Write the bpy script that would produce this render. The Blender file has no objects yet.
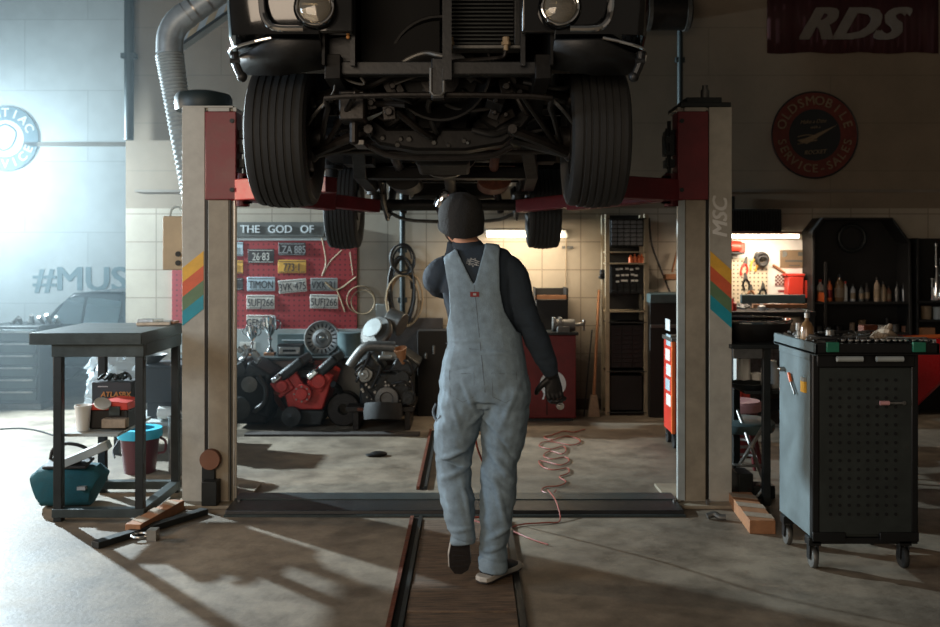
import bpy, bmesh, math, random
from math import sin, cos, pi, radians as R
from mathutils import Vector as V, Matrix as M, Euler, noise
random.seed(7)
SC = bpy.context.scene
COL = SC.collection
F = 914.0; CX = 470.0; HY = 252.0; CH = 1.55
def P(px, py, Y): return V(((px-CX)/F*Y, Y, CH+(HY-py)/F*Y))
def X(px, Y): return (px-CX)/F*Y
def Z(py, Y): return CH+(HY-py)/F*Y
def S(n, Y): return n*Y/F
# ---------------------------------------------------------------- materials
def lin(c):
    c = c/255.0
    return c/12.92 if c <= 0.04045 else ((c+0.055)/1.055)**2.4
def rgb(r, g, b): return (lin(r), lin(g), lin(b), 1)
MATS = {}
def mat(name, col, rough=.5, metal=0, var=.18, scale=6, bump=.0, bscale=60, emit=None, es=1, spec=.5, trans=0, coat=0, alpha=1):
    m = bpy.data.materials.new(name); m.use_nodes = True; MATS[name] = m
    nt = m.node_tree; n = nt.nodes; l = nt.links
    b = n['Principled BSDF']
    c = rgb(*col)
    b.inputs['Roughness'].default_value = rough; b.inputs['Metallic'].default_value = metal
    b.inputs['Specular IOR Level'].default_value = spec
    b.inputs['Coat Weight'].default_value = coat
    b.inputs['Alpha'].default_value = alpha
    if trans: b.inputs['Transmission Weight'].default_value = trans
    tc = n.new('ShaderNodeTexCoord')
    if var > 0:
        t = n.new('ShaderNodeTexNoise'); t.inputs['Scale'].default_value = scale; t.inputs['Detail'].default_value = 6
        t.inputs['Roughness'].default_value = .65
        l.new(tc.outputs['Object'], t.inputs['Vector'])
        r = n.new('ShaderNodeValToRGB')
        r.color_ramp.elements[0].position = .3; r.color_ramp.elements[1].position = .7
        r.color_ramp.elements[0].color = tuple(x*(1-var) for x in c[:3])+(1,)
        r.color_ramp.elements[1].color = tuple(min(1, x*(1+var)) for x in c[:3])+(1,)
        l.new(t.outputs['Fac'], r.inputs['Fac']); l.new(r.outputs['Color'], b.inputs['Base Color'])
        mr = n.new('ShaderNodeMapRange'); mr.inputs['To Min'].default_value = max(0, rough-.12); mr.inputs['To Max'].default_value = min(1, rough+.12)
        l.new(t.outputs['Fac'], mr.inputs['Value']); l.new(mr.outputs['Result'], b.inputs['Roughness'])
    else:
        b.inputs['Base Color'].default_value = c
    if bump:
        t2 = n.new('ShaderNodeTexNoise'); t2.inputs['Scale'].default_value = bscale; t2.inputs['Detail'].default_value = 4
        l.new(tc.outputs['Object'], t2.inputs['Vector'])
        bp = n.new('ShaderNodeBump'); bp.inputs['Strength'].default_value = bump; bp.inputs['Distance'].default_value = .01
        l.new(t2.outputs['Fac'], bp.inputs['Height']); l.new(bp.outputs['Normal'], b.inputs['Normal'])
    if emit:
        b.inputs['Emission Color'].default_value = rgb(*emit); b.inputs['Emission Strength'].default_value = es
    return m
mat('black_paint', (7,8,9), .1, 0, .1, coat=.6)
mat('black_metal', (32,33,34), .45, .3, .3, 12, .1)
mat('black_rubber', (26,27,26), .75, 0, .25, 15, .25, 90)
mat('grease', (12,11,10), .55, .1, .5, 18, .15, 30, spec=.25)
mat('grease2', (30,26,23), .45, .4, .5, 18, .2, 45)
mat('rusty', (96,50,32), .65, .4, .5, 22, .4, 60)
mat('steel', (150,148,144), .32, .9, .25, 10, .08)
mat('dull_steel', (98,97,94), .5, .7, .3, 14, .15)
mat('chrome', (225,225,225), .07, 1, 0)
mat('lift_paint', (168,163,151), .5, .05, .16, 9, .08, 30)
mat('lift_paint_dirty', (142,131,113), .55, .05, .22, 7, .1, 30)
mat('lift_red', (106,28,34), .42, .05, .22, 8, .06)
mat('arm_red', (165,48,48), .45, .05, .25, 8, .06)
mat('bench_metal', (58,66,66), .42, .4, .3, 8, .1)
mat('bench_dark', (30,34,34), .5, .3, .3, 8, .1)
mat('denim', (120,139,152), .92, 0, .2, 26, .35, 260)
mat('denim_seam', (96,108,118), .95, 0, .1, 30)
mat('shirt', (36,48,60), .9, 0, .2, 20, .25, 200)
mat('cap_wool', (24,24,24), .95, 0, .25, 60, .5, 160)
mat('skin', (196,146,120), .55, 0, .08, 20)
mat('hair', (46,32,24), .8, 0, .3, 60, .6, 200)
mat('glove', (16,16,17), .6, 0, .2, 30, .2)
mat('white_rubber', (170,166,158), .6, 0, .12, 20)
mat('sole', (34,30,29), .8, 0, .3, 40, .4)
mat('red_label', (120,30,34), .7, 0, .1)
mat('white_paint', (214,212,206), .6, 0, .1)
mat('grey_print', (150,152,152), .7, 0, .1)
mat('yellow_stripe', (222,168,58), .5, 0, .15, 10)
mat('orange_stripe', (208,92,56), .5, 0, .15, 10)
mat('green_stripe', (92,118,84), .5, 0, .15, 10)
mat('teal_stripe', (20,138,152), .5, 0, .15, 10)
mat('cart_dark', (46,51,49), .48, .25, .2, 8, .05)
mat('cart_side', (104,118,122), .5, .2, .2, 6, .05)
mat('cart_black', (16,17,18), .45, .2, .15)
mat('hole', (4,4,4), .9, 0, 0)
mat('green_plastic', (28,102,78), .45, 0, .15)
mat('red_plastic', (196,58,44), .4, 0, .12)
mat('orange_plastic', (214,104,50), .4, 0, .12)
mat('red_paint', (196,20,26), .25, 0, .08, coat=.5)
mat('red_cabinet', (96,24,28), .4, .1, .25, 8)
mat('peg_red', (158,44,46), .65, 0, .15, 8)
mat('wood_raw', (150,104,70), .7, 0, .25, 14, .2)
mat('cardboard', (128,88,68), .8, 0, .15)
mat('teal_fabric', (16,74,84), .85, 0, .2, 20, .3, 120)
mat('cyan_plastic', (58,178,208), .4, 0, .1)
mat('maroon_plastic', (82,28,34), .4, 0, .15)
mat('white_plastic', (212,212,206), .4, 0, .1)
mat('clear_plastic', (214,222,226), .2, 0, 0, alpha=.55)
mat('dark_box', (34,40,44), .6, 0, .2)
mat('gold_print', (176,120,62), .5, 0, .15)
mat('cable_orange', (138,56,38), .5, 0, .15)
mat('cable_black', (24,23,22), .55, 0, .2)
mat('cable_tan', (140,120,92), .6, 0, .15)
mat('duct', (146,152,154), .42, .3, .2, 8, .1)
mat('duct_hose', (156,162,162), .55, .1, .2, 12, .1)
mat('tire', (25,25,24), .75, 0, .2, 24, .15, 120)
mat('rim', (60,60,60), .35, .8, .3)
mat('headlight_glass', (255,246,226), .03, 0, 0, trans=.9)
mat('headlight_bowl', (214,188,150), .16, 1, .2, 24, .25, 40)
mat('engine_red', (176,46,38), .45, .1, .25, 12, .2)
mat('engine_dark', (38,40,40), .5, .4, .4, 16, .4, 50)
mat('alu', (132,134,132), .42, .75, .25, 14, .2)
mat('plate_blue', (168,190,200), .5, .1, .1)
mat('plate_white', (196,196,188), .5, .1, .12)
mat('plate_yellow', (206,158,62), .5, .1, .12)
mat('plate_dark', (46,42,42), .5, .1, .2)
mat('ink', (40,44,50), .6, 0, .1)
mat('grey_board', (150,156,154), .6, 0, .15)
mat('sign_dark', (84,86,82), .65, 0, .2)
mat('banner_red', (54,14,17), .7, 0, .15)
mat('banner_print', (112,106,100), .7, 0, .15)
mat('sign_red', (98,38,28), .5, .1, .3, 12)
mat('sign_black', (26,28,30), .5, .1, .2)
mat('sign_cream', (128,110,86), .5, .1, .2)
mat('sign_teal', (40,84,100), .5, 0, .15)
mat('wall_print', (112,138,148), .6, 0, .1)
mat('sign_pale', (206,214,216), .5, 0, .1)
mat('green_panel', (78,96,98), .55, .2, .2)
mat('shelf_black', (30,29,28), .6, .3, .25)
mat('rack_paint', (150,138,116), .55, .2, .2)
mat('drawer_plastic', (120,122,124), .25, 0, .3, 30, alpha=1)
mat('rubber_belt', (18,18,18), .6, 0, .1)
mat('tube_glow', (255,240,214), .4, 0, 0, emit=(255,238,210), es=14)
mat('brown_glass', (120,92,62), .2, 0, .2, coat=.4)
mat('rag', (150,132,112), .9, 0, .2, 30, .3)
mat('blue_paint_car', (36,52,60), .3, .1, .1, coat=.4)
mat('car_glass', (120,150,160), .05, .0, 0, trans=.6)
mat('pink_plastic', (190,140,140), .5, 0, .1)
mat('pole_green', (34,46,48), .5, .2, .2)
mat('elec_box', (152,132,104), .55, .1, .15)
MT = MATS

def concrete_floor():
    m = bpy.data.materials.new('concrete_floor'); m.use_nodes = True; MATS['floor'] = m
    nt = m.node_tree; n = nt.nodes; l = nt.links; b = n['Principled BSDF']
    tc = n.new('ShaderNodeTexCoord')
    def nz(s, d=8, r=.6):
        t = n.new('ShaderNodeTexNoise'); t.inputs['Scale'].default_value = s; t.inputs['Detail'].default_value = d; t.inputs['Roughness'].default_value = r
        l.new(tc.outputs['Object'], t.inputs['Vector']); return t
    a = nz(.9); c = nz(5, 10, .7); g = nz(40, 4)
    r1 = n.new('ShaderNodeValToRGB')
    e = r1.color_ramp.elements; e[0].position = .32; e[0].color = rgb(92,82,70); e[1].position = .68; e[1].color = rgb(150,138,120)
    l.new(a.outputs['Fac'], r1.inputs['Fac'])
    r2 = n.new('ShaderNodeValToRGB')
    e = r2.color_ramp.elements; e[0].position = .25; e[0].color = rgb(120,112,104); e[1].position = .6; e[1].color = (1,1,1,1)
    l.new(c.outputs['Fac'], r2.inputs['Fac'])
    mx = n.new('ShaderNodeMix'); mx.data_type = 'RGBA'; mx.blend_type = 'MULTIPLY'; mx.inputs[0].default_value = .85
    l.new(r1.outputs['Color'], mx.inputs[6]); l.new(r2.outputs['Color'], mx.inputs[7])
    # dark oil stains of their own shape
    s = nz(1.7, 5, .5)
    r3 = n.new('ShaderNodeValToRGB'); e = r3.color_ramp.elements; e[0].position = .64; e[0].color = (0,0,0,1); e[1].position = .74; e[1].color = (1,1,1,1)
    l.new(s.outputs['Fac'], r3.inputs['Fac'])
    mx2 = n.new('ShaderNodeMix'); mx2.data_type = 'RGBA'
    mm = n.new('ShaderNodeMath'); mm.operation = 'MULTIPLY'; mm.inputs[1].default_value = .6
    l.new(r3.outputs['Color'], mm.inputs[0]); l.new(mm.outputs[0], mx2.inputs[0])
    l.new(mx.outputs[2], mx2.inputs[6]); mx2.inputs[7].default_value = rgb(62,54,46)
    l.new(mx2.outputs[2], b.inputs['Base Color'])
    mr = n.new('ShaderNodeMapRange'); mr.inputs['To Min'].default_value = .38; mr.inputs['To Max'].default_value = .8
    l.new(c.outputs['Fac'], mr.inputs['Value']); l.new(mr.outputs['Result'], b.inputs['Roughness'])
    bp = n.new('ShaderNodeBump'); bp.inputs['Strength'].default_value = .14; bp.inputs['Distance'].default_value = .01
    ad = n.new('ShaderNodeMath'); ad.operation = 'ADD'; l.new(c.outputs['Fac'], ad.inputs[0]); l.new(g.outputs['Fac'], ad.inputs[1])
    l.new(ad.outputs[0], bp.inputs['Height']); l.new(bp.outputs['Normal'], b.inputs['Normal'])
concrete_floor()

def block_wall(name, col, grout, bw, bh, split=None, col2=None, var=.1):
    """painted block / tile wall: brick texture in the wall's own plane; above z=split the second paint colour"""
    m = bpy.data.materials.new(name); m.use_nodes = True; MATS[name] = m
    nt = m.node_tree; n = nt.nodes; l = nt.links; b = n['Principled BSDF']
    g = n.new('ShaderNodeNewGeometry'); sp = n.new('ShaderNodeSeparateXYZ'); l.new(g.outputs['Position'], sp.inputs[0])
    cb = n.new('ShaderNodeCombineXYZ'); ax = n.new('ShaderNodeMath'); ax.operation = 'ADD'
    l.new(sp.outputs['X'], ax.inputs[0]); ax.inputs[1].default_value = 0.05
    l.new(ax.outputs[0], cb.inputs['X']); l.new(sp.outputs['Z'], cb.inputs['Y'])
    br = n.new('ShaderNodeTexBrick'); br.offset = 0 if split is not None else .5
    br.inputs['Scale'].default_value = 1; br.inputs['Brick Width'].default_value = bw; br.inputs['Row Height'].default_value = bh
    br.inputs['Mortar Size'].default_value = .006; br.inputs['Mortar Smooth'].default_value = .3
    br.inputs['Color1'].default_value = rgb(*col); br.inputs['Color2'].default_value = tuple(x*.93 for x in rgb(*col)[:3])+(1,)
    br.inputs['Mortar'].default_value = rgb(*grout)
    l.new(cb.outputs[0], br.inputs['Vector'])
    t = n.new('ShaderNodeTexNoise'); t.inputs['Scale'].default_value = 1.6; t.inputs['Detail'].default_value = 8; t.inputs['Roughness'].default_value = .65
    l.new(g.outputs['Position'], t.inputs['Vector'])
    r = n.new('ShaderNodeValToRGB'); e = r.color_ramp.elements
    e[0].position = .3; e[0].color = (1-var*2,)*3+(1,); e[1].position = .65; e[1].color = (1,1,1,1)
    l.new(t.outputs['Fac'], r.inputs['Fac'])
    src = br.outputs['Color']
    if split is not None:
        # large plain panels with a few joints above the tile
        b2 = n.new('ShaderNodeTexBrick'); b2.offset = .5
        b2.inputs['Scale'].default_value = 1; b2.inputs['Brick Width'].default_value = 2.4; b2.inputs['Row Height'].default_value = .47
        b2.inputs['Mortar Size'].default_value = .006; b2.inputs['Color1'].default_value = rgb(*col2); b2.inputs['Color2'].default_value = rgb(*col2)
        b2.inputs['Mortar'].default_value = tuple(x*.82 for x in rgb(*col2)[:3])+(1,)
        l.new(cb.outputs[0], b2.inputs['Vector'])
        gt = n.new('ShaderNodeMath'); gt.operation = 'GREATER_THAN'; gt.inputs[1].default_value = split; l.new(sp.outputs['Z'], gt.inputs[0])
        mx = n.new('ShaderNodeMix'); mx.data_type = 'RGBA'; l.new(gt.outputs[0], mx.inputs[0])
        l.new(br.outputs['Color'], mx.inputs[6]); l.new(b2.outputs['Color'], mx.inputs[7]); src = mx.outputs[2]
    m2 = n.new('ShaderNodeMix'); m2.data_type = 'RGBA'; m2.blend_type = 'MULTIPLY'; m2.inputs[0].default_value = 1
    l.new(src, m2.inputs[6]); l.new(r.outputs['Color'], m2.inputs[7]); l.new(m2.outputs[2], b.inputs['Base Color'])
    if split is not None:
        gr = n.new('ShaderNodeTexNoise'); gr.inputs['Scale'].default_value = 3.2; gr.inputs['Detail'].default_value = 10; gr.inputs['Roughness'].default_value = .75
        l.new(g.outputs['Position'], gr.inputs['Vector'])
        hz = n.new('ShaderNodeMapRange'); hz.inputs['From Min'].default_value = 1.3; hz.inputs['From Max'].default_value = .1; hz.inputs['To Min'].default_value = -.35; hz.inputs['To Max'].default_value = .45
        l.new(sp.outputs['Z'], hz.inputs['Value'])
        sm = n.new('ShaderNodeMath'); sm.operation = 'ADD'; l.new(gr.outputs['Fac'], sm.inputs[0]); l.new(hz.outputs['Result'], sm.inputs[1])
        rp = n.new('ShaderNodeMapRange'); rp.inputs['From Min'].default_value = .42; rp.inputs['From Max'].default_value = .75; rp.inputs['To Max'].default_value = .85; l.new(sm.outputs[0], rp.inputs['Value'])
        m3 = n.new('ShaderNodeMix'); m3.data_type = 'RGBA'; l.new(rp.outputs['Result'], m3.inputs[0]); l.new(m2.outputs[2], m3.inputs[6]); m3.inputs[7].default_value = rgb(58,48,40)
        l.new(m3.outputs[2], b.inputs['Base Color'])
    b.inputs['Roughness'].default_value = .6
    bp = n.new('ShaderNodeBump'); bp.inputs['Strength'].default_value = .25; bp.inputs['Distance'].default_value = .01
    l.new(t.outputs['Fac'], bp.inputs['Height']); l.new(bp.outputs['Normal'], b.inputs['Normal'])
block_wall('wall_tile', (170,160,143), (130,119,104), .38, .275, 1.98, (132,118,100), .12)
block_wall('wall_alcove', (196,204,206), (172,180,182), 1.6, .9)
mat('ceiling', (70,66,62), .8, 0, .2, 2)
mat('wall_side', (120,112,102), .8, 0, .2, 2, .2, 10)
mat('dado_dark', (52,46,42), .7, 0, .4, 5, .2, 20)

def plank_mat():
    m = bpy.data.materials.new('pit_planks'); m.use_nodes = True; MATS['planks'] = m
    nt = m.node_tree; n = nt.nodes; l = nt.links; b = n['Principled BSDF']
    tc = n.new('ShaderNodeTexCoord'); mp = n.new('ShaderNodeMapping'); mp.inputs['Scale'].default_value = (2.5, 26, 8)
    l.new(tc.outputs['Object'], mp.inputs['Vector'])
    t = n.new('ShaderNodeTexNoise'); t.inputs['Scale'].default_value = 2.6; t.inputs['Detail'].default_value = 12; t.inputs['Roughness'].default_value = .8
    l.new(mp.outputs[0], t.inputs['Vector'])
    r = n.new('ShaderNodeValToRGB'); e = r.color_ramp.elements
    e[0].position = .35; e[0].color = rgb(30,24,20); e[1].position = .66; e[1].color = rgb(128,104,82)
    l.new(t.outputs['Fac'], r.inputs['Fac']); l.new(r.outputs['Color'], b.inputs['Base Color']); b.inputs['Roughness'].default_value = .62
    bp = n.new('ShaderNodeBump'); bp.inputs['Strength'].default_value = .6; bp.inputs['Distance'].default_value = .01
    l.new(t.outputs['Fac'], bp.inputs['Height']); l.new(bp.outputs['Normal'], b.inputs['Normal'])
plank_mat()

def pegboard(name, col, pitch, r):
    m = bpy.data.materials.new(name); m.use_nodes = True; MATS[name] = m
    nt = m.node_tree; n = nt.nodes; l = nt.links; b = n['Principled BSDF']
    g = n.new('ShaderNodeNewGeometry'); sp = n.new('ShaderNodeSeparateXYZ'); l.new(g.outputs['Position'], sp.inputs[0])
    ds = []
    for ax in 'XZ':
        a = n.new('ShaderNodeMath'); a.operation = 'MULTIPLY'; a.inputs[1].default_value = 1/pitch; l.new(sp.outputs[ax], a.inputs[0])
        f = n.new('ShaderNodeMath'); f.operation = 'FRACT'; l.new(a.outputs[0], f.inputs[0])
        s = n.new('ShaderNodeMath'); s.operation = 'SUBTRACT'; s.inputs[1].default_value = .5; l.new(f.outputs[0], s.inputs[0])
        q = n.new('ShaderNodeMath'); q.operation = 'POWER'; q.inputs[1].default_value = 2; 
        ab = n.new('ShaderNodeMath'); ab.operation = 'ABSOLUTE'; l.new(s.outputs[0], ab.inputs[0]); l.new(ab.outputs[0], q.inputs[0]); ds.append(q)
    ad = n.new('ShaderNodeMath'); ad.operation = 'ADD'; l.new(ds[0].outputs[0], ad.inputs[0]); l.new(ds[1].outputs[0], ad.inputs[1])
    lt = n.new('ShaderNodeMath'); lt.operation = 'LESS_THAN'; lt.inputs[1].default_value = (r/pitch)**2; l.new(ad.outputs[0], lt.inputs[0])
    mx = n.new('ShaderNodeMix'); mx.data_type = 'RGBA'; l.new(lt.outputs[0], mx.inputs[0])
    mx.inputs[6].default_value = rgb(*col); mx.inputs[7].default_value = tuple(x*.25 for x in rgb(*col)[:3])+(1,)
    l.new(mx.outputs[2], b.inputs['Base Color']); b.inputs['Roughness'].default_value = .6
pegboard('pegboard_red', (146,36,40), .05, .009)
pegboard('pegboard_white', (196,184,160), .04, .009)

# ---------------------------------------------------------------- mesh builder
class B:
    def __init__(s): s.v = []; s.f = []; s.mi = []; s.mats = []; s.cur = 0
    def use(s, name):
        if name not in s.mats: s.mats.append(name)
        s.cur = s.mats.index(name); return s
    def add(s, vs, fs, mx=None):
        o = len(s.v)
        for p in vs:
            p = V(p); s.v.append(mx @ p if mx else p)
        for f in fs: s.f.append(tuple(i+o for i in f)); s.mi.append(s.cur)
        return s
    def box(s, x0, x1, y0, y1, z0, z1, mx=None):
        vs = [(x,y,z) for x in (x0,x1) for y in (y0,y1) for z in (z0,z1)]
        return s.add(vs, [(0,1,3,2),(4,6,7,5),(0,4,5,1),(2,3,7,6),(0,2,6,4),(1,5,7,3)], mx)
    def boxc(s, c, d, rot=(0,0,0)):
        mx = M.Translation(V(c)) @ Euler([R(a) for a in rot]).to_matrix().to_4x4()
        return s.box(-d[0]/2,d[0]/2,-d[1]/2,d[1]/2,-d[2]/2,d[2]/2, mx)
    def cyl(s, p0, p1, r0, r1=None, n=16, caps=True):
        p0 = V(p0); p1 = V(p1); r1 = r0 if r1 is None else r1
        q = (p1-p0).to_track_quat('Z','Y').to_matrix().to_4x4()
        L = (p1-p0).length; mx = M.Translation(p0) @ q
        vs = [(r0*cos(2*pi*i/n), r0*sin(2*pi*i/n), 0) for i in range(n)]+[(r1*cos(2*pi*i/n), r1*sin(2*pi*i/n), L) for i in range(n)]
        fs = [(i,(i+1)%n,n+(i+1)%n,n+i) for i in range(n)]
        if caps: fs += [tuple(range(n-1,-1,-1)), tuple(range(n,2*n))]
        return s.add(vs, fs, mx)
    def tube(s, pts, r, n=8, sub=1, rs=None):
        pts = [V(p) for p in pts]
        if sub > 1:
            q = [pts[0]*2-pts[1]]+pts+[pts[-1]*2-pts[-2]]; out = []; ro = []
            for i in range(1, len(q)-2):
                for k in range(sub):
                    t = k/sub
                    out.append(.5*((2*q[i])+(q[i+1]-q[i-1])*t+(2*q[i-1]-5*q[i]+4*q[i+1]-q[i+2])*t*t+(3*q[i]-q[i-1]-3*q[i+1]+q[i+2])*t**3))
                    if rs: ro.append(rs[i-1]*(1-t)+rs[i]*t)
            out.append(pts[-1]); 
            if rs: ro.append(rs[-1]); rs = ro
            pts = out
        up = None; rings = []; vs = []
        for i, p in enumerate(pts):
            t = (pts[min(i+1,len(pts)-1)]-pts[max(i-1,0)])
            if t.length < 1e-9: t = V((0,0,1))
            t.normalize()
            if up is None: up = V((0,0,1)) if abs(t.z) < .9 else V((1,0,0))
            sd = t.cross(up)
            if sd.length < 1e-6: sd = t.orthogonal()
            sd.normalize(); up = sd.cross(t).normalized()
            rr = rs[i] if rs else r
            for k in range(n):
                a = 2*pi*k/n; vs.append(p+sd*cos(a)*rr+up*sin(a)*rr)
        fs = []
        for i in range(len(pts)-1):
            for k in range(n): fs.append((i*n+k, i*n+(k+1)%n, (i+1)*n+(k+1)%n, (i+1)*n+k))
        m = (len(pts)-1)*n
        fs += [tuple(range(n-1,-1,-1)), tuple(range(m,m+n))]
        return s.add(vs, fs)
    def lathe(s, prof, o=(0,0,0), ax=(0,0,1), n=24):
        mx = M.Translation(V(o)) @ V(ax).to_track_quat('Z','Y').to_matrix().to_4x4()
        vs = []; fs = []; k = len(prof)
        for r, z in prof:
            for i in range(n): vs.append((max(r,1e-5)*cos(2*pi*i/n), max(r,1e-5)*sin(2*pi*i/n), z))
        for j in range(k-1):
            for i in range(n): fs.append((j*n+i, j*n+(i+1)%n, (j+1)*n+(i+1)%n, (j+1)*n+i))
        shut = abs(prof[0][0]-prof[-1][0]) < 1e-6 and abs(prof[0][1]-prof[-1][1]) < 1e-6
        if prof[0][0] > 1e-4 and not shut: fs.append(tuple(range(n-1,-1,-1)))
        if prof[-1][0] > 1e-4 and not shut: fs.append(tuple(range((k-1)*n, k*n)))
        return s.add(vs, fs, mx)
    def prism(s, poly, a, b, plane='XZ'):
        """polygon in the given plane, extruded from a to b along the third axis"""
        def mk(p, t):
            if plane == 'XZ': return (p[0], t, p[1])
            if plane == 'XY': return (p[0], p[1], t)
            return (t, p[0], p[1])
        n = len(poly); vs = [mk(p,a) for p in poly]+[mk(p,b) for p in poly]
        fs = [(i,(i+1)%n,n+(i+1)%n,n+i) for i in range(n)]+[tuple(range(n-1,-1,-1)), tuple(range(n,2*n))]
        return s.add(vs, fs)
    def ball(s, c, r, n=16, rot=(0,0,0)):
        if not hasattr(r, '__len__'): r = (r,r,r)
        mx = M.Translation(V(c)) @ Euler([R(a) for a in rot]).to_matrix().to_4x4() @ M.Diagonal((r[0],r[1],r[2],1))
        m = max(6, n//2)
        return s.lathe_m([(sin(pi*j/m), -cos(pi*j/m)) for j in range(m+1)], mx, n)
    def lathe_m(s, prof, mx, n):
        o = B(); o.lathe(prof, n=n); return s.add(o.v, o.f, mx)
    def torus(s, c, r, rr, ax=(0,1,0), n=32, m=8):
        prof = [(r+rr*cos(2*pi*k/m), rr*sin(2*pi*k/m)) for k in range(m+1)]
        return s.lathe(prof, c, ax, n)
    def text(s, txt, size, mx, bold=0, shear=0, ext=.002):
        o = text_mesh(txt, size, 0, shear, ext); b = bold*size
        for i, (dx, dy) in enumerate(((0,0),) if bold <= 0 else ((-b,-b*.5),(b,-b*.5),(0,b*.5),(-b,b*.5),(b,b*.5))): s.add(o[0], o[1], mx @ M.Translation((dx,dy,.0009*i)))
        return s
_tc = {}
def text_mesh(txt, size, bold=0, shear=0, ext=.002):
    k = (txt, size, bold, shear, ext)
    if k not in _tc:
        c = bpy.data.curves.new('t', 'FONT'); c.body = txt; c.size = size; c.extrude = ext; c.offset = bold*size; c.shear = shear
        c.align_x = 'CENTER'; c.align_y = 'CENTER'; c.resolution_u = 3
        ob = bpy.data.objects.new('t', c); me = bpy.data.meshes.new_from_object(ob)
        _tc[k] = ([v.co.copy() for v in me.vertices], [tuple(p.vertices) for p in me.polygons])
        bpy.data.objects.remove(ob); bpy.data.meshes.remove(me); bpy.data.curves.remove(c)
    return _tc[k]
FACE = M.Rotation(R(90), 4, 'X')            # writing that faces the camera side of a wall
def at(p, roll=0): return M.Translation(V(p)) @ FACE @ M.Rotation(R(roll), 4, 'Z')

WP = {}
def make(name, b, material=None, parent=None, bevel=0, sharp=35, origin=None, seg=2, recalc=True):
    me = bpy.data.meshes.new(name)
    vs = b.v
    mn = V([min(p[i] for p in vs) for i in range(3)]); mxx = V([max(p[i] for p in vs) for i in range(3)])
    if origin is None:
        origin = (mn+mxx)/2
        if parent is None: origin.z = mn.z
    origin = V(origin)
    me.from_pydata([p-origin for p in vs], [], b.f)
    names = list(b.mats) if b.mats else [material]
    if b.mats and material and not (0 in [0]): pass
    for nm in names: me.materials.append(MT[nm])
    if len(names) > 1:
        for p, i in zip(me.polygons, b.mi): p.material_index = i
    if recalc:
        bm = bmesh.new(); bm.from_mesh(me); bmesh.ops.recalc_face_normals(bm, faces=bm.faces); bm.to_mesh(me); bm.free()
    for p in me.polygons: p.use_smooth = True
    me.set_sharp_from_angle(angle=R(sharp))
    o = bpy.data.objects.new(name, me); COL.objects.link(o)
    if parent is not None:
        o.parent = parent; o.location = origin-WP[parent]
    else: o.location = origin
    WP[o] = origin
    if bevel:
        m = o.modifiers.new('bevel', 'BEVEL'); m.width = bevel; m.segments = seg; m.limit_method = 'ANGLE'; m.angle_limit = R(50); m.harden_normals = False
    return o
def thing(name, label, cat, loc=(0,0,0), group=None):
    o = bpy.data.objects.new(name, None); COL.objects.link(o); o.location = loc; o.empty_display_size = .1
    WP[o] = V(loc); o['label'] = label; o['category'] = cat
    if group: o['group'] = group
    return o
def tag(o, label, cat, group=None, kind=None):
    o['label'] = label; o['category'] = cat
    if group: o['group'] = group
    if kind: o['kind'] = kind
    return o
def one(name, label, cat, b, material=None, group=None, kind=None, **k):
    return tag(make(name, b, material, **k), label, cat, group, kind)
def struct(name, b, material, **k):
    o = make(name, b, material, **k); o['kind'] = 'structure'; return o
def copy_tree(o, parent=None):
    c = o.copy(); COL.objects.link(c)
    if parent is not None: c.parent = parent
    for ch in list(o.children): copy_tree(ch, c)
    return c
def place(src, loc, rz=0, label=None, first=False, group=None):
    o = src if first else copy_tree(src)
    o.location = loc; o.rotation_euler = (0,0,rz)
    if label: o['label'] = label
    if group: o['group'] = group
    return o
def rnd(a, b): return random.uniform(a, b)
def sube(name, parent, loc):
    o = bpy.data.objects.new(name, None); COL.objects.link(o); o.parent = parent; o.location = V(loc)-WP[parent]; WP[o] = V(loc); o.empty_display_size = .05
    return o
# ================================================================ SETTING
WY = 9.0                                           # back wall
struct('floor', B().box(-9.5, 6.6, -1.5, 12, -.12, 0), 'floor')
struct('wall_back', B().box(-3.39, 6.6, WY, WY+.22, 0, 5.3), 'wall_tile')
struct('wall_alcove', B().box(-9.5, -2.5, 11.6, 11.8, 0, 5.3), 'wall_alcove')
struct('wall_left', B().box(-9.7, -9.5, -1.5, 12, 0, 5.3), 'wall_side')
struct('wall_right', B().box(6.6, 6.8, -1.5, 12, 0, 5.3), 'wall_side')
struct('ceiling', B().box(-9.7, 6.8, -1.5, 12, 5.3, 5.45), 'ceiling')
struct('trim_1', B().box(-9.5, -2.6, 11.56, 11.6, Z(144,11.6)-.03, Z(144,11.6)+.02), 'wall_side')
struct('trim_2', B().box(-3.3, 6.5, WY-.012, WY, Z(191,WY)-.012, Z(191,WY)+.015), 'wall_side')
struct('baseboard_back', B().box(-3.39, 6.5, WY-.02, WY, 0, .11), 'dado_dark')
# pit with plank cover and steel edge rails, running towards the back wall
pc = thing('pit_cover', 'worn wooden planks covering the floor pit under the mechanic', 'pit cover', (-.04,4,0))
y = 1.6; k = 0
while y < 5.22:
    w = rnd(.26,.36); w = min(w, 5.26-y)
    make('plank', B().box(-.27, .20, y, y+w-.008, .0, .012+rnd(0,.006)), 'planks', pc, bevel=.002); y += w
make('edge_rail', B().box(.205,.235,1.6,5.26,0,.014), 'bench_dark', pc)
lr = thing('floor_rail', 'long rusty steel channel rail let into the floor along the pit', 'rail', (-.3,5,0))
make('rail_flange', B().box(-.345,-.325,1.6,5.3,0,.022), 'rusty', lr)
make('rail_flange', B().box(-.295,-.275,1.6,5.3,0,.022), 'bench_dark', lr)
make('rail_web', B().box(-.325,-.295,1.6,5.3,0,.008), 'hole', lr)
lr = thing('floor_rail', 'steel channel rail in the floor behind the lift cross cover', 'rail', (-.3,7,0))
make('rail_flange', B().box(-.35,-.33,5.96,7.9,0,.022), 'rusty', lr)
make('rail_flange', B().box(-.30,-.28,5.96,7.9,0,.022), 'bench_dark', lr)
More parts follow.
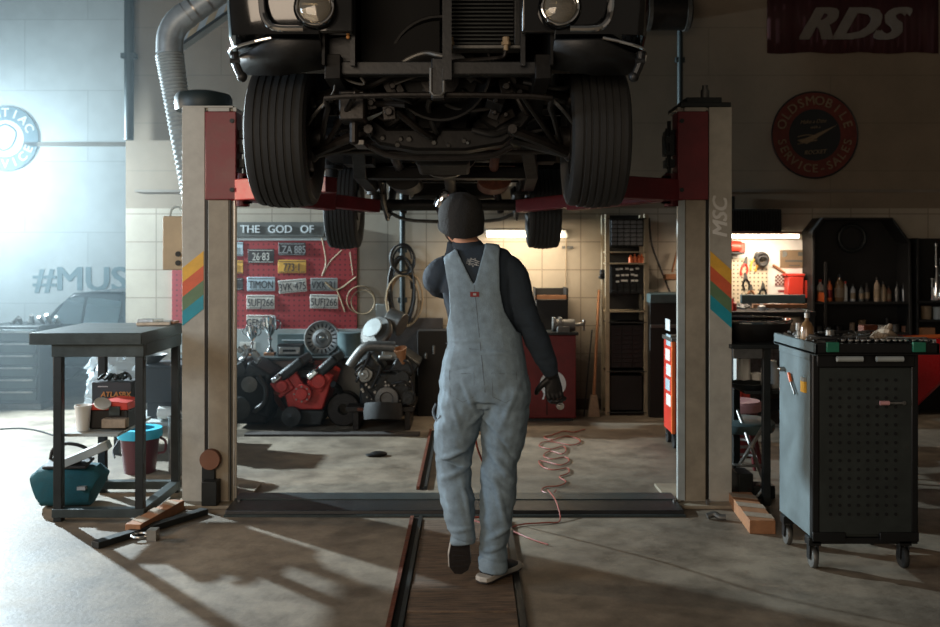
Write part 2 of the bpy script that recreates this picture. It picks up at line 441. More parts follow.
make('rail_web', B().box(-.33,-.30,5.96,7.9,0,.008), 'hole', lr)

# ================================================================ TWO POST LIFT
LY = 5.6
lift = thing('two_post_lift', 'two-post car lift with beige posts, red carriages and rainbow stripes', 'car lift', (0,LY+.15,0))
DXR = -.16
def column(sg, top):
    before = set(COL.objects)
    c = column_(sg, top)
    if sg > 0:
        for o in set(COL.objects)-before:
            if o.parent is lift: o.location.x += DXR; 
            WP[o] = WP[o]+V((DXR,0,0))
    return c
def column_(sg, top):
    # sg=-1 left post, +1 right post; profile in XY for the left, mirrored for the right
    prof = [(-1.765,0),(-1.625,0),(-1.625,.02),(-1.607,.02),(-1.607,.005),(-1.475,.005),(-1.475,.03),(-1.452,.03),(-1.452,0),(-1.43,0),
            (-1.435,.03),(-1.46,.05),(-1.53,.06),(-1.62,.10),(-1.62,.26),(-1.56,.30),(-1.54,.30),(-1.54,.36),(-1.765,.36)]
    if sg > 0:
        prof = [(-x,y) for x,y in prof]   # mirrored post
    prof = [(x, LY+y) for x,y in prof]
    c = make('post', B().prism(prof, .02, top, 'XY'), 'lift_paint' , lift, bevel=.003)
    if sg < 0: rib = (-1.624,-1.608)
    else: rib = (1.608,1.624)
    make('groove_strip', B().box(rib[0], rib[1], LY+.004, LY+.022, .03, top-.02), 'cart_black', c)
    # inner face is bare dirty paint: a separate guide plate
    make('guide_plate', B().box(sg*1.6 if sg<0 else 1.48, -1.48 if sg<0 else 1.6, LY-.004, LY+.006, .03, top-.03), 'lift_paint_dirty', c)
    for e in ((1.465,1.472),(1.44,1.445)):
        make('rail_and_lit_edge', B().box(min(sg*e[0],sg*e[1]), max(sg*e[0],sg*e[1]), LY-.006, LY+.01, .03, top-.05), 'bench_dark' if e[0]>1.45 else 'steel', c)
    if sg > 0: make('rail_and_lit_edge', B().box(1.432,1.475,LY-.008,LY+.03,.03,top-.05), 'grey_board', c)  # pale strip paints the lit inner face of the right post
    # carriage
    cz0, cz1 = Z(200,LY), top-.03
    ca = B().box(min(sg*1.615,sg*1.425), max(sg*1.615,sg*1.425), LY-.03, LY+.12, cz0, cz1)
    car = make('carriage', ca, 'lift_red', lift, bevel=.006)
    for z in (cz0+.06, cz1-.06):
        make('bolt', B().cyl((sg*1.45,LY-.04,z), (sg*1.45,LY-.028,z), .014, n=8), 'bench_dark', car)
    hb = B()
    x0 = sg*1.42
    for i in range(5):
        z = cz0+.05+i*.09
        hb.boxc((x0-sg*.02, LY+.1, z), (.05,.12,.05)); hb.cyl((x0-sg*.045, LY+.02, z-.02),(x0-sg*.045,LY+.02,z+.03), .014, n=8)
    hb.cyl((x0-sg*.03, LY+.05, cz0-.02),(x0-sg*.03, LY+.05, cz1-.05), .012, n=8)
    make('latch_chain', hb, 'bench_dark', car)
    # base
    bs = B().box(min(sg*1.80,sg*1.38), max(sg*1.80,sg*1.38), LY-.09, LY+.45, 0, .02)
    make('base_plate', bs, 'lift_paint_dirty', lift, bevel=.003)
    for (x,yy) in ((1.785,-.06),(1.4,-.06),(1.6,-.06)):
        make('anchor_bolt', B().cyl((sg*x,LY+yy,.02),(sg*x,LY+yy,.05),.012,n=6), 'dull_steel', lift)
    # stripes on the outer face
    xo0, xo1 = sg*1.762, sg*1.632
    cols = ['yellow_stripe','orange_stripe','green_stripe','teal_stripe']
    zt_out, zt_in = (Z(268,LY), Z(251,LY)) if sg < 0 else (Z(270,LY), Z(251,LY))
    for i, cn in enumerate(cols):
        d = S(14.5,LY); a = i*d
        poly = [(xo0, zt_out-a), (xo1, zt_in-a), (xo1, zt_in-a-d), (xo0, zt_out-a-d)]
        make('stripe', B().prism(poly, LY-.0025, LY+.001), cn, c)
    return c
topz = Z(107,LY)
cl = column(-1, topz); cr = column(1, topz)
make('lettering', B().text('MSC', .125, at((1.695+DXR,LY-.002,Z(218,LY)), 90), .03, .25, .001), 'white_paint', cr)
# left top: round motor cover; right: plate with bolt
mc = B().lathe([(.0,.125),(.10,.122),(.165,.105),(.178,.08),(.178,.03),(.168,0),(0,0)], (X(195,LY),LY+.18,topz), n=32)
make('motor_cover', mc, 'pole_green', lift)
tp = B().box(1.29,1.60,LY,LY+.36,topz,topz+.03).box(1.34,1.56,LY+.06,LY+.3,topz+.03,topz+.07)
make('top_plate', tp, 'bench_dark', lift, bevel=.004)
tb = B().cyl((1.465,LY+.1,topz+.07),(1.465,LY+.1,topz+.12),.028,n=12).cyl((1.465,LY+.1,topz+.12),(1.465,LY+.1,topz+.15),.018,n=12)
make('top_bolt', tb, 'dull_steel', lift)
make('top_plate', B().box(-1.76,-1.45,LY-.003,LY+.36,topz-.004,topz+.008), 'lift_paint', lift, bevel=.002)
make('side_switch', B().box(1.20,1.26,LY+.02,LY+.12,Z(155,LY),Z(133,LY)), 'bench_dark', lift, bevel=.005)
# latch disc and box at the left foot
ld = B().cyl((X(212,LY),LY-.055,Z(458,LY)),(X(212,LY),LY-.01,Z(458,LY)),.062,n=24)
make('latch_disc', ld, 'cardboard', lift, bevel=.003)
lb = B().box(X(206,LY),X(221,LY),LY-.1,LY-.008,.02,Z(478,LY)).box(X(203,LY),X(216,LY),LY-.03,LY-.008,.12,Z(465,LY))
make('latch_box', lb, 'bench_dark', lift, bevel=.004)
# cross cover on floor
ccb = B().prism([(LY-.23,0),(LY-.225,.03),(LY-.12,.036),(LY+.14,.036),(LY+.17,.0)], -1.44, 1.26, 'YZ')
make('cross_cover', ccb, 'black_metal', lift, bevel=.004)
make('cross_cover_lip', B().box(-1.44,1.26,LY-.02,LY+.13,.036,.042), 'bench_metal', lift)
make('cover_edge', B().box(-1.44,1.26,LY-.26,LY-.235,0,.012), 'bench_metal', lift)
# swing arms: two per carriage, reaching under the car
def arm(sg, tip, wide):
    base = V((-1.40 if sg < 0 else 1.24, LY+.02, 1.93)); tip = V(tip)
    d = (tip-base); L = d.length; q = d.to_track_quat('X','Z').to_matrix().to_4x4(); mx = M.Translation(base) @ q
    a = make('swing_arm', B().box(-.05, L*.62, -.06, .06, -.065, .065, mx), 'lift_red' if (sg > 0 or tip.y > 6) else 'arm_red', lift, bevel=.006)
    make('arm_extension', B().box(L*.55, L, -.045, .045, -.045, .045, mx), 'lift_red', a, bevel=.005)
    p = B().cyl(tip+V((0,0,.04)), tip+V((0,0,.085)), .035, n=16).cyl(tip+V((0,0,.085)), tip+V((0,0,.105)), .065, n=20)
    make('arm_pad', p, 'black_rubber', a)
    pv = B().cyl(base+V((0,0,-.1)), base+V((0,0,.1)), .045, n=16)
    for k in range(8): pv.boxc(base+V((-sg*.05+.0, -.07, -.08+.022*k)), (.05,.03,.012))
    make('arm_pivot', pv, 'lift_red', a)
arm(-1, (-.78,5.15,1.93), 1); arm(1, (.62,5.2,1.93), 1)
arm(-1, (-.68,6.6,1.88), 1); arm(1, (.36,6.6,1.88), 1)

# ================================================================ CAR ON LIFT
CXc = -.14
car = thing('raised_car', 'black classic car raised on the two-post lift, seen from below its front', 'car', (CXc,4.5,1.77))
FW, FZ = 4.5, 2.11; RW, RZ = 7.1, 1.915
def wheel(xc, yc, zc, name, wd):
    w = sube('wheel', car, (xc,yc,zc))
    h = wd/2; prof = []
    # tread with circumferential grooves
    nr = 7; dg_ = .006
    prof += [(.21,-h*.86),(.255,-h*.98),(.30,-h),(.325,-h*.93)]
    for i in range(nr):
        a = -h*.86+i*(h*1.72/nr); b2 = a+h*1.72/nr
        g = .006 if 0 < i < nr else 0
        rr = .343-.020*abs((a+b2)/wd)**2
        prof += [(rr,a+.006),(rr,b2-.006),(rr-dg_,b2-.004),(rr-dg_,b2+.004)] if i < nr-1 else [(rr,a+.006),(rr,b2-.004)]
    prof += [(.325,h*.93),(.30,h),(.255,h*.98),(.21,h*.86),(.20,h*.8),(.20,-h*.8),(.21,-h*.86)]
    make('tire', B().lathe(prof, (xc,yc,zc), (1,0,0), 72), 'tire', w, sharp=25)
    sg = -1 if xc < CXc else 1
    rb = B().lathe([(.208,-h*.8),(.205,h*.8),(.19,h*.8),(.19,-h*.2),(.14,0),(.06,h*.1),(0,h*.1),(0,-.0),(.13,-.02),(.185,-h*.5),(.19,-h*.8)] , (xc,yc,zc), (sg,0,0), 36)
    make('rim', rb, 'rim', w)
    hb = B().cyl((xc-sg*h*.9,yc,zc),(xc,yc,zc),.12,n=24).cyl((xc-sg*(h+.03),yc,zc),(xc-sg*h*.8,yc,zc),.06,n=16)
    make('brake_drum', hb, 'grease2', w)
wheel(X(278.5,4.3), FW, FZ, 'a', .285)
wheel(X(599.5,4.3), FW, FZ, 'b', .275)
wheel(X(343,RW-.1), RW, RZ, 'c', .245)
wheel(X(544,RW-.1), RW, RZ, 'd', .245)
# fenders: side profile with wheel arch, rounded
def fender(sg):
    xo = CXc+sg*.905; xi = CXc+sg*.50
    def arc(c, r, a0, a1, n=14): return [(c[0]+r*cos(R(a0+(a1-a0)*i/n)), c[1]+r*sin(R(a0+(a1-a0)*i/n))) for i in range(n+1)]
    out = [(3.90,2.48),(3.86,2.6),(3.86,2.78),(3.93,2.9),(4.1,2.97),(5.3,3.02),(5.3,2.3)]+arc((FW,FZ+.02),.44,20,150)+[(4.06,2.40)]
    # outer skin
    vs = []; fs = []
    n = len(out)
    rings = [(xi,0),(CXc+sg*.74,0),(CXc+sg*.83,.012),(CXc+sg*.885,.045),(xo,.10)]
    cy, cz = 4.5, 2.72
    for x, ins in rings:
        for (yy,zz) in out:
            f = 1-ins/ .9
            vs.append((x, cy+(yy-cy)*f if yy<4.5 else yy, cz+(zz-cz)*(f if zz>cz else 1)))
    m = len(rings)
    for j in range(m-1):
        for i in range(n): fs.append((j*n+i, j*n+(i+1)%n, (j+1)*n+(i+1)%n, (j+1)*n+i))
    fs.append(tuple(range(n))); fs.append(tuple(range((m-1)*n, m*n)))
    f = make('fender', B().add(vs, fs), 'black_paint', car, bevel=.006)
    # rolled chrome edge under the front corner, running up towards the nose
    pts = [(CXc+sg*.915,4.05,2.40),(CXc+sg*.885,3.92,2.42),(CXc+sg*.78,3.87,2.44),(CXc+sg*.70,3.86,2.455)]
    make('lower_edge_trim', B().tube(pts, .007, 8, 4), 'chrome', f)
    # chrome moulding around the headlight panel
    pts = [(CXc+sg*.735,3.84,2.95),(CXc+sg*.735,3.83,2.7),(CXc+sg*.73,3.83,2.56),(CXc+sg*.705,3.83,2.505),(CXc+sg*.66,3.83,2.487),(CXc+sg*.56,3.835,2.487)]
    make('headlight_moulding', B().tube(pts, .014, 8, 5), 'chrome', f)
    # valance lip beneath
    vb = B().add([(CXc+sg*.90,4.02,2.40),(CXc+sg*.70,3.88,2.45),(CXc+sg*.50,3.9,2.45),(CXc+sg*.5,4.05,2.36),(CXc+sg*.70,4.05,2.33),(CXc+sg*.88,4.08,2.34)], [(0,1,2,3,4,5)])
    vo = make('valance', vb, 'black_metal', f); s = vo.modifiers.new('s','SOLIDIFY'); s.thickness = .012
    # bumper bracket hanging at the corner
    bk = B().tube([(CXc+sg*.885,3.98,2.42),(CXc+sg*.88,3.98,2.37),(CXc+sg*.86,3.99,2.32)], .018, 8, 3).ball((CXc+sg*.855,3.99,2.315), .024, 10)
    bk.cyl((CXc+sg*.90,3.97,2.38),(CXc+sg*.86,3.97,2.38),.012,n=8)
    make('bumper_bracket', bk, 'black_metal', f)
    # inner splash panel
    ip = B().box(min(xi,xi-sg*.012), max(xi,xi-sg*.012), 3.95, 5.2, 2.36, 2.95)
    make('inner_fender', ip, 'grease', f)
    # headlight
    hx = CXc+sg*.520+ (0.0); hz = Z(8,3.88)
    hx = X(315,3.86) if sg < 0 else X(560,3.86)
    hl = sube('headlight', car, (hx,3.86,hz))
    make('housing', B().lathe([(.092,-.09),(.092,.0),(.086,.010),(.079,.0),(.079,-.09)], (hx,3.86,hz), (0,-1,0), 32), 'black_paint', hl)
    make('chrome_ring', B().torus((hx,3.848,hz), 0.077, .006, (0,-1,0), 36), 'chrome', hl)
    make('reflector', B().lathe([(.08,-.002),(.072,-.03),(.05,-.06),(.02,-.075),(0,-.076)], (hx,3.86,hz), (0,-1,0), 28), 'headlight_bowl', hl, recalc=False)
    make('bulb', B().ball((hx,3.895,hz), .016, 12), 'white_plastic', hl)
    make('lens', B().lathe([(.075,.0),(.065,.014),(.04,.024),(0,.028),(0,.025),(.04,.021),(.065,.011),(.073,-.002)], (hx,3.86,hz), (0,-1,0), 32), 'headlight_glass', hl)
    return f
fender(-1); fender(1)
# nose panel with grille opening
cx = CXc
np_ = B()
np_.box(cx-.70,cx-.36,3.90,3.95,2.485,2.95).box(cx+.36,cx+.70,3.90,3.95,2.485,2.95).box(cx-.36,cx+.36,3.90,3.95,2.86,2.95)
make('nose_panel', np_, 'black_paint', car, bevel=.01)
for a,b2,z in ((.02,.06,2.3),(.36,.38,2.36),(-.38,-.36,2.36)): make('grille_post', B().box(cx+a,cx+b2,3.97,4.0,z,2.9), 'black_metal', car)
# turn signal bulbs
make('marker_bulb', B().ball((X(341,3.95),3.95,Z(29,3.95)),.012,10).cyl((X(334,3.95),3.96,Z(30,3.95)),(X(341,3.95),3.95,Z(29,3.95)),.007,n=8), 'gold_print', car)
make('marker_bulb', B().ball((X(348,3.95),3.95,Z(37,3.95)),.009,10), 'gold_print', car)
# radiator
rd = sube('radiator', car, (cx+.24,4.12,2.5))
rx0, rx1 = X(450,4.1), X(514,4.1)
make('core', B().box(rx0,rx1,4.13,4.18,Z(46,4.1),3.0), 'grease', rd)
fb = B(); z = Z(44,4.1)
while z < 2.98: fb.box(rx0+.005,rx1-.005,4.095,4.13,z,z+.006); z += .0175
make('fins', fb, 'bench_dark', rd)
make('side_tank', B().box(rx0-.03,rx0,4.09,4.19,Z(46,4.1),3.0), 'black_metal', rd, bevel=.005)
make('side_tank', B().box(rx1,rx1+.03,4.09,4.19,Z(46,4.1),3.0), 'black_metal', rd, bevel=.005)
make('bottom_tank', B().box(rx0-.03,rx1+.03,4.09,4.19,Z(49,4.1),Z(45,4.1)), 'dull_steel', rd, bevel=.004)
for px in (450, 506):
    p = P(px,44,4.06); make('fitting', B().cyl(p,p+V((0,0,.03)),.016,n=10).cyl(p-V((0,0,.03)),p,.011,n=10).cyl(p-V((0,0,.005)),p+V((0,0,.01)),.02,n=6), 'elec_box', rd)
make('cooler_line', B().tube([P(450,50,4.05),P(447,56,4.05),P(438,55,4.05),P(425,53,4.08),P(410,58,4.1),P(398,66,4.12)], .011, 8, 4), 'dull_steel', car)
make('cooler_line', B().tube([P(506,50,4.05),P(504,56,4.06),P(496,58,4.08),P(470,60,4.1),P(440,63,4.1),P(400,70,4.15)], .009, 8, 4), 'grease2', car)
# grille-opening dark baffle left
make('condenser', B().box(cx-.36,cx+.0,4.2,4.23,2.34,3.0), 'hole', car)
# hood, cabin body, floor
make('hood', B().box(cx-.55,cx+.55,3.9,5.4,2.97,3.02), 'black_paint', car, bevel=.01)
def arcp(c, r, a0, a1, n=14): return [(c[0]+r*cos(R(a0+(a1-a0)*i/n)), c[1]+r*sin(R(a0+(a1-a0)*i/n))) for i in range(n+1)]
side = [(5.3,2.22),(5.3,3.0),(5.7,3.45),(7.4,3.45),(8.0,3.0),(8.6,2.95),(8.7,2.35),(8.5,2.2)]+arcp((RW,RZ+.12),.42,15,165)+[(6.5,2.22)]
make('cabin_body', B().prism(side, cx-.93, cx+.93, 'YZ'), 'black_paint', car, bevel=.03)
make('floor_pan', B().box(cx-.85,cx+.85,5.0,6.6,2.19,2.23), 'grease', car)
make('firewall', B().box(cx-.6,cx+.6,5.15,5.25,2.2,2.97), 'grease', car)
# chassis
fr = B()
for sg in (-1,1):
    pts = [V((cx+sg*.46,4.0,2.36)),V((cx+sg*.46,4.3,2.34)),V((cx+sg*.44,4.75,2.12)),V((cx+sg*.5,5.3,2.03)),V((cx+sg*.55,6.4,2.03)),V((cx+sg*.48,6.9,2.2)),V((cx+sg*.48,8.3,2.2))]
    f1 = B()
    for a, b2 in zip(pts, pts[1:]):
        d = b2-a; q = d.to_track_quat('X','Z').to_matrix().to_4x4(); f1.box(-.01,d.length+.01,-.035,.035,-.055,.055, M.Translation(a)@q)
    make('frame_rail', f1, 'grease', car, bevel=.004)
cm = B()
prof = [(cx-.50,2.28),(cx-.40,2.15),(cx-.30,2.07),(cx-.12,2.04),(cx+.12,2.04),(cx+.3,2.07),(cx+.40,2.15),(cx+.5,2.28),(cx+.5,2.36),(cx+.38,2.24),(cx+.26,2.15),(cx-.26,2.15),(cx-.38,2.24),(cx-.5,2.36)]
cm.prism(prof, 4.42, 4.58)
make('front_crossmember', cm, 'grease', car, bevel=.015)
make('radiator_support', B().box(cx-.5,cx+.5,4.02,4.09,2.33,2.39).box(cx-.03,cx+.03,4.0,4.05,2.22,2.40), 'black_metal', car, bevel=.006)
make('tow_loop', B().tube([P(431,68,4.0),P(431,92,4.0),P(434,95,4.0),P(441,95,4.0),P(444,92,4.0),P(444,68,4.0)], .008, 8), 'dull_steel', car)
make('engine_block', B().box(cx-.20,cx+.20,4.3,4.95,2.25,2.7), 'grease', car, bevel=.03)
make('valve_cover', B().boxc((cx-.25,4.62,2.62),(.16,.6,.2),(0,40,0)).boxc((cx+.25,4.62,2.62),(.16,.6,.2),(0,-40,0)), 'grease2', car, bevel=.02)
op = B().prism([(4.63,2.27),(4.63,2.16),(4.72,2.00),(5.02,1.97),(5.06,2.27)], cx-.14, cx+.14, 'YZ')
make('oil_pan', op, 'grease', car, bevel=.02)
tr = B().lathe([(0,0),(.20,0),(.20,.06),(.15,.2),(.12,.45),(.10,.7),(.06,.72),(0,.72)], (cx,5.05,2.16), (0,1,-.05), 20)
make('transmission', tr, 'grease2', car)
make('driveshaft', B().cyl((cx,5.75,2.12),(cx,6.95,1.98),.04,n=14), 'grease2', car)
ra = sube('rear_axle', car, (cx,RW,RZ))
make('axle_tube', B().cyl((cx-.68,RW,RZ),(cx+.68,RW,RZ),.045,n=14), 'grease2', ra)
make('differential', B().ball((cx+.02,RW,RZ),(.15,.17,.15),20).cyl((cx+.02,RW-.2,RZ+.03),(cx+.02,RW-.3,RZ+.05),.06,n=12), 'grease2', ra)
make('torsion_bar', B().tube([(cx-.5,7.3,1.86),(cx-.3,7.32,1.80),(cx+.3,7.32,1.80),(cx+.5,7.3,1.86)], .014, 8, 4), 'dull_steel', ra)
for sg in (-1,1):
    lf = B()
    for i in range(4):
        L = .72-.15*i
        lf.tube([(cx+sg*.5,RW-L,RZ+.16-.0*i),(cx+sg*.5,RW-L*.5,RZ-.02-.014*i),(cx+sg*.5,RW,RZ-.07-.014*i),(cx+sg*.5,RW+L*.5,RZ-.02-.014*i),(cx+sg*.5,RW+L,RZ+.16)], .014, 6, 3)
    make('leaf_spring', lf, 'grease2', car)
    make('shock_absorber', B().cyl((cx+sg*.38,RW+.05,RZ-.05),(cx+sg*.3,RW-.2,RZ+.35),.028,n=12), 'grease2', car)
    # front suspension
    for nm, za, zb, w in (('lower_control_arm',2.13,2.03,.30),('upper_control_arm',2.36,2.30,.2)):
        o = V((cx+sg*.64,FW,zb)); i1 = V((cx+sg*.34,FW-w/2,za)); i2 = V((cx+sg*.34,FW+w/2,za))
        ca = B().tube([i1,(i1+o)/2+V((0,-.02,0)),o], .026, 8, 3).tube([i2,(i2+o)/2+V((0,.02,0)),o], .026, 8, 3).cyl(i1-V((0,.05,0)),i2+V((0,.05,0)),.022,n=10).ball(o,.042,12)
        make(nm, ca, 'grease2', car)
    cs = B(); pts = []
    for k in range(60): 
        a = k*2*pi/10; pts.append((cx+sg*.47+.055*cos(a), FW+.055*sin(a), 2.10+k*.0055))
    cs.tube(pts, .010, 6); make('coil_spring', cs, 'grease', car)
    make('steering_knuckle', B().boxc((cx+sg*.66,FW,FZ),(.05,.1,.32)).cyl((cx+sg*.6,FW,FZ),(cx+sg*.72,FW,FZ),.05,n=14), 'grease2', car, bevel=.01)
    make('brake_hose', B().tube([(cx+sg*.45,FW-.12,2.35),(cx+sg*.55,FW-.18,2.25),(cx+sg*.62,FW-.14,2.18),(cx+sg*.66,FW-.06,2.14)], .009, 6, 4), 'dull_steel', car)
    make('strut_rod', B().cyl((cx+sg*.58,FW-.02,2.05),(cx+sg*.36,4.05,2.26),.013,n=8), 'grease2', car)
    # exhaust
    ex = B().tube([(cx+sg*.26,4.8,2.35),(cx+sg*.28,4.98,2.12),(cx+sg*.28,5.3,2.06),(cx+sg*.30,6.1,2.04)], .027, 10, 4)
    make('exhaust_pipe', ex, 'rusty' if sg>0 else 'grease2', car)
    mz = 2.0
    mu = B(); 
    ell = [(.11*cos(2*pi*k/24), .065*sin(2*pi*k/24)) for k in range(24)]
    mu.prism([(cx+sg*.30+a, mz+.02+b2) for a,b2 in ell], 5.95, 6.5)
    make('muffler', mu, 'rusty' if sg>0 else 'grease2', car, bevel=.008)
    make('tail_pipe', B().tube([(cx+sg*.32,6.5,2.02),(cx+sg*.33,6.8,2.1),(cx+sg*.33,7.1,2.16),(cx+sg*.35,7.5,2.05),(cx+sg*.38,8.4,2.02)], .022, 10, 4), 'grease2', car)
make('tie_rod', B().cyl((cx-.62,FW+.16,2.06),(cx+.62,FW+.16,2.06),.012,n=8).cyl((cx-.3,FW+.2,2.05),(cx+.3,FW+.2,2.05),.018,n=8), 'grease2', car)
make('sway_bar', B().tube([(cx-.58,FW-.05,2.08),(cx-.5,4.12,2.2),(cx-.42,4.05,2.24),(cx+.42,4.05,2.24),(cx+.5,4.12,2.2),(cx+.58,FW-.05,2.08)], .013, 8, 3), 'grease2', car)
make('crossmember', B().box(cx-.5,cx+.5,5.45,5.62,1.99,2.06), 'grease', car, bevel=.008)
make('rear_crossmember', B().box(cx-.5,cx+.5,6.55,6.65,2.05,2.15).box(cx-.48,cx+.48,7.6,7.7,2.15,2.25), 'grease', car, bevel=.008)
make('fuel_tank', B().box(cx-.38,cx+.38,7.75,8.35,2.0,2.2), 'grease2', car, bevel=.03)
make('crank_pulley', B().lathe([(.09,0),(.09,.02),(.07,.03),(.09,.04),(.09,.06),(0,.06)], (cx,4.31,2.36), (0,-1,0), 28), 'grease2', car)
fa = B().cyl((cx,4.27,2.52),(cx,4.31,2.52),.05,n=14)
for k in range(6):
    a = k*pi/3+.3; fa.boxc((cx+.13*cos(a),4.27,2.52+.13*sin(a)),(.2,.008,.07),(20,-math.degrees(a),0))
make('cooling_fan', fa, 'black_metal', car)
make('steering_box', B().boxc((cx-.40,4.25,2.22),(.12,.16,.14)).cyl((cx-.40,4.25,2.2),(cx-.40,4.25,2.05),.022,n=10), 'grease2', car, bevel=.01)
make('pitman_arm', B().boxc((cx-.38,4.35,2.06),(.05,.2,.02)), 'dull_steel', car)
make('splash_shield', B().prism([(X(297,4.05),Z(42,4.05)),(X(334,4.05),Z(70,4.05)),(X(352,4.05),Z(66,4.05)),(X(352,4.05),Z(36,4.05))], 4.05, 4.06), 'black_metal', car)
make('torn_heat_shield', B().add([P(366,118,4.25),P(391,108,4.25),P(368,122,4.35),P(345,117,4.3)], [(0,1,2),(0,2,3)]), 'sign_pale', car)
make('wire_loom', B().tube([P(336,66,4.1),P(342,76,4.1),P(352,82,4.1),P(364,84,4.1),P(360,76,4.1)], .006, 6, 4).tube([P(334,72,4.1),P(334,90,4.1),P(322,108,4.12)], .004, 6, 3), 'dull_steel', car)
make('brake_line', B().tube([P(395,84,4.2),P(420,76,4.2),P(450,74,4.2),P(500,66,4.2)], .005, 6, 4), 'dull_steel', car)
make('starter_motor', B().cyl((cx+.2,4.75,2.2),(cx+.2,5.02,2.2),.045,n=16).cyl((cx+.26,4.8,2.26),(cx+.26,4.95,2.26),.025,n=12), 'grease2', car)
make('oil_filter', B().cyl((cx-.22,4.7,2.24),(cx-.27,4.7,2.1),.045,n=18), 'grease2', car)
for i in range(9):
    p = V((cx+rnd(-.3,.3), 4.425, rnd(2.07,2.13))); make('bolt', B().cyl(p, p-V((rnd(-.01,.01),.022,.012)), rnd(.007,.014), n=6), 'dull_steel', car)
# inner carriage contact pieces near arm tips
make('jacking_bracket', B().box(cx-.56,cx-.40,5.05,5.25,2.035,2.08), 'grease', car)
make('jacking_bracket', B().box(cx+.45,cx+.62,5.1,5.3,2.055,2.1), 'grease', car)

random.seed(17)
for i in range(16):
    a = V((cx+rnd(-.42,.42), rnd(4.12,4.4), rnd(2.12,2.40))); b2 = a+V((rnd(-.3,.3), rnd(0,.3), rnd(-.14,.10))); m_ = (a+b2)/2+V((rnd(-.05,.05),-.03,rnd(-.09,.03)))
    make('hose', B().tube([a,m_,b2,b2+V((rnd(-.05,.05),.1,.06))], rnd(.007,.02), 8, 5), random.choice(['grease','grease2','cable_black','grease2']), car)
for i in range(8):
    sg = -1 if i%2 else 1; p = V((cx+sg*rnd(.2,.42), rnd(4.2,4.36), rnd(2.14,2.34)))
    make('bracket', B().boxc(p,(rnd(.04,.09),rnd(.03,.06),rnd(.03,.09)),(rnd(-30,30),rnd(-40,40),0)).cyl(p-V((0,.05,0)),p,rnd(.01,.02),n=10), random.choice(['grease','grease2']), car, bevel=.004)
make('fan_shroud', B().lathe([(.16,0),(.24,0),(.25,.05),(.24,.12),(.23,.12),(.16,.02),(.16,0)], (cx,4.34,2.42), (0,-1,-.2), 36), 'grease', car)
for sg in (-1,1): make('engine_mount', B().boxc((cx+sg*.28,4.66,2.22),(.16,.12,.10),(0,sg*35,0)), 'grease2', car, bevel=.01)
make('center_link', B().tube([(cx-.34,4.34,2.05),(cx-.2,4.33,2.0),(cx+.2,4.33,2.0),(cx+.34,4.34,2.05)], .014, 8, 4), 'grease2', car)
# ================================================================ PERSON
PY = 4.27
def PX(px, Y=PY): return X(px, Y)
def PZ(py, Y=PY): return Z(py, Y)
def loft(b, secs, n=20, sq=2.0):
    """closed tube through sections (centre, rx, ry, [side axis]) ; superellipse cross-sections"""
    vs = []; fs = []; m = len(secs)
    cs = [V(s[0]) for s in secs]
    for i, s in enumerate(secs):
        t = (cs[min(i+1,m-1)]-cs[max(i-1,0)]).normalized()
        sd = V(s[3]) if len(s) > 3 else V((1,0,0))
        sd = (sd-t*sd.dot(t)).normalized(); fw = t.cross(sd)
        for k in range(n):
            a = 2*pi*k/n; c_, s_ = cos(a), sin(a)
            ex = 2/sq
            vs.append(cs[i]+sd*(abs(c_)**ex*(1 if c_>=0 else -1)*s[1])+fw*(abs(s_)**ex*(1 if s_>=0 else -1)*s[2]))
    for i in range(m-1):
        for k in range(n): fs.append((i*n+k, i*n+(k+1)%n, (i+1)*n+(k+1)%n, (i+1)*n+k))
    fs += [tuple(range(n-1,-1,-1)), tuple(range((m-1)*n, m*n))]
    return b.add(vs, fs)
def smooth_secs(secs, sub=4):
    out = []
    q = [secs[0]]+secs+[secs[-1]]
    for i in range(1, len(q)-2):
        for k in range(sub):
            t = k/sub
            def cr(a,b,c,d): return .5*((2*b)+(c-a)*t+(2*a-5*b+4*c-d)*t*t+(3*b-a-3*c+d)*t**3)
            c_ = tuple(cr(q[i-1][0][j],q[i][0][j],q[i+1][0][j],q[i+2][0][j]) for j in range(3))
            r = [cr(q[i-1][j],q[i][j],q[i+1][j],q[i+2][j]) for j in (1,2)]
            s = (c_, r[0], r[1]) + ((q[i][3],) if len(q[i]) > 3 else ())
            out.append(s)
    out.append(secs[-1]); return out
def voxel(b, size, smooth=6):
    me = bpy.data.meshes.new('v'); me.from_pydata([tuple(p) for p in b.v], [], b.f)
    bm = bmesh.new(); bm.from_mesh(me); bmesh.ops.recalc_face_normals(bm, faces=bm.faces); bm.to_mesh(me); bm.free()
    o = bpy.data.objects.new('v', me); COL.objects.link(o)
    r = o.modifiers.new('r','REMESH'); r.mode = 'VOXEL'; r.voxel_size = size
    if smooth:
        s = o.modifiers.new('s','SMOOTH'); s.iterations = smooth; s.factor = .5
    dg = bpy.context.evaluated_depsgraph_get(); e = o.evaluated_get(dg).to_mesh()
    out = B(); out.v = [v.co.copy() for v in e.vertices]; out.f = [tuple(p.vertices) for p in e.polygons]; out.mi = [0]*len(out.f)
    nor = [v.normal.copy() for v in e.vertices]
    bpy.data.objects.remove(o); bpy.data.meshes.remove(me)
    return out, nor
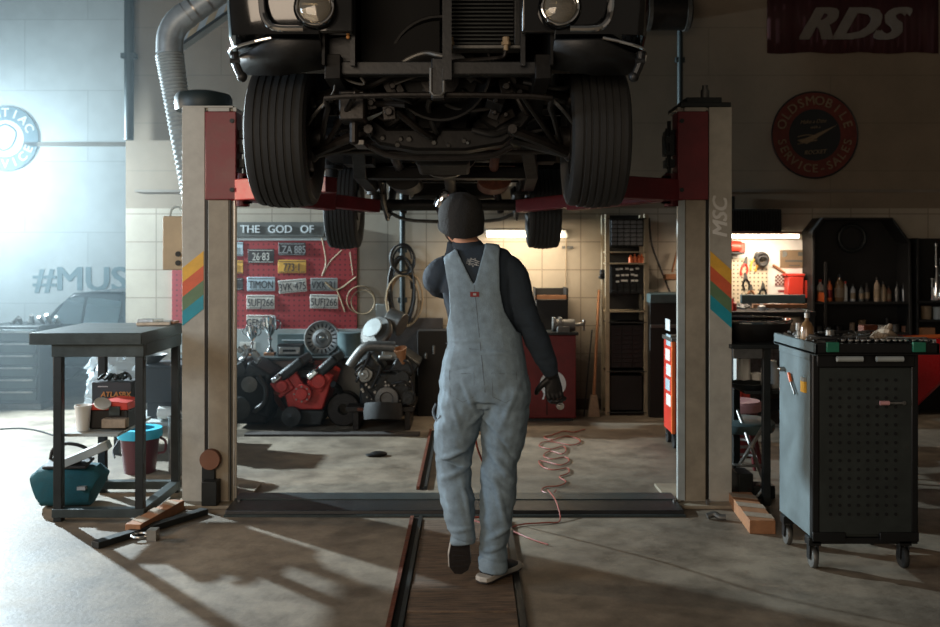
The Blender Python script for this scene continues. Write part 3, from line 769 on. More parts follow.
def keep(b, fn):
    """keep faces whose centre passes fn"""
    used = {}; nv = []; nf = []
    for f in b.f:
        c = sum((b.v[i] for i in f), V())/len(f)
        if fn(c):
            g = []
            for i in f:
                if i not in used: used[i] = len(nv); nv.append(b.v[i])
                g.append(used[i])
            nf.append(tuple(g))
    ec = {}
    for f in nf:
        for a, b_ in zip(f, f[1:]+f[:1]):
            k = (min(a,b_),max(a,b_)); ec[k] = ec.get(k,0)+1
    nb = {}
    for (a,b_), c in ec.items():
        if c == 1: nb.setdefault(a,[]).append(b_); nb.setdefault(b_,[]).append(a)
    for it in range(10):
        new = {i: nv[i]*.4+sum((nv[j] for j in js), V())/len(js)*.6 for i, js in nb.items()}
        for i, p in new.items(): nv[i] = p
    o = B(); o.v = nv; o.f = nf; o.mi = [0]*len(nf); return o
def folds(b, nor, fn):
    for i, p in enumerate(b.v): b.v[i] = p+nor[i]*fn(p)
man = thing('person', 'person in blue denim overalls, dark long-sleeved shirt and knit cap walking under the raised car', 'person', (.07,PY,0))
# ---- skeleton points
hipL = (PX(463),PY,PZ(392)); hipR = (PX(505),PY,PZ(390))
kneL = (PX(453),PY+.06,PZ(462)); kneR = (PX(500),PY+.03,PZ(460))
ankL = (PX(462),PY-.03,PZ(540)); ankR = (PX(492),PY+.0,PZ(566))
shL = (PX(445),PY,PZ(264)); shR = (PX(507),PY+.0,PZ(262))
elL = (PX(437),PY+.10,PZ(288))
elR = (PX(529),PY+.01,PZ(325)); wrR = (PX(552),PY+.05,PZ(372))
neck0 = (PX(470),PY,PZ(258)); neck1 = (PX(464),PY+.02,PZ(232))
def torso(b, g=0, low=True):
    s = [((PX(484),PY,PZ(398)),.165+g,.115+g), ((PX(484),PY,PZ(380)),.185+g,.13+g), ((PX(484.5),PY,PZ(362)),.178+g,.125+g), ((PX(485),PY,PZ(342)),.158+g,.112+g),
         ((PX(482),PY,PZ(322)),.152+g,.108+g), ((PX(479),PY,PZ(300)),.160+g,.112+g), ((PX(477),PY,PZ(282)),.172+g,.115+g), ((PX(476),PY,PZ(268)),.172+g,.108+g), ((PX(473.5),PY,PZ(256)),.152+g,.092+g), ((PX(472),PY+.005,PZ(249)),.075+g,.065+g)]
    loft(b, smooth_secs(s, 4), 28, 2.3)
def armR(b, g=0, end=1):
    s = [((PX(500),PY,PZ(266)),.055+g,.06+g),((PX(512),PY,PZ(275)),.062+g,.064+g),((PX(520),PY,PZ(300)),.056+g,.058+g),((PX(529),PY,PZ(323)),.047+g,.05+g),((PX(538),PY+.015,PZ(342)),.046+g,.048+g),((PX(548),PY+.035,PZ(364)),.035+g,.037+g)]
    if end: s.append(((PX(553),PY+.045,PZ(376)),.026+g*.5,.028+g*.5))
    loft(b, smooth_secs(s, 4), 18)
def armL(b, g=0, end=1):
    s = [((PX(458),PY-.01,PZ(270)),.05+g,.055+g),((PX(447),PY-.005,PZ(269)),.055+g,.06+g),((PX(438),PY+.01,PZ(276)),.058+g,.06+g),((PX(436),PY+.09,PZ(282)),.052+g,.054+g),((PX(441),PY+.19,PZ(287)),.050+g,.050+g),((PX(447),PY+.26,PZ(280)),.048+g,.048+g),((PX(453),PY+.27,PZ(262)),.042+g,.042+g),((PX(456),PY+.25,PZ(242)),.034+g,.035+g)]
    if end: s.append(((PX(456),PY+.235,PZ(228)),.026+g,.028+g))
    loft(b, smooth_secs(s, 4), 18)
def legL(b, g=0):
    s = [((PX(466),PY,PZ(378)),.10+g,.115+g),((PX(463),PY+.01,PZ(400)),.098+g,.11+g),((PX(457),PY+.03,PZ(428)),.085+g,.095+g),((PX(453),PY+.055,PZ(456)),.068+g,.075+g),((PX(454),PY+.04,PZ(476)),.063+g,.072+g),((PX(457),PY+.01,PZ(500)),.056+g,.064+g),((PX(461),PY-.02,PZ(522)),.043+g,.046+g),((PX(463),PY-.03,PZ(538)),.038+g,.042+g)]
    loft(b, smooth_secs(s, 4), 20)
def legR(b, g=0):
    s = [((PX(503),PY,PZ(378)),.10+g,.115+g),((PX(505),PY+.005,PZ(400)),.10+g,.11+g),((PX(504),PY+.02,PZ(428)),.088+g,.098+g),((PX(501),PY+.03,PZ(456)),.069+g,.077+g),((PX(499),PY+.02,PZ(478)),.064+g,.074+g),((PX(497),PY+.01,PZ(508)),.058+g,.066+g),((PX(494),PY+.0,PZ(545)),.043+g,.048+g),((PX(492),PY+.0,PZ(566)),.038+g,.045+g)]
    loft(b, smooth_secs(s, 4), 20)
def hand(b, wr, dr, palm_n, th, curl, sc=1.0, r=.0085):
    """palm plus four bent fingers and a thumb; wr wrist point, dr finger direction, palm_n palm normal, th thumb side"""
    dr = V(dr).normalized(); pn = V(palm_n).normalized(); th = V(th).normalized(); wr = V(wr)
    loft(b, [(tuple(wr-dr*.02),.026*sc,.02*sc,tuple(th)),(tuple(wr+dr*.02*sc),.034*sc,.019*sc,tuple(th)),(tuple(wr+dr*.06*sc),.041*sc,.017*sc,tuple(th)),(tuple(wr+dr*.092*sc),.039*sc,.013*sc,tuple(th))], 14)
    for i, (off, L) in enumerate(((.030,.072),(.011,.080),(-.009,.075),(-.028,.060))):
        p = wr+dr*.085*sc+th*off*sc; pts = [p-dr*.02, p]; d = dr.copy(); 
        for k, f in enumerate((.42,.32,.26)):
            d = (M.Rotation(R(curl[k]), 3, pn.cross(dr)) @ d) if True else d
            p = p+d*L*f*sc; pts.append(p)
        b.tube(pts, r, 8, 3, [r*1.12,r*1.12,r*1.02,r*.95,r*.8])
    p = wr+dr*.025*sc+th*.028*sc; d = (dr*.6+th*.8+pn*.25).normalized()
    pts = [p-th*.015, p, p+d*.035*sc, p+d*.035*sc+(d+pn*.5+dr*.6).normalized()*.03*sc, p+d*.035*sc+(d+pn*.5+dr*.6).normalized()*.03*sc+(dr+pn*.8).normalized()*.022*sc]
    b.tube(pts, r*1.15, 8, 3, [r*1.3,r*1.4,r*1.2,r*1.05,r*.9])
# ---- the body: one continuous skin
hb = B()
torso(hb, -.008); armR(hb, -.006); armL(hb, -.006); legL(hb, -.014); legR(hb, -.014)
loft(hb, smooth_secs([((PX(472),PY,PZ(256)),.075,.07),((PX(468),PY+.0,PZ(246)),.06,.06),((PX(464),PY-.01,PZ(234)),.057,.062),((PX(463),PY-.015,PZ(222)),.055,.062)],4), 20)
rw = V((PX(553),PY+.045,PZ(376)))
hand(hb, rw, (.12,.05,-1), (-.35,1,-.0), (-1,-.2,-.1), (32,48,40), 1.0, .0075)
lw = V((PX(456),PY+.235,PZ(228)))
hand(hb, lw, (-.25,-.1,1), (.5,-.4,.0), (1,.3,.2), (38,55,45), 1.0)
# head in its own frame (face towards +y), then tilted back and turned a little left
H0 = V((PX(460.5),PY+.005,PZ(220))); HM = M.Translation(H0) @ Euler((R(36), R(-4), R(14))).to_matrix().to_4x4() @ M.Scale(1.0,4)
hd = B()
loft(hd, smooth_secs([((0,.02,-.125),.035,.035),((0,.025,-.10),.052,.062),((0,.012,-.06),.066,.084),((0,.0,-.01),.074,.095),((0,-.005,.04),.077,.098),((0,-.005,.08),.066,.085),((0,-.003,.108),.035,.05),((0,0,.118),.01,.014)],4), 24)
# nose, brow, lips, ears, jaw
loft(hd, [((0,.085,.022),.009,.012),((0,.100,.0),.012,.016),((0,.108,-.022),.017,.018),((0,.098,-.03),.012,.01)], 12)
hd.ball((0,.088,.03),(.05,.014,.010),12); hd.ball((0,.093,-.052),(.024,.010,.006),12); hd.ball((0,.090,-.063),(.021,.011,.007),12)
hd.ball((0,.062,-.098),(.026,.028,.02),14)
for sg in (-1,1):
    hd.ball((sg*.079,-.005,-.012),(.009,.02,.033),12,(0,sg*8,sg*-20)); hd.ball((sg*.032,.083,-.02),(.02,.014,.018),10)
for p in hd.v: pass
hb.add(hd.v, hd.f, HM)
sk, nr = voxel(hb, .0065, 3)
body = make('body', sk, 'skin', man, sharp=80)
eyes = B(); 
for sg in (-1,1): eyes.ball((sg*.031,.089,.012),(.0125,.009,.008),12)
eb = B().add(eyes.v, eyes.f, HM); make('eyes', eb, 'white_plastic', body)
pb = B()
for sg in (-1,1): pb.ball((sg*.031,.0965,.013),(.0055,.003,.0055),10)
make('iris', B().add(pb.v,pb.f,HM), 'ink', body)
# beard and hair
be = B(); be.lathe_m([(sin(pi*j/12),-cos(pi*j/12)) for j in range(13)], HM@M.Translation((0,.03,-.075))@M.Diagonal((.069,.077,.066,1)), 24)
bv, bn = voxel(be, .006, 1); inv = HM.inverted()
bv2 = keep(bv, lambda c: (inv@c).z < -.028-.5*max(0,(inv@c).y-.06) and (inv@c).y > -.02)
o = make('beard', bv2, 'hair', man); so = o.modifiers.new('s','SOLIDIFY'); so.thickness = .008
ha = B(); ha.lathe_m([(sin(pi*j/12),-cos(pi*j/12)) for j in range(13)], HM@M.Translation((0,-.012,.0))@M.Diagonal((.0815,.096,.105,1)), 24)
hv = keep(voxel(ha,.006,1)[0], lambda c: (inv@c).y < .01 and (inv@c).z > -.075)
o = make('hair', hv, 'hair', man); so = o.modifiers.new('s','SOLIDIFY'); so.thickness = .006
# knit cap: fitted dome with rolled brim, slouching at the back
cp = B()
cp.lathe_m([(0,1.0),(.3,.97),(.58,.86),(.82,.64),(.96,.36),(1.0,.05),(.99,-.42),(.0,-.42)][::-1], HM@M.Translation((0,-.016,.018))@Euler((R(-14),0,0)).to_matrix().to_4x4()@M.Diagonal((.106,.122,.124,1)), 40)
cpb = B().torus((0,0,0), 1.0, .09, (0,0,1), 40, 10)
for i, p in enumerate(cp.v): cp.v[i] = p+(p-H0).normalized()*(.006*noise.noise(V((p.x*16,p.y*16,p.z*30)))+.0035*noise.noise(p*55))
cap = make('knit_cap', cp, 'cap_wool', man, sharp=70)
cb2 = B().add(cpb.v, cpb.f, HM@M.Translation((0,-.014,-.026))@Euler((R(-14),0,0)).to_matrix().to_4x4()@M.Diagonal((.099,.115,.16,1)))
make('cap_brim', cb2, 'cap_wool', cap)
# ---- shirt
sb = B(); torso(sb, .002); armR(sb, .012, 1); armL(sb, .012, 0)
loft(sb, smooth_secs([((PX(474),PY,PZ(262)),.11,.085),((PX(470),PY+.0,PZ(252)),.075,.072),((PX(466.5),PY-.006,PZ(244)),.066,.068),((PX(466),PY-.008,PZ(241)),.064,.067)],4), 24)
sv, sn = voxel(sb, .0065, 4)
def shirt_fold(p):
    d = 0
    for c, r in ((V(elR),.12),(V(elL),.12),(V((PX(515),PY,PZ(285))),.10),(V((PX(548),PY+.03,PZ(362))),.10)):
        k = max(0, 1-(p-c).length/r); d += k*.007*noise.noise(V((p.x*14,p.y*14,p.z*48)))
    return d+.004*noise.noise(p*18)
folds(sv, sn, shirt_fold)
sv = keep(sv, lambda c: not ((c-V((PX(466),PY-.008,PZ(239)))).length < .045 and c.z > PZ(245)))
shirt = make('shirt', sv, 'shirt', man, sharp=80)
# print on the upper back
pr = B()
pm = at((PX(473),PY-.124,PZ(262)), -12)
for i in range(7):
    a = 2*pi*i/7; pr.tube([pm@V((.010*cos(a),.010*sin(a),0)), pm@V((.026*cos(a+.35),.021*sin(a+.35),.002)), pm@V((.012*cos(a+.9),.012*sin(a+.9),0))], .0014, 5, 3)
for i in range(3): pr.tube([pm@V((-.03,.008-.009*i,0)),pm@V((0,.012-.009*i,.002)),pm@V((.03,.008-.009*i,0))], .0013, 5, 3)
# ---- overalls
ob = B(); torso(ob, .014); legL(ob, .018); legR(ob, .018)
# wide hem bell over the shoes
loft(ob, [((PX(462),PY-.02,PZ(520)),.055,.058),((PX(463),PY-.03,PZ(541)),.056,.058)],20)
loft(ob, [((PX(494),PY,PZ(540)),.058,.062),((PX(492.5),PY,PZ(569)),.070,.074)],20)
loft(ob, [((PX(484),PY,PZ(405)),.13,.10),((PX(484),PY,PZ(370)),.175,.125)],20)
ov, on = voxel(ob, .0065, 4)
def crease(p, cx_, cz_, ang, w, L, h):
    dx = p.x-cx_; dz = p.z-cz_; u = dx*cos(ang)+dz*sin(ang); v = -dx*sin(ang)+dz*cos(ang)
    return h*math.exp(-(v/w)**2)*math.exp(-(u/L)**2)
CR = [(PX(453),PZ(452),.5,.010,.07,.012),(PX(452),PZ(462),-.35,.010,.08,-.012),(PX(458),PZ(470),.4,.011,.07,.010),(PX(460),PZ(444),-.6,.010,.06,.009),
      (PX(500),PZ(462),-.9,.013,.09,.011),(PX(506),PZ(446),-1.0,.011,.08,-.009),(PX(494),PZ(478),-.8,.011,.08,.009),(PX(488),PZ(418),-.9,.012,.07,.009),(PX(478),PZ(412),.8,.011,.06,.008),
      (PX(460),PZ(525),.15,.009,.06,.008),(PX(461),PZ(536),-.2,.008,.06,-.008),(PX(492),PZ(545),.25,.010,.06,.009),(PX(491),PZ(557),-.2,.009,.07,-.009),(PX(497),PZ(530),.5,.010,.06,.008),
      (PX(462),PZ(366),.25,.008,.06,-.005),(PX(505),PZ(368),-.3,.008,.06,-.005),(PX(484),PZ(350),0,.007,.16,.004),(PX(470),PZ(338),.1,.008,.08,.005),(PX(505),PZ(352),-.2,.009,.07,.006),
      (PX(470),PZ(395),-1.2,.01,.08,.007),(PX(508),PZ(402),1.2,.012,.09,.007),(PX(456),PZ(410),-1.3,.010,.08,.006),(PX(500),PZ(500),-1.35,.012,.10,.010),(PX(466),PZ(500),-1.4,.010,.09,.009)]
folds(ov, on, lambda p: 1.25*sum(crease(p,*c) for c in CR)+.009*noise.noise(V((p.x*9,p.y*9,p.z*14)))*(1 if p.z<.95 else .5)+.005*noise.noise(V((p.x*24+p.z*10,p.y*20,p.z*26)))*(1 if p.z<.95 else .4))
def seg(z, pts):
    # piecewise-linear x at height z
    for (z0,x0),(z1,x1) in zip(pts, pts[1:]):
        if z0 >= z >= z1: return x0+(x1-x0)*(z0-z)/(z0-z1)
    return pts[-1][1] if z < pts[-1][0] else pts[0][1]
Lo = [(PZ(246),PX(444)),(PZ(262),PX(445)),(PZ(290),PX(450)),(PZ(310),PX(451)),(PZ(335),PX(446)),(PZ(346),PX(430))]
Ro = [(PZ(246),PX(499)),(PZ(262),PX(498)),(PZ(290),PX(499)),(PZ(310),PX(503)),(PZ(330),PX(515)),(PZ(346),PX(540))]
Li = [(PZ(246),PX(455)),(PZ(285),PX(474))]; Ri = [(PZ(246),PX(485)),(PZ(285),PX(474))]
def omask(c):
    if c.z > PZ(545) and c.z < PZ(346): return True
    if c.z <= PZ(545): return True
    if c.y > PY+.02:   # bib front
        return c.z < PZ(290) and abs(c.x-PX(478)) < .12 or abs(c.x-PX(456)) < .02 or abs(c.x-PX(494)) < .02
    if not seg(c.z, Lo) < c.x < seg(c.z, Ro): return False
    if c.z > PZ(284) and seg(c.z, Li) < c.x < seg(c.z, Ri): return False
    return True
ov = keep(ov, lambda c: omask(c) and not (c.z < PZ(560) and (c-V((PX(492.5),PY,PZ(569)))).length < .052) and not ((c-V((PX(463),PY-.03,PZ(541)))).length < .042))
ova = make('overalls', ov, 'denim', man, sharp=80)
so = ova.modifiers.new('s','SOLIDIFY'); so.thickness = .004; so.offset = 1
# seams, pockets, label
def surf(px, py, out=.003):
    """point on the back of the overalls"""
    x, z = PX(px), PZ(py); best = None
    for p in ov.v:
        if p.y < PY+.02:
            d = (p.x-x)**2+(p.z-z)**2
            if best is None or d < best[0]: best = (d, p)
    q = best[1]; return V((x, q.y-out, z))
def seam(pts, r=.0022):
    return B().tube([surf(a,b2) for a,b2 in pts], r, 6)
make('back_seam', seam([(474+i*.9/1.0*.9, 284+i*8) for i in range(14)]), 'denim_seam', ova)
make('waist_seam', seam([(446,343),(455,345),(470,346),(485,347),(500,347),(515,346),(521,344)]), 'denim_seam', ova)
for nm, pts in (('back_pocket', [(450,368),(462,370),(474,369),(474,392),(463,398),(451,391),(450,368)]),('back_pocket', [(491,369),(503,370),(515,368),(516,391),(504,398),(492,392),(491,369)])):
    dense = []
    for (a,b2),(c_,d_) in zip(pts, pts[1:]):
        for k in range(4): dense.append((a+(c_-a)*k/4, b2+(d_-b2)*k/4))
    dense.append(pts[-1]); make(nm, seam(dense, .0018), 'denim_seam', ova)
make('tool_loop', B().tube([surf(436,404,.004),surf(433,412,.012),surf(437,420,.008),surf(441,414,.004)], .006, 8, 3), 'denim_seam', ova)
s1 = surf(474.5,293,.004)
lbm = at(s1, 0)
lab = make('label_patch', B().box(-.020,.020,-.011,.011,-.001,.002, lbm), 'red_label', ova)
make('patch_print', B().box(-.007,.007,-.005,.005,.002,.003, lbm), 'grey_print', lab)
# project the shirt print on the shirt
def ssurf(x, z):
    best = min(((p.x-x)**2+(p.z-z)**2, p.y) for p in sv.v if p.y < PY); return best[1]
for i, p in enumerate(pr.v): pr.v[i] = V((p.x, ssurf(p.x,p.z)-.0015+(p.y-(PY-.124))*.5, p.z))
make('back_print', pr, 'grey_print', shirt)
# ---- glove with fingers on the right hand
gb = B(); hand(gb, rw, (.12,.05,-1), (-.35,1,0), (-1,-.2,-.1), (32,48,40), 1.04, .0125)
loft(gb, [(tuple(rw+V((-.012,-.002,.03))),.033,.035),(tuple(rw+V((0,0,-.01))),.031,.03)], 16)
gv, gn = voxel(gb, .0045, 1)
make('glove', gv, 'glove', man, sharp=80)
# ---- shoes
def shoe(name, mx):
    r = sube(name, man, mx.translation)
    sole = [(-.040,-.10),(-.03,-.125),(0,-.135),(.03,-.125),(.040,-.10),(.036,-.02),(.044,.06),(.048,.10),(.038,.14),(.01,.16),(-.02,.155),(-.042,.12),(-.046,.06),(-.036,-.02)]
    ub = B()
    loft(ub, smooth_secs([((0,-.09,.03),.036,.035),((0,-.05,.05),.038,.055),((0,-.0,.05),.038,.05),((0,.06,.035),.042,.032),((0,.11,.028),.040,.022),((0,.148,.022),.02,.012)],4), 20)
    u2 = B().add(ub.v, ub.f, mx); make('upper', u2, 'glove', r)
    b1 = B().prism(sole, .0, .008, 'XY'); make('outsole', B().add(b1.v,b1.f,mx), 'sole', r, bevel=.002)
    big = [(x*1.06,y*1.03) for x,y in sole]
    b3 = B().prism(big, .008, .032, 'XY'); make('midsole', B().add(b3.v,b3.f,mx), 'white_rubber', r, bevel=.005)
    tg = B()
    for k in range(9): tg.box(-.03,.03,-.11+k*.028,-.10+k*.028,-.003,.0)
    make('tread', B().add(tg.v,tg.f,mx), 'sole', r)
    if 1:
        lc = B()
        for k in range(4): lc.tube([(-.02,.02+.018*k,.075-.01*k),(0,.022+.018*k,.082-.01*k),(.02,.02+.018*k,.075-.01*k)],.003,6,2)
        make('laces', B().add(lc.v,lc.f,mx), 'white_rubber', r)
shoe('shoe', M.Translation((PX(490),PY+.0,.021)) @ Euler((0,0,R(-38))).to_matrix().to_4x4() @ M.Translation((0,.06,0)))
# left foot: toe on the floor, heel lifted, sole to the camera
shoe('shoe', M.Translation((PX(459),PY+.045,.036)) @ Euler((R(-68),0,R(6))).to_matrix().to_4x4() @ M.Scale(1.12,4) @ M.Translation((0,-.15,0)))

# things in the hands (they are things of their own)
p = rw+V((.04,.03,-.15))
sr = thing('socket_wrench', 'small chrome socket wrench held in the person\'s black gloved hand', 'wrench', p)
make('handle', B().cyl(p+V((-.05,.0,.10)), p+V((.0,0,.01)), .007, n=12), 'chrome', sr)
make('head', B().cyl(p+V((.0,-.018,.0)),p+V((.0,.018,.0)),.019,n=20).cyl(p+V((.0,-.035,.0)),p+V((.0,-.018,.0)),.012,n=16), 'chrome', sr, bevel=.002)
q = V((PX(443,PY+.2),PY+.2,PZ(199,PY+.2)))
il = thing('inspection_lamp', 'small chrome inspection lamp held up beside the person\'s knit cap', 'lamp', q)
make('shade', B().lathe([(.0,.045),(.016,.043),(.031,.025),(.037,-.01),(.036,-.04),(.032,-.04),(.033,-.01),(.027,.02),(.0,.038)], q, (.4,-.3,1), 24), 'chrome', il)
make('handle', B().cyl(q+V((-.01,.01,-.035)), lw+V((.02,0,.05)), .013, n=12), 'cable_black', il)
make('lens', B().ball(q+V((.018,-.022,.012)),(.016,.008,.012),12), 'pink_plastic', il)
# ================================================================ LEFT: bench with shelf, bag, bucket, bin
t = thing('steel_workbench', 'dark steel frame workbench with thick top standing left of the left lift post', 'workbench', (-2.17,5.65,0))
zt = Z(333,5.2); zb = Z(345,5.2)
make('bench_top', B().box(-2.51,-1.87,5.2,5.95,zb,zt), 'bench_metal', t, bevel=.004)
make('apron', B().box(-2.40,-1.87,5.24,5.28,Z(357,5.24),zb), 'bench_metal', t, bevel=.003)
make('apron', B().box(-1.91,-1.87,5.28,5.93,Z(357,5.24),zb), 'bench_metal', t, bevel=.003)
make('apron', B().box(-2.40,-2.36,5.28,5.93,Z(357,5.24),zb), 'bench_metal', t, bevel=.003)
for (x,yy) in ((-2.37,5.27),(-1.90,5.27),(-2.37,5.90),(-1.90,5.90)):
    make('leg', B().box(x-.024,x+.024,yy-.024,yy+.024,0,Z(357,5.24)), 'bench_dark', t, bevel=.003)
for a in ((-2.40,-1.87,5.24,5.30),(-2.40,-1.87,5.87,5.93),(-1.93,-1.87,5.30,5.87)):
    make('bottom_rail', B().box(a[0],a[1],a[2],a[3],.025,.075), 'bench_metal', t, bevel=.003)
shz = Z(431,5.4)
make('shelf', B().box(-2.40,-2.05,5.32,5.88,shz-.018,shz), 'grey_board', t, bevel=.002)
one('vise_plate', 'small bright steel plate and rags lying on the dark workbench top', 'metal plate', B().boxc((-2.0,5.8,zt+.012),(.2,.18,.022),(0,0,12)).boxc((-2.02,5.78,zt+.03),(.12,.1,.016),(0,0,-20)), 'steel', bevel=.002)
one('cardboard_box', 'small brown cardboard box on the workbench beside the left lift post', 'box', B().box(X(152,5.95),X(180,5.95),5.80,5.94,zt+.001,Z(320,5.95)), 'cardboard', bevel=.003)
# bucket and white cup on the shelf
b = B().lathe([(.0,0),(.036,0),(.046,.135),(.05,.135),(.05,.15),(.046,.15),(.034,.01),(0,.01)], (X(83,5.42),5.42,shz+.001), n=24)
tb_ = thing('white_tub', 'white plastic tub with its lid ajar, at the left end of the bench shelf', 'tub', (X(83,5.42),5.42,shz+.001))
make('tub_body', b, 'white_plastic', tb_)
make('lid', B().lathe([(0,0),(.048,0),(.048,.012),(0,.014)], (X(103,5.42),5.41,Z(404,5.42)), (.35,-.4,.8), 24), 'white_plastic', tb_)
tx = thing('toolbox', 'black toolbox with a red lid on the bench shelf', 'toolbox', (X(113,5.5),5.55,shz+.001))
x0,x1 = X(91,5.5),X(131,5.5)
make('box_body', B().box(x0,x1,5.45,5.65,shz+.002,Z(410,5.45)), 'cable_black', tx, bevel=.008)
make('lid', B().prism([(x0-.004,Z(410,5.45)),(x1+.004,Z(410,5.45)),(x1,Z(403,5.45)),((x0+x1)/2,Z(401,5.45)),(x0+.01,Z(405,5.45))], 5.44, 5.66), 'red_plastic', tx, bevel=.005)
make('latch', B().box(X(110,5.45),X(121,5.45),5.43,5.446,Z(415,5.45),Z(406,5.45)), 'bench_metal', tx, bevel=.002)
make('side_tray', B().box(X(104,5.42),X(128,5.42),5.38,5.44,Z(427,5.42),Z(418,5.42)), 'rag', tx, bevel=.004)
bx_ = thing('battery_box', 'dark battery carton with gold lettering standing behind the toolbox', 'battery carton', (X(115,5.8),5.75,shz+.001))
make('carton', B().box(X(95,5.75),X(134,5.75),5.70,5.86,shz+.002,Z(381,5.75)), 'dark_box', bx_, bevel=.003)
make('lettering', B().text('ATLASBX', .045, at((X(116,5.7),5.697,Z(394.5,5.7))), .02, .15, .001), 'gold_print', bx_)
make('small_print', B().box(X(98,5.7),X(108,5.7),5.696,5.699,Z(387,5.7),Z(386,5.7)), 'grey_print', bx_)
g = B(); zt_ = Z(381,5.75)
for i in range(8):
    a = X(99,5.75)+i*.022; g.tube([(a,5.76+rnd(-.04,.04),zt_+.012),(a+.02,5.78,zt_+.03+rnd(0,.02)),(a+.05,5.76+rnd(-.04,.04),zt_+.015)], .01, 6, 3)
one('rag_bundle', 'crumpled grey rag bundle on top of the dark battery carton', 'rag', g, 'bench_metal')
# teal tool bag
tbx = (X(70,5.62)); 
bag = thing('tool_bag', 'teal fabric tool bag with black handles on the floor beside the steel workbench', 'tool bag', (tbx,5.75,0))
bb = B()
loft(bb, [((-2.63,5.60,.118),.11,.09,(0,1,0)),((-2.61,5.60,.125),.12,.118,(0,1,0)),((-2.45,5.62,.13),.125,.128,(0,1,0)),((-2.31,5.64,.12),.12,.118,(0,1,0)),((-2.29,5.64,.11),.11,.09,(0,1,0))], 24, 3.5)
make('bag_body', bb, 'teal_fabric', bag, bevel=.004)
make('bag_flap', B().boxc((-2.45,5.58,.262),(.26,.15,.02),(10,0,3)), 'cable_black', bag, bevel=.006)
make('bag_handle', B().tube([(-2.58,5.62,.27),(-2.56,5.62,.34),(-2.48,5.63,.37),(-2.38,5.65,.34),(-2.36,5.66,.27)], .011, 8, 4), 'cable_black', bag)
make('zip', B().tube([(-2.58,5.53,.245),(-2.45,5.54,.252),(-2.33,5.56,.245)], .005, 6, 3), 'cable_black', bag)
make('pocket_label', B().box(-2.36,-2.31,5.49,5.5,.12,.14).boxc((-2.335,5.5,.13),(.05,.03,.02)), 'grey_print', bag)
one('metal_bracket', 'pale angled metal tray leaning on top of the teal tool bag', 'metal tray', B().boxc((-2.33,5.56,.325),(.28,.09,.05),(0,-22,8)), 'grey_board', bevel=.004)
# maroon bucket with cyan rim
bc = V((X(140,6.45),6.45,0))
bk = thing('bucket', 'maroon bucket with a cyan rim on the floor behind the steel workbench', 'bucket', bc)
make('bucket_body', B().lathe([(0,0),(.105,0),(.135,.26),(.125,.26),(.10,.012),(0,.012)], bc, n=32), 'maroon_plastic', bk)
make('rim', B().lathe([(.125,.245),(.15,.245),(.155,.27),(.15,.31),(.098,.31),(.132,.26),(.125,.26),(.125,.245)], bc, n=32), 'cyan_plastic', bk)
make('handle', B().tube([bc+V((-.15,0,.22)),bc+V((-.17,-.05,.16)),bc+V((-.14,-.10,.12))], .007, 6, 4), 'cable_black', bk)
make('handle_loop', B().tube([bc+V((.145,-.02,.25)),bc+V((.19,-.03,.22)),bc+V((.185,-.03,.15)),bc+V((.14,-.04,.14))], .009, 6, 4), 'maroon_plastic', bk)
one('waste_bin', 'dented grey metal bin right behind the left lift post', 'bin', B().lathe([(0,0),(.09,0),(.10,.02),(.095,.14),(.103,.15),(.10,.38),(.106,.40),(.09,.40),(.08,.02),(0,.02)], (X(180,6.35),6.42,0), n=28), 'dull_steel')
# back bench in the haze behind
bt = thing('low_table', 'low grey table holding rags and a dark crate behind the maroon bucket', 'table', (-2.15,7.2,0))
make('table_top', B().box(-2.75,-1.97,6.95,7.5,Z(425,7.0),Z(421,7.0)), 'grey_board', bt, bevel=.003)
for x in (-2.70,-2.02):
    for yy in (7.0,7.45): make('leg', B().box(x-.02,x+.02,yy-.02,yy+.02,0,Z(425,7.0)), 'bench_dark', bt)
one('storage_crate', 'dark storage crate on the low table, seen between workbench leg and lift post', 'crate', B().box(X(143,7.1),X(181,7.1),7.1,7.42,Z(403,7.1),Z(366,7.1)).box(X(141,7.1),X(183,7.1),7.09,7.43,Z(368,7.1),Z(365,7.1)).box(X(146,7.1),X(178,7.1),7.12,7.4,Z(421,7.1)+.001,Z(402,7.1)), 'dark_box', bevel=.004)
one('parts_bowl', 'grey enamel bowl of parts standing on the dark storage crate', 'bowl', B().lathe([(0,0),(.05,0),(.12,.06),(.125,.065),(.115,.065),(.045,.01),(0,.01)], (X(152,7.25),7.25,Z(365,7.1)+.002), n=28), 'dull_steel')
one('white_canister', 'white plastic canister lying by the crate on the low table', 'canister', B().cyl((X(158,7.0),7.02,Z(413,7.0)),(X(176,7.0),7.02,Z(414,7.0)),.05,n=20).cyl((X(176,7.0),7.02,Z(414,7.0)),(X(180,7.0),7.02,Z(414,7.0)),.025,n=12), 'white_plastic', bevel=.004)
# bar lying on floor by the post
def bar(name, label, p0, p1, w, h, striped=True):
    p0 = V(p0); p1 = V(p1); d = p1-p0; L = d.length; mx = M.Translation(p0) @ d.to_track_quat('X','Z').to_matrix().to_4x4()
    t = thing(name, label, 'barrier beam', (p0+p1)/2)
    make('beam', B().box(0,L,-w/2,w/2,0,h,mx), 'cardboard' if not striped else 'wood_raw', t, bevel=.003)
    if striped:
        n = 3
        for i in range(n):
            a = L*(i+.15)/n; b2 = a+L/n*.45
            q = B().add([(a,-w/2-.002,h+.001),(b2,-w/2-.002,h+.001),(b2+.05,w/2+.002,h+.001),(a+.05,w/2+.002,h+.001),(a,-w/2-.002,h+.003),(b2,-w/2-.002,h+.003),(b2+.05,w/2+.002,h+.003),(a+.05,w/2+.002,h+.003)],[(0,1,2,3),(4,5,6,7),(0,1,5,4),(1,2,6,5),(2,3,7,6),(3,0,4,7)], mx)
            make('stripe', q, 'rag', t)
    return t
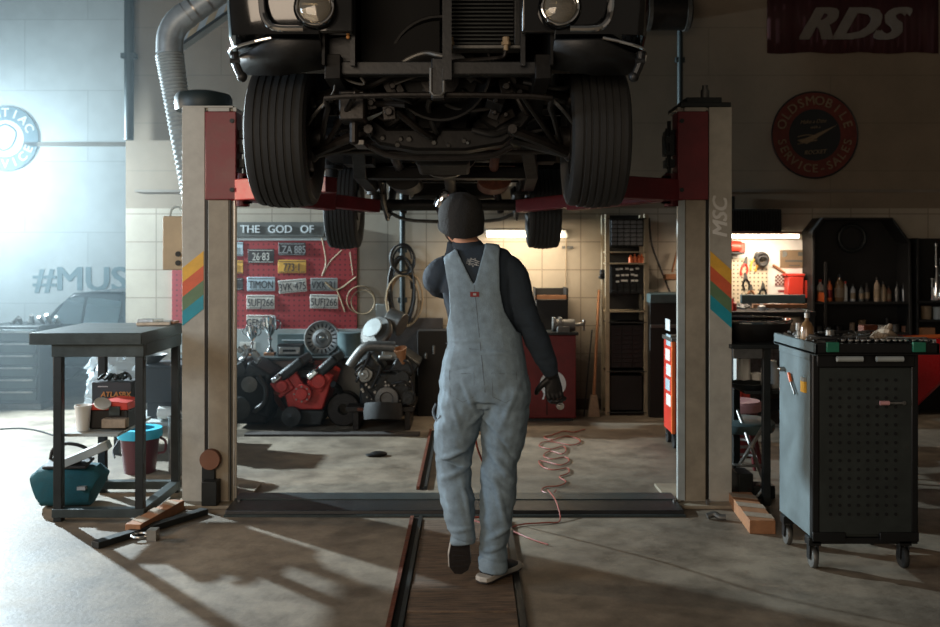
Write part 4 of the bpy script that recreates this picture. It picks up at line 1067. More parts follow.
bar('striped_beam', 'rusty red striped wooden beam on the floor at the left post base', (X(134,5.02),5.0,0), (X(180,5.55),5.5,0), .09, .06)
bar('striped_beam', 'orange and pale striped wooden beam on the floor beside the grey tool cart', (X(765,4.98),5.02,0), (X(736,5.7),5.62,0), .14, .075)
one('pipe_clamp', 'chrome ring clamp lying on the floor at the end of the rusty red beam', 'clamp', B().torus((X(143,4.98),4.93,.022),.042,.008,(0,0,1),28,8).boxc((X(155,4.95),4.92,.03),(.05,.06,.06)).cyl((X(150,4.95),4.93,.03),(X(160,4.95),4.93,.03),.012,n=10), 'steel')
one('angle_iron', 'dark steel bar lying on the floor in front of the steel workbench', 'steel bar', B().box(0,.74,-.03,.03,0,.035, M.Translation((X(95,4.78),4.78,0))@M.Rotation(R(58),4,'Z')), 'bench_dark', bevel=.003)
o = one('pipe_elbow', 'small dark pipe elbow lying on the floor under the right lift post', 'pipe fitting', B().tube([(X(705,5.35),5.3,.018),(X(712,5.35),5.3,.03),(X(716,5.35),5.28,.02),(X(722,5.35),5.27,.02)], .018, 10, 3), 'dull_steel')
one('oil_lump', 'small dark greasy lump on the lit floor between posts and engines', 'rag', B().ball((X(379,7.0),6.95,.014),(.07,.05,.022),14,(0,0,10)).ball((X(374,7.0),6.93,.012),(.06,.03,.012),12), 'grease')

# ================================================================ ALCOVE: drawers, car, writing, sign
dc = thing('drawer_cabinet', 'hazy dark tool cabinet with drawers at the far left', 'tool cabinet', (-4.6,9.2,0))
dx0, dx1 = X(-20,8.95), X(40,8.95); zt_ = Z(326,8.95)
make('cabinet_body', B().box(dx0,dx1,8.95,9.45,.06,zt_), 'bench_dark', dc, bevel=.01)
n = 6
for i in range(n):
    z0 = .1+(zt_-.12)*i/n; z1 = .1+(zt_-.12)*(i+1)/n-.015
    d = make('drawer', B().box(dx0+.03,dx1-.03,8.93,8.955,z0,z1), 'bench_metal', dc, bevel=.004)
    make('drawer_handle', B().box(dx0+.06,dx1-.06,8.915,8.93,z1-.03,z1-.015), 'steel', d)
make('kick_plate', B().box(dx0,dx1,8.97,9.4,.0,.06), 'dull_steel', dc)
g = B()
for i in range(7): g.cyl((-4.6+i*.07,9.1+rnd(0,.2),zt_+.001),(-4.6+i*.07+rnd(-.02,.02),9.1+rnd(0,.2),zt_+rnd(.05,.1)),.02,n=10)
one('tool_clutter', 'cluster of small hand tools on top of the hazy drawer cabinet', 'tools', g, 'steel', kind='stuff')
hc = thing('coupe', 'hazy dark blue coupe parked in the far left bay', 'car', (-3.9,10.3,0))
prof = [(-5.6,.35),(-5.6,.62),(-5.5,.78),(X(50,9.7),Z(331,9.7)),(X(45,9.7)+.25,.80),(-2.6,.82),(-2.2,.78),(-2.1,.6),(-2.1,.35)]
ar = lambda c: [(c+.34*cos(R(a)), .33+.34*sin(R(a))) for a in range(0,181,15)]
low = [(-2.1,.25)]+[(x,z) for x,z in ar(-2.75)]+[(x,z) for x,z in ar(-4.95)]+[(-5.6,.25)]
bodyp = [(-5.6,.25),(-5.62,.55),(-5.5,.70),(-4.5,.76),(-2.2,.78),(-2.08,.6)]+low[:-1]
make('car_body', B().prism(bodyp, 9.65, 11.25), 'blue_paint_car', hc, bevel=.04)
zr = Z(293,9.8)
gh = [(X(42,9.8),.74),(X(58,9.8),Z(305,9.8)),(X(72,9.8),zr+.0),(X(95,9.8),zr+.015),(-3.0,zr+.01),(-2.5,.76)]
vs = []; 
gb_ = B(); m = len(gh); cx_ = sum(p[0] for p in gh)/m
ga = [(x,9.68 if z<.8 else 9.82,z) for x,z in gh]; gc = [(x,11.2 if z<.8 else 11.05,z) for x,z in gh]
fs = [(i,(i+1)%m,m+(i+1)%m,m+i) for i in range(m)]+[tuple(range(m)),tuple(range(m,2*m))]
make('cabin', B().add(ga+gc, fs), 'blue_paint_car', hc, bevel=.03)
for a in ((X(55,9.8),X(85,9.8),X(68,9.8),X(85,9.8)),(X(88,9.8),X(122,9.8),X(88,9.8),X(122,9.8))):
    w_ = B().add([(a[0],9.675,.79),(a[1],9.675,.79),(a[3],9.80,zr-.05),(a[2],9.80,zr-.05),(a[0],9.69,.79),(a[1],9.69,.79),(a[3],9.82,zr-.05),(a[2],9.82,zr-.05)],[(0,1,2,3),(4,5,6,7),(0,1,5,4),(1,2,6,5),(2,3,7,6),(3,0,4,7)])
    make('side_window', w_, 'car_glass', hc)
for xx in (-2.75,-4.95):
    for yy in (9.78,11.1):
        w_ = sube('wheel', hc, (xx,yy,.32))
        make('tire', B().lathe([(.2,-.1),(.31,-.1),(.32,-.06),(.32,.06),(.31,.1),(.2,.1),(.2,-.1)], (xx,yy,.32),(0,1,0),32), 'tire', w_)
        make('rim', B().lathe([(.2,-.08),(.16,-.05),(.05,-.04),(0,-.04),(0,.05),(.2,.05),(.2,-.08)], (xx,yy,.32),(0,1,0),24), 'rim', w_)
make('door_seam', B().box(X(96,9.64),X(96,9.64)+.008,9.642,9.652,.3,.76).box(X(30,9.64),X(30,9.64)+.008,9.642,9.652,.3,.70), 'hole', hc)
wr_ = B().text('#MUSCLE', .42, M.Identity(4), .025, 0, .002)
xs_ = [p.x for p in wr_.v]; k_ = (S(92,11.6)/(4/7*1.02))/(max(xs_)-min(xs_)); m_ = M.Translation((X(33,11.6),11.594,Z(280,11.6)))@FACE
x0_ = min(xs_)
for i_, p in enumerate(wr_.v): wr_.v[i_] = m_@V(((p.x-x0_)*k_, p.y, p.z))
one('wall_lettering', 'large grey hashtag lettering painted on the bright far-left wall', 'wall lettering', wr_, 'wall_print')
def arc_text(b, txt, c, r, size, a0, a1, flip=False, y=0, bold=.01):
    n = len(txt)
    for i, ch in enumerate(txt):
        if ch == ' ': continue
        a = a0+(a1-a0)*i/max(1,n-1)
        p = V((c[0]+r*sin(R(a)), c[1], c[2]+r*cos(R(a))))
        b.text(ch, size, at(p, -a+(180 if flip else 0)), bold, 0, .002)
sc_ = V((X(3,11.5),11.56,Z(138,11.5)))
rs = thing('round_sign', 'round teal and white service sign on the hazy far-left wall', 'sign', sc_)
rr = S(33,11.5)
make('disc', B().cyl(sc_+V((0,.03,0)),sc_,rr,n=48), 'sign_teal', rs, bevel=.006)
make('center', B().cyl(sc_,sc_-V((0,.004,0)),rr*.56,n=40), 'sign_pale', rs)
lt_ = B(); arc_text(lt_, 'PONTIAC', sc_-V((0,.004,0)), rr*.78, .155, -66, 66, bold=.02); arc_text(lt_, 'SERVICE', sc_-V((0,.004,0)), rr*.78, .155, 246, 114, True, bold=.02)
make('lettering', lt_, 'sign_pale', rs)
em = B().tube([sc_+V((-.14,-.008,.1)),sc_+V((.0,-.008,.18)),sc_+V((.14,-.008,.08)),sc_+V((.08,-.008,-.1)),sc_+V((-.06,-.008,-.14)),sc_+V((-.14,-.008,.1))],.012,6,3)
make('emblem', em, 'sign_teal', rs)
# clear-wrapped machine in the haze
wm = thing('wrapped_machine', 'machine under crinkled clear plastic sheet glinting behind the steel workbench', 'machine', (X(108,7.9),8.1,0))
make('machine_body', B().box(X(88,7.9),X(138,7.9),8.0,8.4,.0,.55).box(X(95,7.9),X(130,7.9),8.05,8.35,.55,.68), 'engine_dark', wm, bevel=.02)
pl = B(); nx, nz_ = 26, 22; vs = []; fs = []
for i in range(nz_+1):
    for j in range(nx+1):
        u = j/nx; v = i/nz_; a = pi*u
        x = X(111,7.9)-.30*cos(a)*(1-.2*v); yy = 8.15-.30*sin(a)*(1-.25*v); z = .02+.74*v
        d = .07*noise.noise(V((x*9,yy*9,z*7)))+.06*noise.noise(V((x*25,yy*25,z*22)))
        vs.append((x+d, yy+d, z+d*.5))
for i in range(nz_):
    for j in range(nx): fs.append((i*(nx+1)+j, i*(nx+1)+j+1, (i+1)*(nx+1)+j+1, (i+1)*(nx+1)+j))
make('plastic_sheet', B().add(vs, fs), 'clear_plastic', wm, sharp=20)
one('floor_cable', 'thin dark cable lying across the floor at the far left', 'cable', B().tube([(X(-5,7.95),7.95,.008),(X(20,8.0),8.0,.008),(X(40,7.9),7.88,.008),(X(60,7.6),7.6,.008)],.007,6,4), 'cable_black')

# ================================================================ UPPER WALL: duct, pipes, banner, sign
eh = thing('exhaust_hose', 'large grey exhaust hose bending down behind the left lift post', 'exhaust hose', P(190,40,6.6))
Yh = 6.6
pts = [P(300,-66,Yh),P(262,-39,Yh),P(235,-20,Yh),P(208,0,Yh),P(188,14,Yh)]
make('duct_pipe', B().tube(pts, S(12.5,Yh), 24, 3), 'duct', eh)
for (a,b2) in ((222,-10.5),(208,0),(195,9)):
    p = P(a,b2,Yh); d = (P(208,0,Yh)-P(235,-20,Yh)).normalized(); make('duct_ring', B().cyl(p-d*.006,p+d*.006,S(13,Yh),n=28), 'steel', eh)
make('elbow', B().tube([P(188,14,Yh),P(177,23,Yh),P(170.5,36,Yh),P(169.5,54,Yh)], S(13.2,Yh), 24, 5), 'duct', eh)
pts = [P(169.5,54,Yh),P(172.5,75,Yh),P(176.5,100,Yh),P(181,130,Yh),P(187,165,Yh),P(193,200,Yh),P(202,260,Yh)]
hs = B(); sm = []
cv = []
for i in range(len(pts)-1):
    for k in range(14): cv.append(pts[i].lerp(pts[i+1], k/14))
rs_ = [S(13.5-4.5*min(1,i/len(cv)*1.0),Yh)+(.006 if i%2 else -.004) for i in range(len(cv))]
make('corrugated_hose', B().tube(cv, .1, 24, 1, rs_), 'duct_hose', eh)
Yb = 7.2
sb_ = thing('striped_beam', 'grey and cream striped steel beam sloping behind the exhaust hose', 'beam', P(210,25,Yb))
d0 = P(180,47,Yb); d1 = P(264,-12,Yb); dd = (d1-d0); L = dd.length; mx = M.Translation(d0) @ dd.to_track_quat('X','Y').to_matrix().to_4x4()
make('beam', B().add([d0,d1,d1+V((0,0,.10)),d0+V((0,0,.10)),d0+V((0,.12,0)),d1+V((0,.12,0)),d1+V((0,.12,.10)),d0+V((0,.12,.10))],[(0,1,2,3),(4,5,6,7),(0,1,5,4),(1,2,6,5),(2,3,7,6),(3,0,4,7)]), 'duct', sb_, bevel=.003)
for i in range(4):
    f0 = (i+.35)/4.6; f1 = f0+.11
    a = d0+dd*f0; b2 = d0+dd*f1; sh = dd.normalized()*.05
    q = B().add([a+V((0,-.003,.02)),b2+V((0,-.003,.02)),b2+sh+V((0,-.003,.098)),a+sh+V((0,-.003,.098)),a+V((0,.0,.02)),b2+V((0,.0,.02)),b2+sh+V((0,0,.098)),a+sh+V((0,0,.098))],[(0,1,2,3),(4,5,6,7),(0,1,5,4),(1,2,6,5),(2,3,7,6),(3,0,4,7)])
    make('stripe', q, 'elec_box', sb_)
make('lower_flange', B().add([d0,d1,d1+V((0,0,.02)),d0+V((0,0,.02)),d0+V((0,-.02,0)),d1+V((0,-.02,0)),d1+V((0,-.02,.02)),d0+V((0,-.02,.02))],[(0,1,2,3),(4,5,6,7),(0,1,5,4),(1,2,6,5),(2,3,7,6),(3,0,4,7)]), 'bench_dark', sb_)
def vpipe(label, px, Y, y0, y1, r, m='pole_green', brk=()):
    t = thing('wall_pipe', label, 'pipe', P(px,y1,Y))
    make('pipe', B().cyl(P(px,y1,Y),P(px,y0,Y),r,n=14), m, t)
    for b2 in brk: make('bracket', B().boxc(P(px,b2,Y),(r*3.2,r*1.5,.05)), m, t, bevel=.003)
    return t
vpipe('dark blue-green vertical pipe at the edge of the far-left bay', 129, 8.93, -80, 140, .045, brk=(56,))
vpipe('dark vertical pipe on the wall above the right lift post', 680, 8.93, 25, 215, .028, brk=(60,))
vpipe('dark vertical pipe on the tiled wall behind the coiled cables', 402.5, 8.93, 180, 330, .028, brk=(250,300))
dr_ = thing('hanging_drum', 'dim metal drum mounted high on the wall beside the raised car', 'drum', P(668,12,8.7))
make('drum_body', B().cyl(P(642,12,8.7),P(690,12,8.7),S(18,8.7),n=32), 'grease2', dr_, bevel=.02)
make('drum_band', B().cyl(P(646,12,8.7),P(650,12,8.7),S(19,8.7),n=32), 'dull_steel', dr_)
make('drum_band', B().cyl(P(684,12,8.7),P(688,12,8.7),S(19,8.7),n=32), 'dull_steel', dr_)
make('wall_mount', B().box(X(660,8.9),X(676,8.9),8.75,8.99,Z(20,8.9),Z(4,8.9)), 'bench_dark', dr_)
bn = thing('banner', 'dark red banner with slanted grey letters high on the right wall', 'banner', P(852,20,8.98))
Yn = 8.985
nx = 40; vs = []; fs = []
for j in range(nx+1):
    px = 767+171*j/nx; o_ = .006*sin(j*1.1)+.008*sin(j*2.3)
    for py in (-22, 53+.8*sin(j*.5)): vs.append(P(px,py,Yn)+V((0,o_,0)))
for j in range(nx): fs.append((2*j,2*j+2,2*j+3,2*j+1))
o = make('banner_cloth', B().add(vs,fs), 'banner_red', bn); s_ = o.modifiers.new('s','SOLIDIFY'); s_.thickness = .004
# letters: bold slanted blocks
b = B().text('RDS', .43, at((X(846,Yn),Yn-.03,Z(26,Yn))) @ M.Diagonal((1.26,1,1,1)), .045, .45, .003)
make('lettering', b, 'banner_print', bn)
sc_ = V((X(814.5,8.97),8.965,Z(135,8.97))); rr = S(43,8.97)
rs = thing('round_sign', 'round red and black service sign on the dim right wall', 'sign', sc_)
make('disc', B().cyl(sc_+V((0,.03,0)),sc_,rr,n=56), 'sign_red', rs, bevel=.005)
make('rim', B().torus(sc_,rr,.008,(0,-1,0),56), 'sign_black', rs)
make('center', B().cyl(sc_,sc_-V((0,.004,0)),rr*.60,n=48), 'sign_black', rs)
lt_ = B(); arc_text(lt_, 'OLDSMOBILE', sc_-V((0,.005,0)), rr*.79, .125, -72, 72, bold=.012); arc_text(lt_, 'SERVICE-SALES', sc_-V((0,.005,0)), rr*.79, .115, 258, 102, True, bold=.012)
make('lettering', lt_, 'sign_cream', rs)
em = B()
em.prism([(sc_.x-.17,sc_.z-.06),(sc_.x-.02,sc_.z-.005),(sc_.x+.22,sc_.z+.10),(sc_.x+.0,sc_.z-.04),(sc_.x-.08,sc_.z-.09)], sc_.y-.010, sc_.y-.006)
for i in range(3): em.tube([sc_+V((-.17,-.008,-.02-.035*i)),sc_+V((-.08,-.008,-.0-.035*i)),sc_+V((.02,-.008,-.01-.02*i))],.006,6,2)
make('rocket_emblem', em, 'sign_cream', rs)
make('script', B().text('Make a Date', .05, at(sc_+V((-.02,-.008,.13)), 4), .005, .4, .001).text('with a', .04, at(sc_+V((0,-.008,.075)), 4), .005, .4, .001).text('ROCKET', .055, at(sc_+V((0,-.008,-.17)), 4), .01, .3, .001), 'sign_cream', rs)
# electrical box beside the left post
eb_ = thing('electrical_box', 'beige electrical control box beside the left lift post', 'electrical box', P(174,243,6.05))
make('box_body', B().box(X(162.5,6.0),X(189,6.0),6.0,6.14,Z(270,6.0),Z(216,6.0)), 'elec_box', eb_, bevel=.006)
for yy in (254,263): make('button', B().cyl(P(178,yy,6.0),P(178,yy,5.985),.018,n=16), 'cable_black', eb_)
make('cable', B().tube([P(170,216,6.03),P(172,209,6.03),P(178,207,6.03),P(183,212,6.03)], .008, 6, 4), 'grey_board', eb_)
make('mount_arm', B().box(X(180,6.05),-1.77,6.03,6.10,Z(246,6.0),Z(240,6.0)).box(-1.80,-1.745,5.97,6.10,Z(246,6.0)+.02,Z(240,6.0)-.02), 'bench_dark', eb_)
# ================================================================ BACK WALL, LEFT: pegboard with plates, shelf, engines
Yw = WY
one('pegboard', 'large red pegboard with number plates hung on the tiled wall', 'pegboard', B().box(X(172,8.97),X(357,8.97),8.965,8.998,Z(329,8.97),Z(240,8.97)), 'pegboard_red', bevel=.002)
sg_ = thing('wall_sign', 'long dark sign board with pale capital letters above the red pegboard', 'sign', P(280,229,8.95))
make('board', B().box(X(180,8.95),X(324,8.95),8.955,8.99,Z(237,8.95),Z(222,8.95)), 'sign_dark', sg_, bevel=.002)
tx_ = B()
for w_, px in (('THE',250),('GOD',280),('OF',307)): tx_.text(w_, .105, at((X(px,8.95),8.953,Z(229.5,8.95))), .02, 0, .001)
make('lettering', tx_, 'sign_pale', sg_)
one('trim_board', 'pale strip board between the dark sign and the red pegboard', 'board', B().box(X(180,8.95),X(326,8.95),8.96,8.99,Z(240.5,8.95),Z(237.4,8.95)), 'grey_board')
plates = [
 ('26·83', 'PQB', 261,256,26,14,0,'plate_dark','plate_white','dark number plate reading 26 83 at the pegboard top left'),
 ('LZA 885','', 292,249,27,13,0,'plate_dark','grey_print','dark number plate hung highest beside the plate reading 26 83'),
 ('773·1','', 292,266.5,28,13,0,'plate_yellow','ink','yellow number plate on the red pegboard'),
 ('TIMON','', 261,284,28,14,0,'plate_blue','ink','pale blue number plate with five dark letters'),
 ('3VK·475','', 292.5,286,28,13,5,'plate_white','ink','tilted white number plate between a blue and a grey plate'),
 ('VXK·31','', 324,284.5,27,13,0,'grey_board','ink','grey weathered number plate at the right of the middle row'),
 ('5UFJ266','', 260.5,302,28,14,0,'plate_white','ink','white number plate directly below the pale blue plate'),
 ('5UFJ266','', 324,301.5,28,14,-1,'plate_white','ink','white number plate below the grey plate, near the twigs'),
 ('GENSRY','', 260.5,322,28,14,0,'plate_white','ink','lowest white number plate, partly behind the trophies'),
 ('J3','', 232,249,22,14,0,'plate_blue','ink','pale blue number plate half hidden by the left lift post, top row'),
 ('J7','', 232,267,22,13,0,'plate_yellow','ink','orange-yellow number plate half hidden by the left lift post'),
 ('2','', 232,284,22,12,0,'plate_dark','grey_print','dark number plate half hidden by the left lift post'),
]
Yp = 8.96
for i,(tx,t2,px,py,w_,h_,rot,base,ink,lab) in enumerate(plates):
    pt = thing('license_plate', lab, 'license plate', P(px,py,Yp), 'number plates on the red pegboard')
    mx = at(P(px,py,Yp), rot); sx = S(w_,Yp)/2; sy = S(h_,Yp)/2
    make('plate', B().box(-sx,sx,-sy,sy,-.004,.0, mx), base, pt, bevel=.002)
    b = B().text(tx, S(10,Yp), mx@M.Translation((0,-.01,.001))@M.Diagonal((.78,1.1,1,1)), .006, 0, .001)
    make('plate_number', b, ink, pt)
    make('plate_border', B().box(-sx+.008,sx-.008,sy-.016,sy-.011,0,.002,mx).box(-sx+.008,sx-.008,-sy+.008,-sy+.013,0,.002,mx), ink, pt)
# twigs / wires on the pegboard
one('wire_coil', 'loose coil of pale wire hanging over the right end of the pegboard', 'wire', B().torus(P(361,300,8.93),S(14,8.93),.006,(0,1,.1),32,6).torus(P(363,302,8.92),S(12,8.92),.006,(.1,1,0),32,6), 'cable_tan')
one('cable_bundle', 'thin pale cables drooping from the pegboard top to its right edge', 'cable', B().tube([P(322,238,8.94),P(326,262,8.94),P(322,276,8.94),P(330,262,8.94),P(342,250,8.94)],.007,6,4).tube([P(325,282,8.94),P(337,290,8.94),P(356,277,8.94)],.009,6,3).tube([P(337,290,8.94),P(341,300,8.94),P(345,312,8.94)],.007,6,3).tube([P(350,252,8.94),P(353,275,8.94)],.006,6,3), 'cable_tan')
one('junction_box', 'small pale junction box on the tiled wall right of the pegboard', 'junction box', B().box(X(376,8.97),X(387,8.97),8.95,8.998,Z(322,8.97),Z(304,8.97)), 'grey_board', bevel=.004)
# long low counter
ct = thing('wall_counter', 'long low grey counter with a dark top under the red pegboard', 'counter', (X(290,8.6),8.7,0))
cz = Z(357,8.55)
make('counter_top', B().box(X(172,8.5),X(372,8.5),8.5,8.98,cz-.03,cz), 'bench_metal', ct, bevel=.004)
make('counter_body', B().box(X(174,8.55),X(368,8.55),8.58,8.96,0,cz-.03), 'grey_board', ct, bevel=.01)
make('upstand', B().box(X(174,8.95),X(372,8.95),8.95,8.975,cz,Z(329,8.95)), 'grey_board', ct)
def trophy(name, label, px, py0, py1, Y, s):
    z0 = Z(py1,Y); z1 = Z(py0,Y); h = z1-z0; c = V((X(px,Y),Y,z0))
    t = thing(name, label, 'trophy', c, 'trophies on the wall counter')
    make('base', B().boxc(c+V((0,0,h*.06)),(.09*s,.09*s,h*.12)), 'wood_raw', t, bevel=.003)
    make('cup', B().lathe([(0,h*.12),(.035*s,h*.12),(.03*s,h*.18),(.010*s,h*.26),(.012*s,h*.4),(.022*s,h*.44),(.008*s,h*.5),(.02*s,h*.55),(.05*s,h*.68),(.06*s,h*.85),(.065*s,h),(.06*s,h),(.05*s,h*.85),(.0,h*.62)], c, n=24), 'chrome', t)
    for sg in (-1,1): make('handle', B().tube([c+V((sg*.05*s,0,h*.68)),c+V((sg*.085*s,0,h*.75)),c+V((sg*.09*s,0,h*.88)),c+V((sg*.062*s,0,h*.92))],.006,6,4), 'chrome', t)
trophy('trophy_cup', 'taller silver trophy cup on the wall counter, in front of the lowest plate', 270, 317, 357, 8.72, 1.1)
trophy('trophy_cup', 'shorter silver trophy cup nearest the left lift post on the counter', 252, 326, 357, 8.66, .95)
one('letter_tile', 'small white sign with dark letters on the counter behind the shorter trophy', 'sign', B().use('plate_white').box(X(240,8.9),X(256,8.9),8.88,8.9,cz+.001,Z(342,8.9)).use('ink').text('E', .09, at((X(248,8.9),8.879,Z(349,8.9))), .01), None)
cs_ = thing('radio', 'small silver-black car radio on the wall counter left of the hubcap', 'radio', P(290,350,8.6))
make('case', B().box(X(277,8.6),X(302,8.6),8.6,8.74,cz+.001,Z(345,8.6)), 'bench_dark', cs_, bevel=.006)
make('face_plate', B().box(X(279,8.6),X(300,8.6),8.592,8.602,cz+.02,Z(347,8.6)), 'alu', cs_, bevel=.003)
make('tape_slot', B().box(X(283,8.6),X(296,8.6),8.588,8.594,cz+.045,Z(349.5,8.6)), 'hole', cs_)
for px in (281,298): make('knob', B().cyl((X(px,8.6),8.59,Z(352,8.6)),(X(px,8.6),8.575,Z(352,8.6)),.012,n=12), 'steel', cs_)
one('shop_sign', 'grey metal sign plate leaning behind the small radio', 'sign', B().use('green_panel').box(X(278,8.92),X(309,8.92),8.90,8.94,cz+.001,Z(334,8.92)).use('sign_pale').box(X(282,8.9),X(305,8.9),8.896,8.90,Z(340.5,8.9),Z(339.8,8.9)), None)
# hubcap / wheel trim
hp = thing('hubcap', 'round chrome hubcap leaning against the upstand under the red pegboard', 'hubcap', P(322,357,8.8))
hc_ = P(322,338.5,8.82); r_ = S(18,8.82)
make('dish', B().lathe([(r_,-.01),(r_,.0),(r_*.95,.018),(r_*.86,.006),(r_*.55,.0),(r_*.5,.02),(r_*.33,.028),(r_*.28,.012),(r_*.14,.02),(0,.05),(0,-.01)], hc_, (0,-1,.14), 40), 'alu', hp)
sl = B()
for k in range(20):
    a = 2*pi*k/20; m_ = V((0,-1,.14)).to_track_quat('Z','Y').to_matrix().to_4x4()
    sl.box(-.006,.006,r_*.60,r_*.82,.004,.012, M.Translation(hc_)@m_@M.Rotation(a,4,'Z'))
make('slots', sl, 'hole', hp)
one('paint_can', 'dark can standing on the counter just right of the hubcap', 'can', B().lathe([(0,0),(.11,0),(.11,.2),(.115,.21),(.105,.215),(0,.205)], (X(349,8.75),8.75,cz+.001), n=28), 'green_panel')

def engine_red():
    c = V((X(305,8.15),8.2,0))
    t = thing('engine', 'red V8 engine with chrome-tipped dark valve covers on the floor', 'engine', c, 'engines on the floor along the wall')
    f = lambda px,py,Y=8.0: P(px,py,Y)
    blk = B().prism([(X(288,8),Z(410,8)),(X(322,8),Z(410,8)),(X(333,8),Z(376,8)),(X(318,8),Z(366,8)),(X(305,8),Z(388,8)),(X(294,8),Z(370,8)),(X(280,8),Z(380,8))], 8.02, 8.5)
    make('block', blk, 'engine_red', t, bevel=.012)
    q = f(303,393); make('timing_cover', B().cyl(q,q-V((0,.06,0)),S(9.5,8),n=28).cyl(q-V((0,.06,0)),q-V((0,.08,0)),S(6,8),n=24), 'engine_red', t, bevel=.006)
    q = f(282,386); make('cylinder_head', B().boxc(q+V((0,.22,0)),(.16,.44,.16),(0,-35,0)).cyl(q,q-V((0,.03,0)),.055,n=20), 'engine_red', t, bevel=.012)
    q = f(319,380); make('cylinder_head', B().boxc(q+V((0,.22,0)),(.16,.44,.17),(0,35,0)).cyl(q+V((0,0,-.01)),q-V((0,.04,.01)),.065,n=20), 'engine_red', t, bevel=.012)
    make('valve_cover', B().boxc(f(289,371)+V((0,.22,0)),(.30,.48,.09),(0,-38,0)), 'engine_dark', t, bevel=.025)
    make('valve_cover', B().boxc(f(325,368)+V((0,.22,0)),(.26,.48,.09),(0,-42+0,0)), 'engine_dark', t, bevel=.025)
    make('cover_end', B().boxc(f(277,378)-V((0,.03,0)),(.10,.05,.05),(0,-38,0)), 'chrome', t, bevel=.015)
    make('cover_end', B().boxc(f(313,374)-V((0,.03,0)),(.11,.05,.055),(0,-42,0)), 'chrome', t, bevel=.015)
    make('intake', B().boxc(f(302,375)+V((0,.25,0)),(.16,.34,.08)).cyl(f(302,375)+V((0,.25,.03)),f(302,368)+V((0,.25,.03)),.06,n=20), 'engine_dark', t, bevel=.01)
    q = f(292,416); make('crank_pulley', B().lathe([(0,0),(.085,0),(.085,.015),(.07,.025),(.085,.035),(.085,.05),(.02,.05),(0,.06)], q, (0,-1,0), 28), 'engine_dark', t)
    make('oil_pan', B().prism([(X(286,8),Z(411,8)),(X(324,8),Z(411,8)),(X(320,8),.02),(X(292,8),.02)], 8.05, 8.5), 'engine_dark', t, bevel=.015)
    make('exhaust_manifold', B().tube([f(333,384),f(338,392)+V((0,.1,0)),f(335,404)+V((0,.2,0)),f(330,414)+V((0,.2,0))],.03,10,4), 'engine_dark', t)
    make('exhaust_manifold', B().tube([f(277,392),f(275,400)+V((0,.1,0)),f(279,412)+V((0,.2,0))],.03,10,4), 'rusty', t)
    for k in range(8): a = 2*pi*k/8; make('bolt', B().cyl(f(303,393)+V((.065*cos(a),-.06,.065*sin(a))),f(303,393)+V((.065*cos(a),-.07,.065*sin(a))),.008,n=6), 'steel', t)
engine_red()
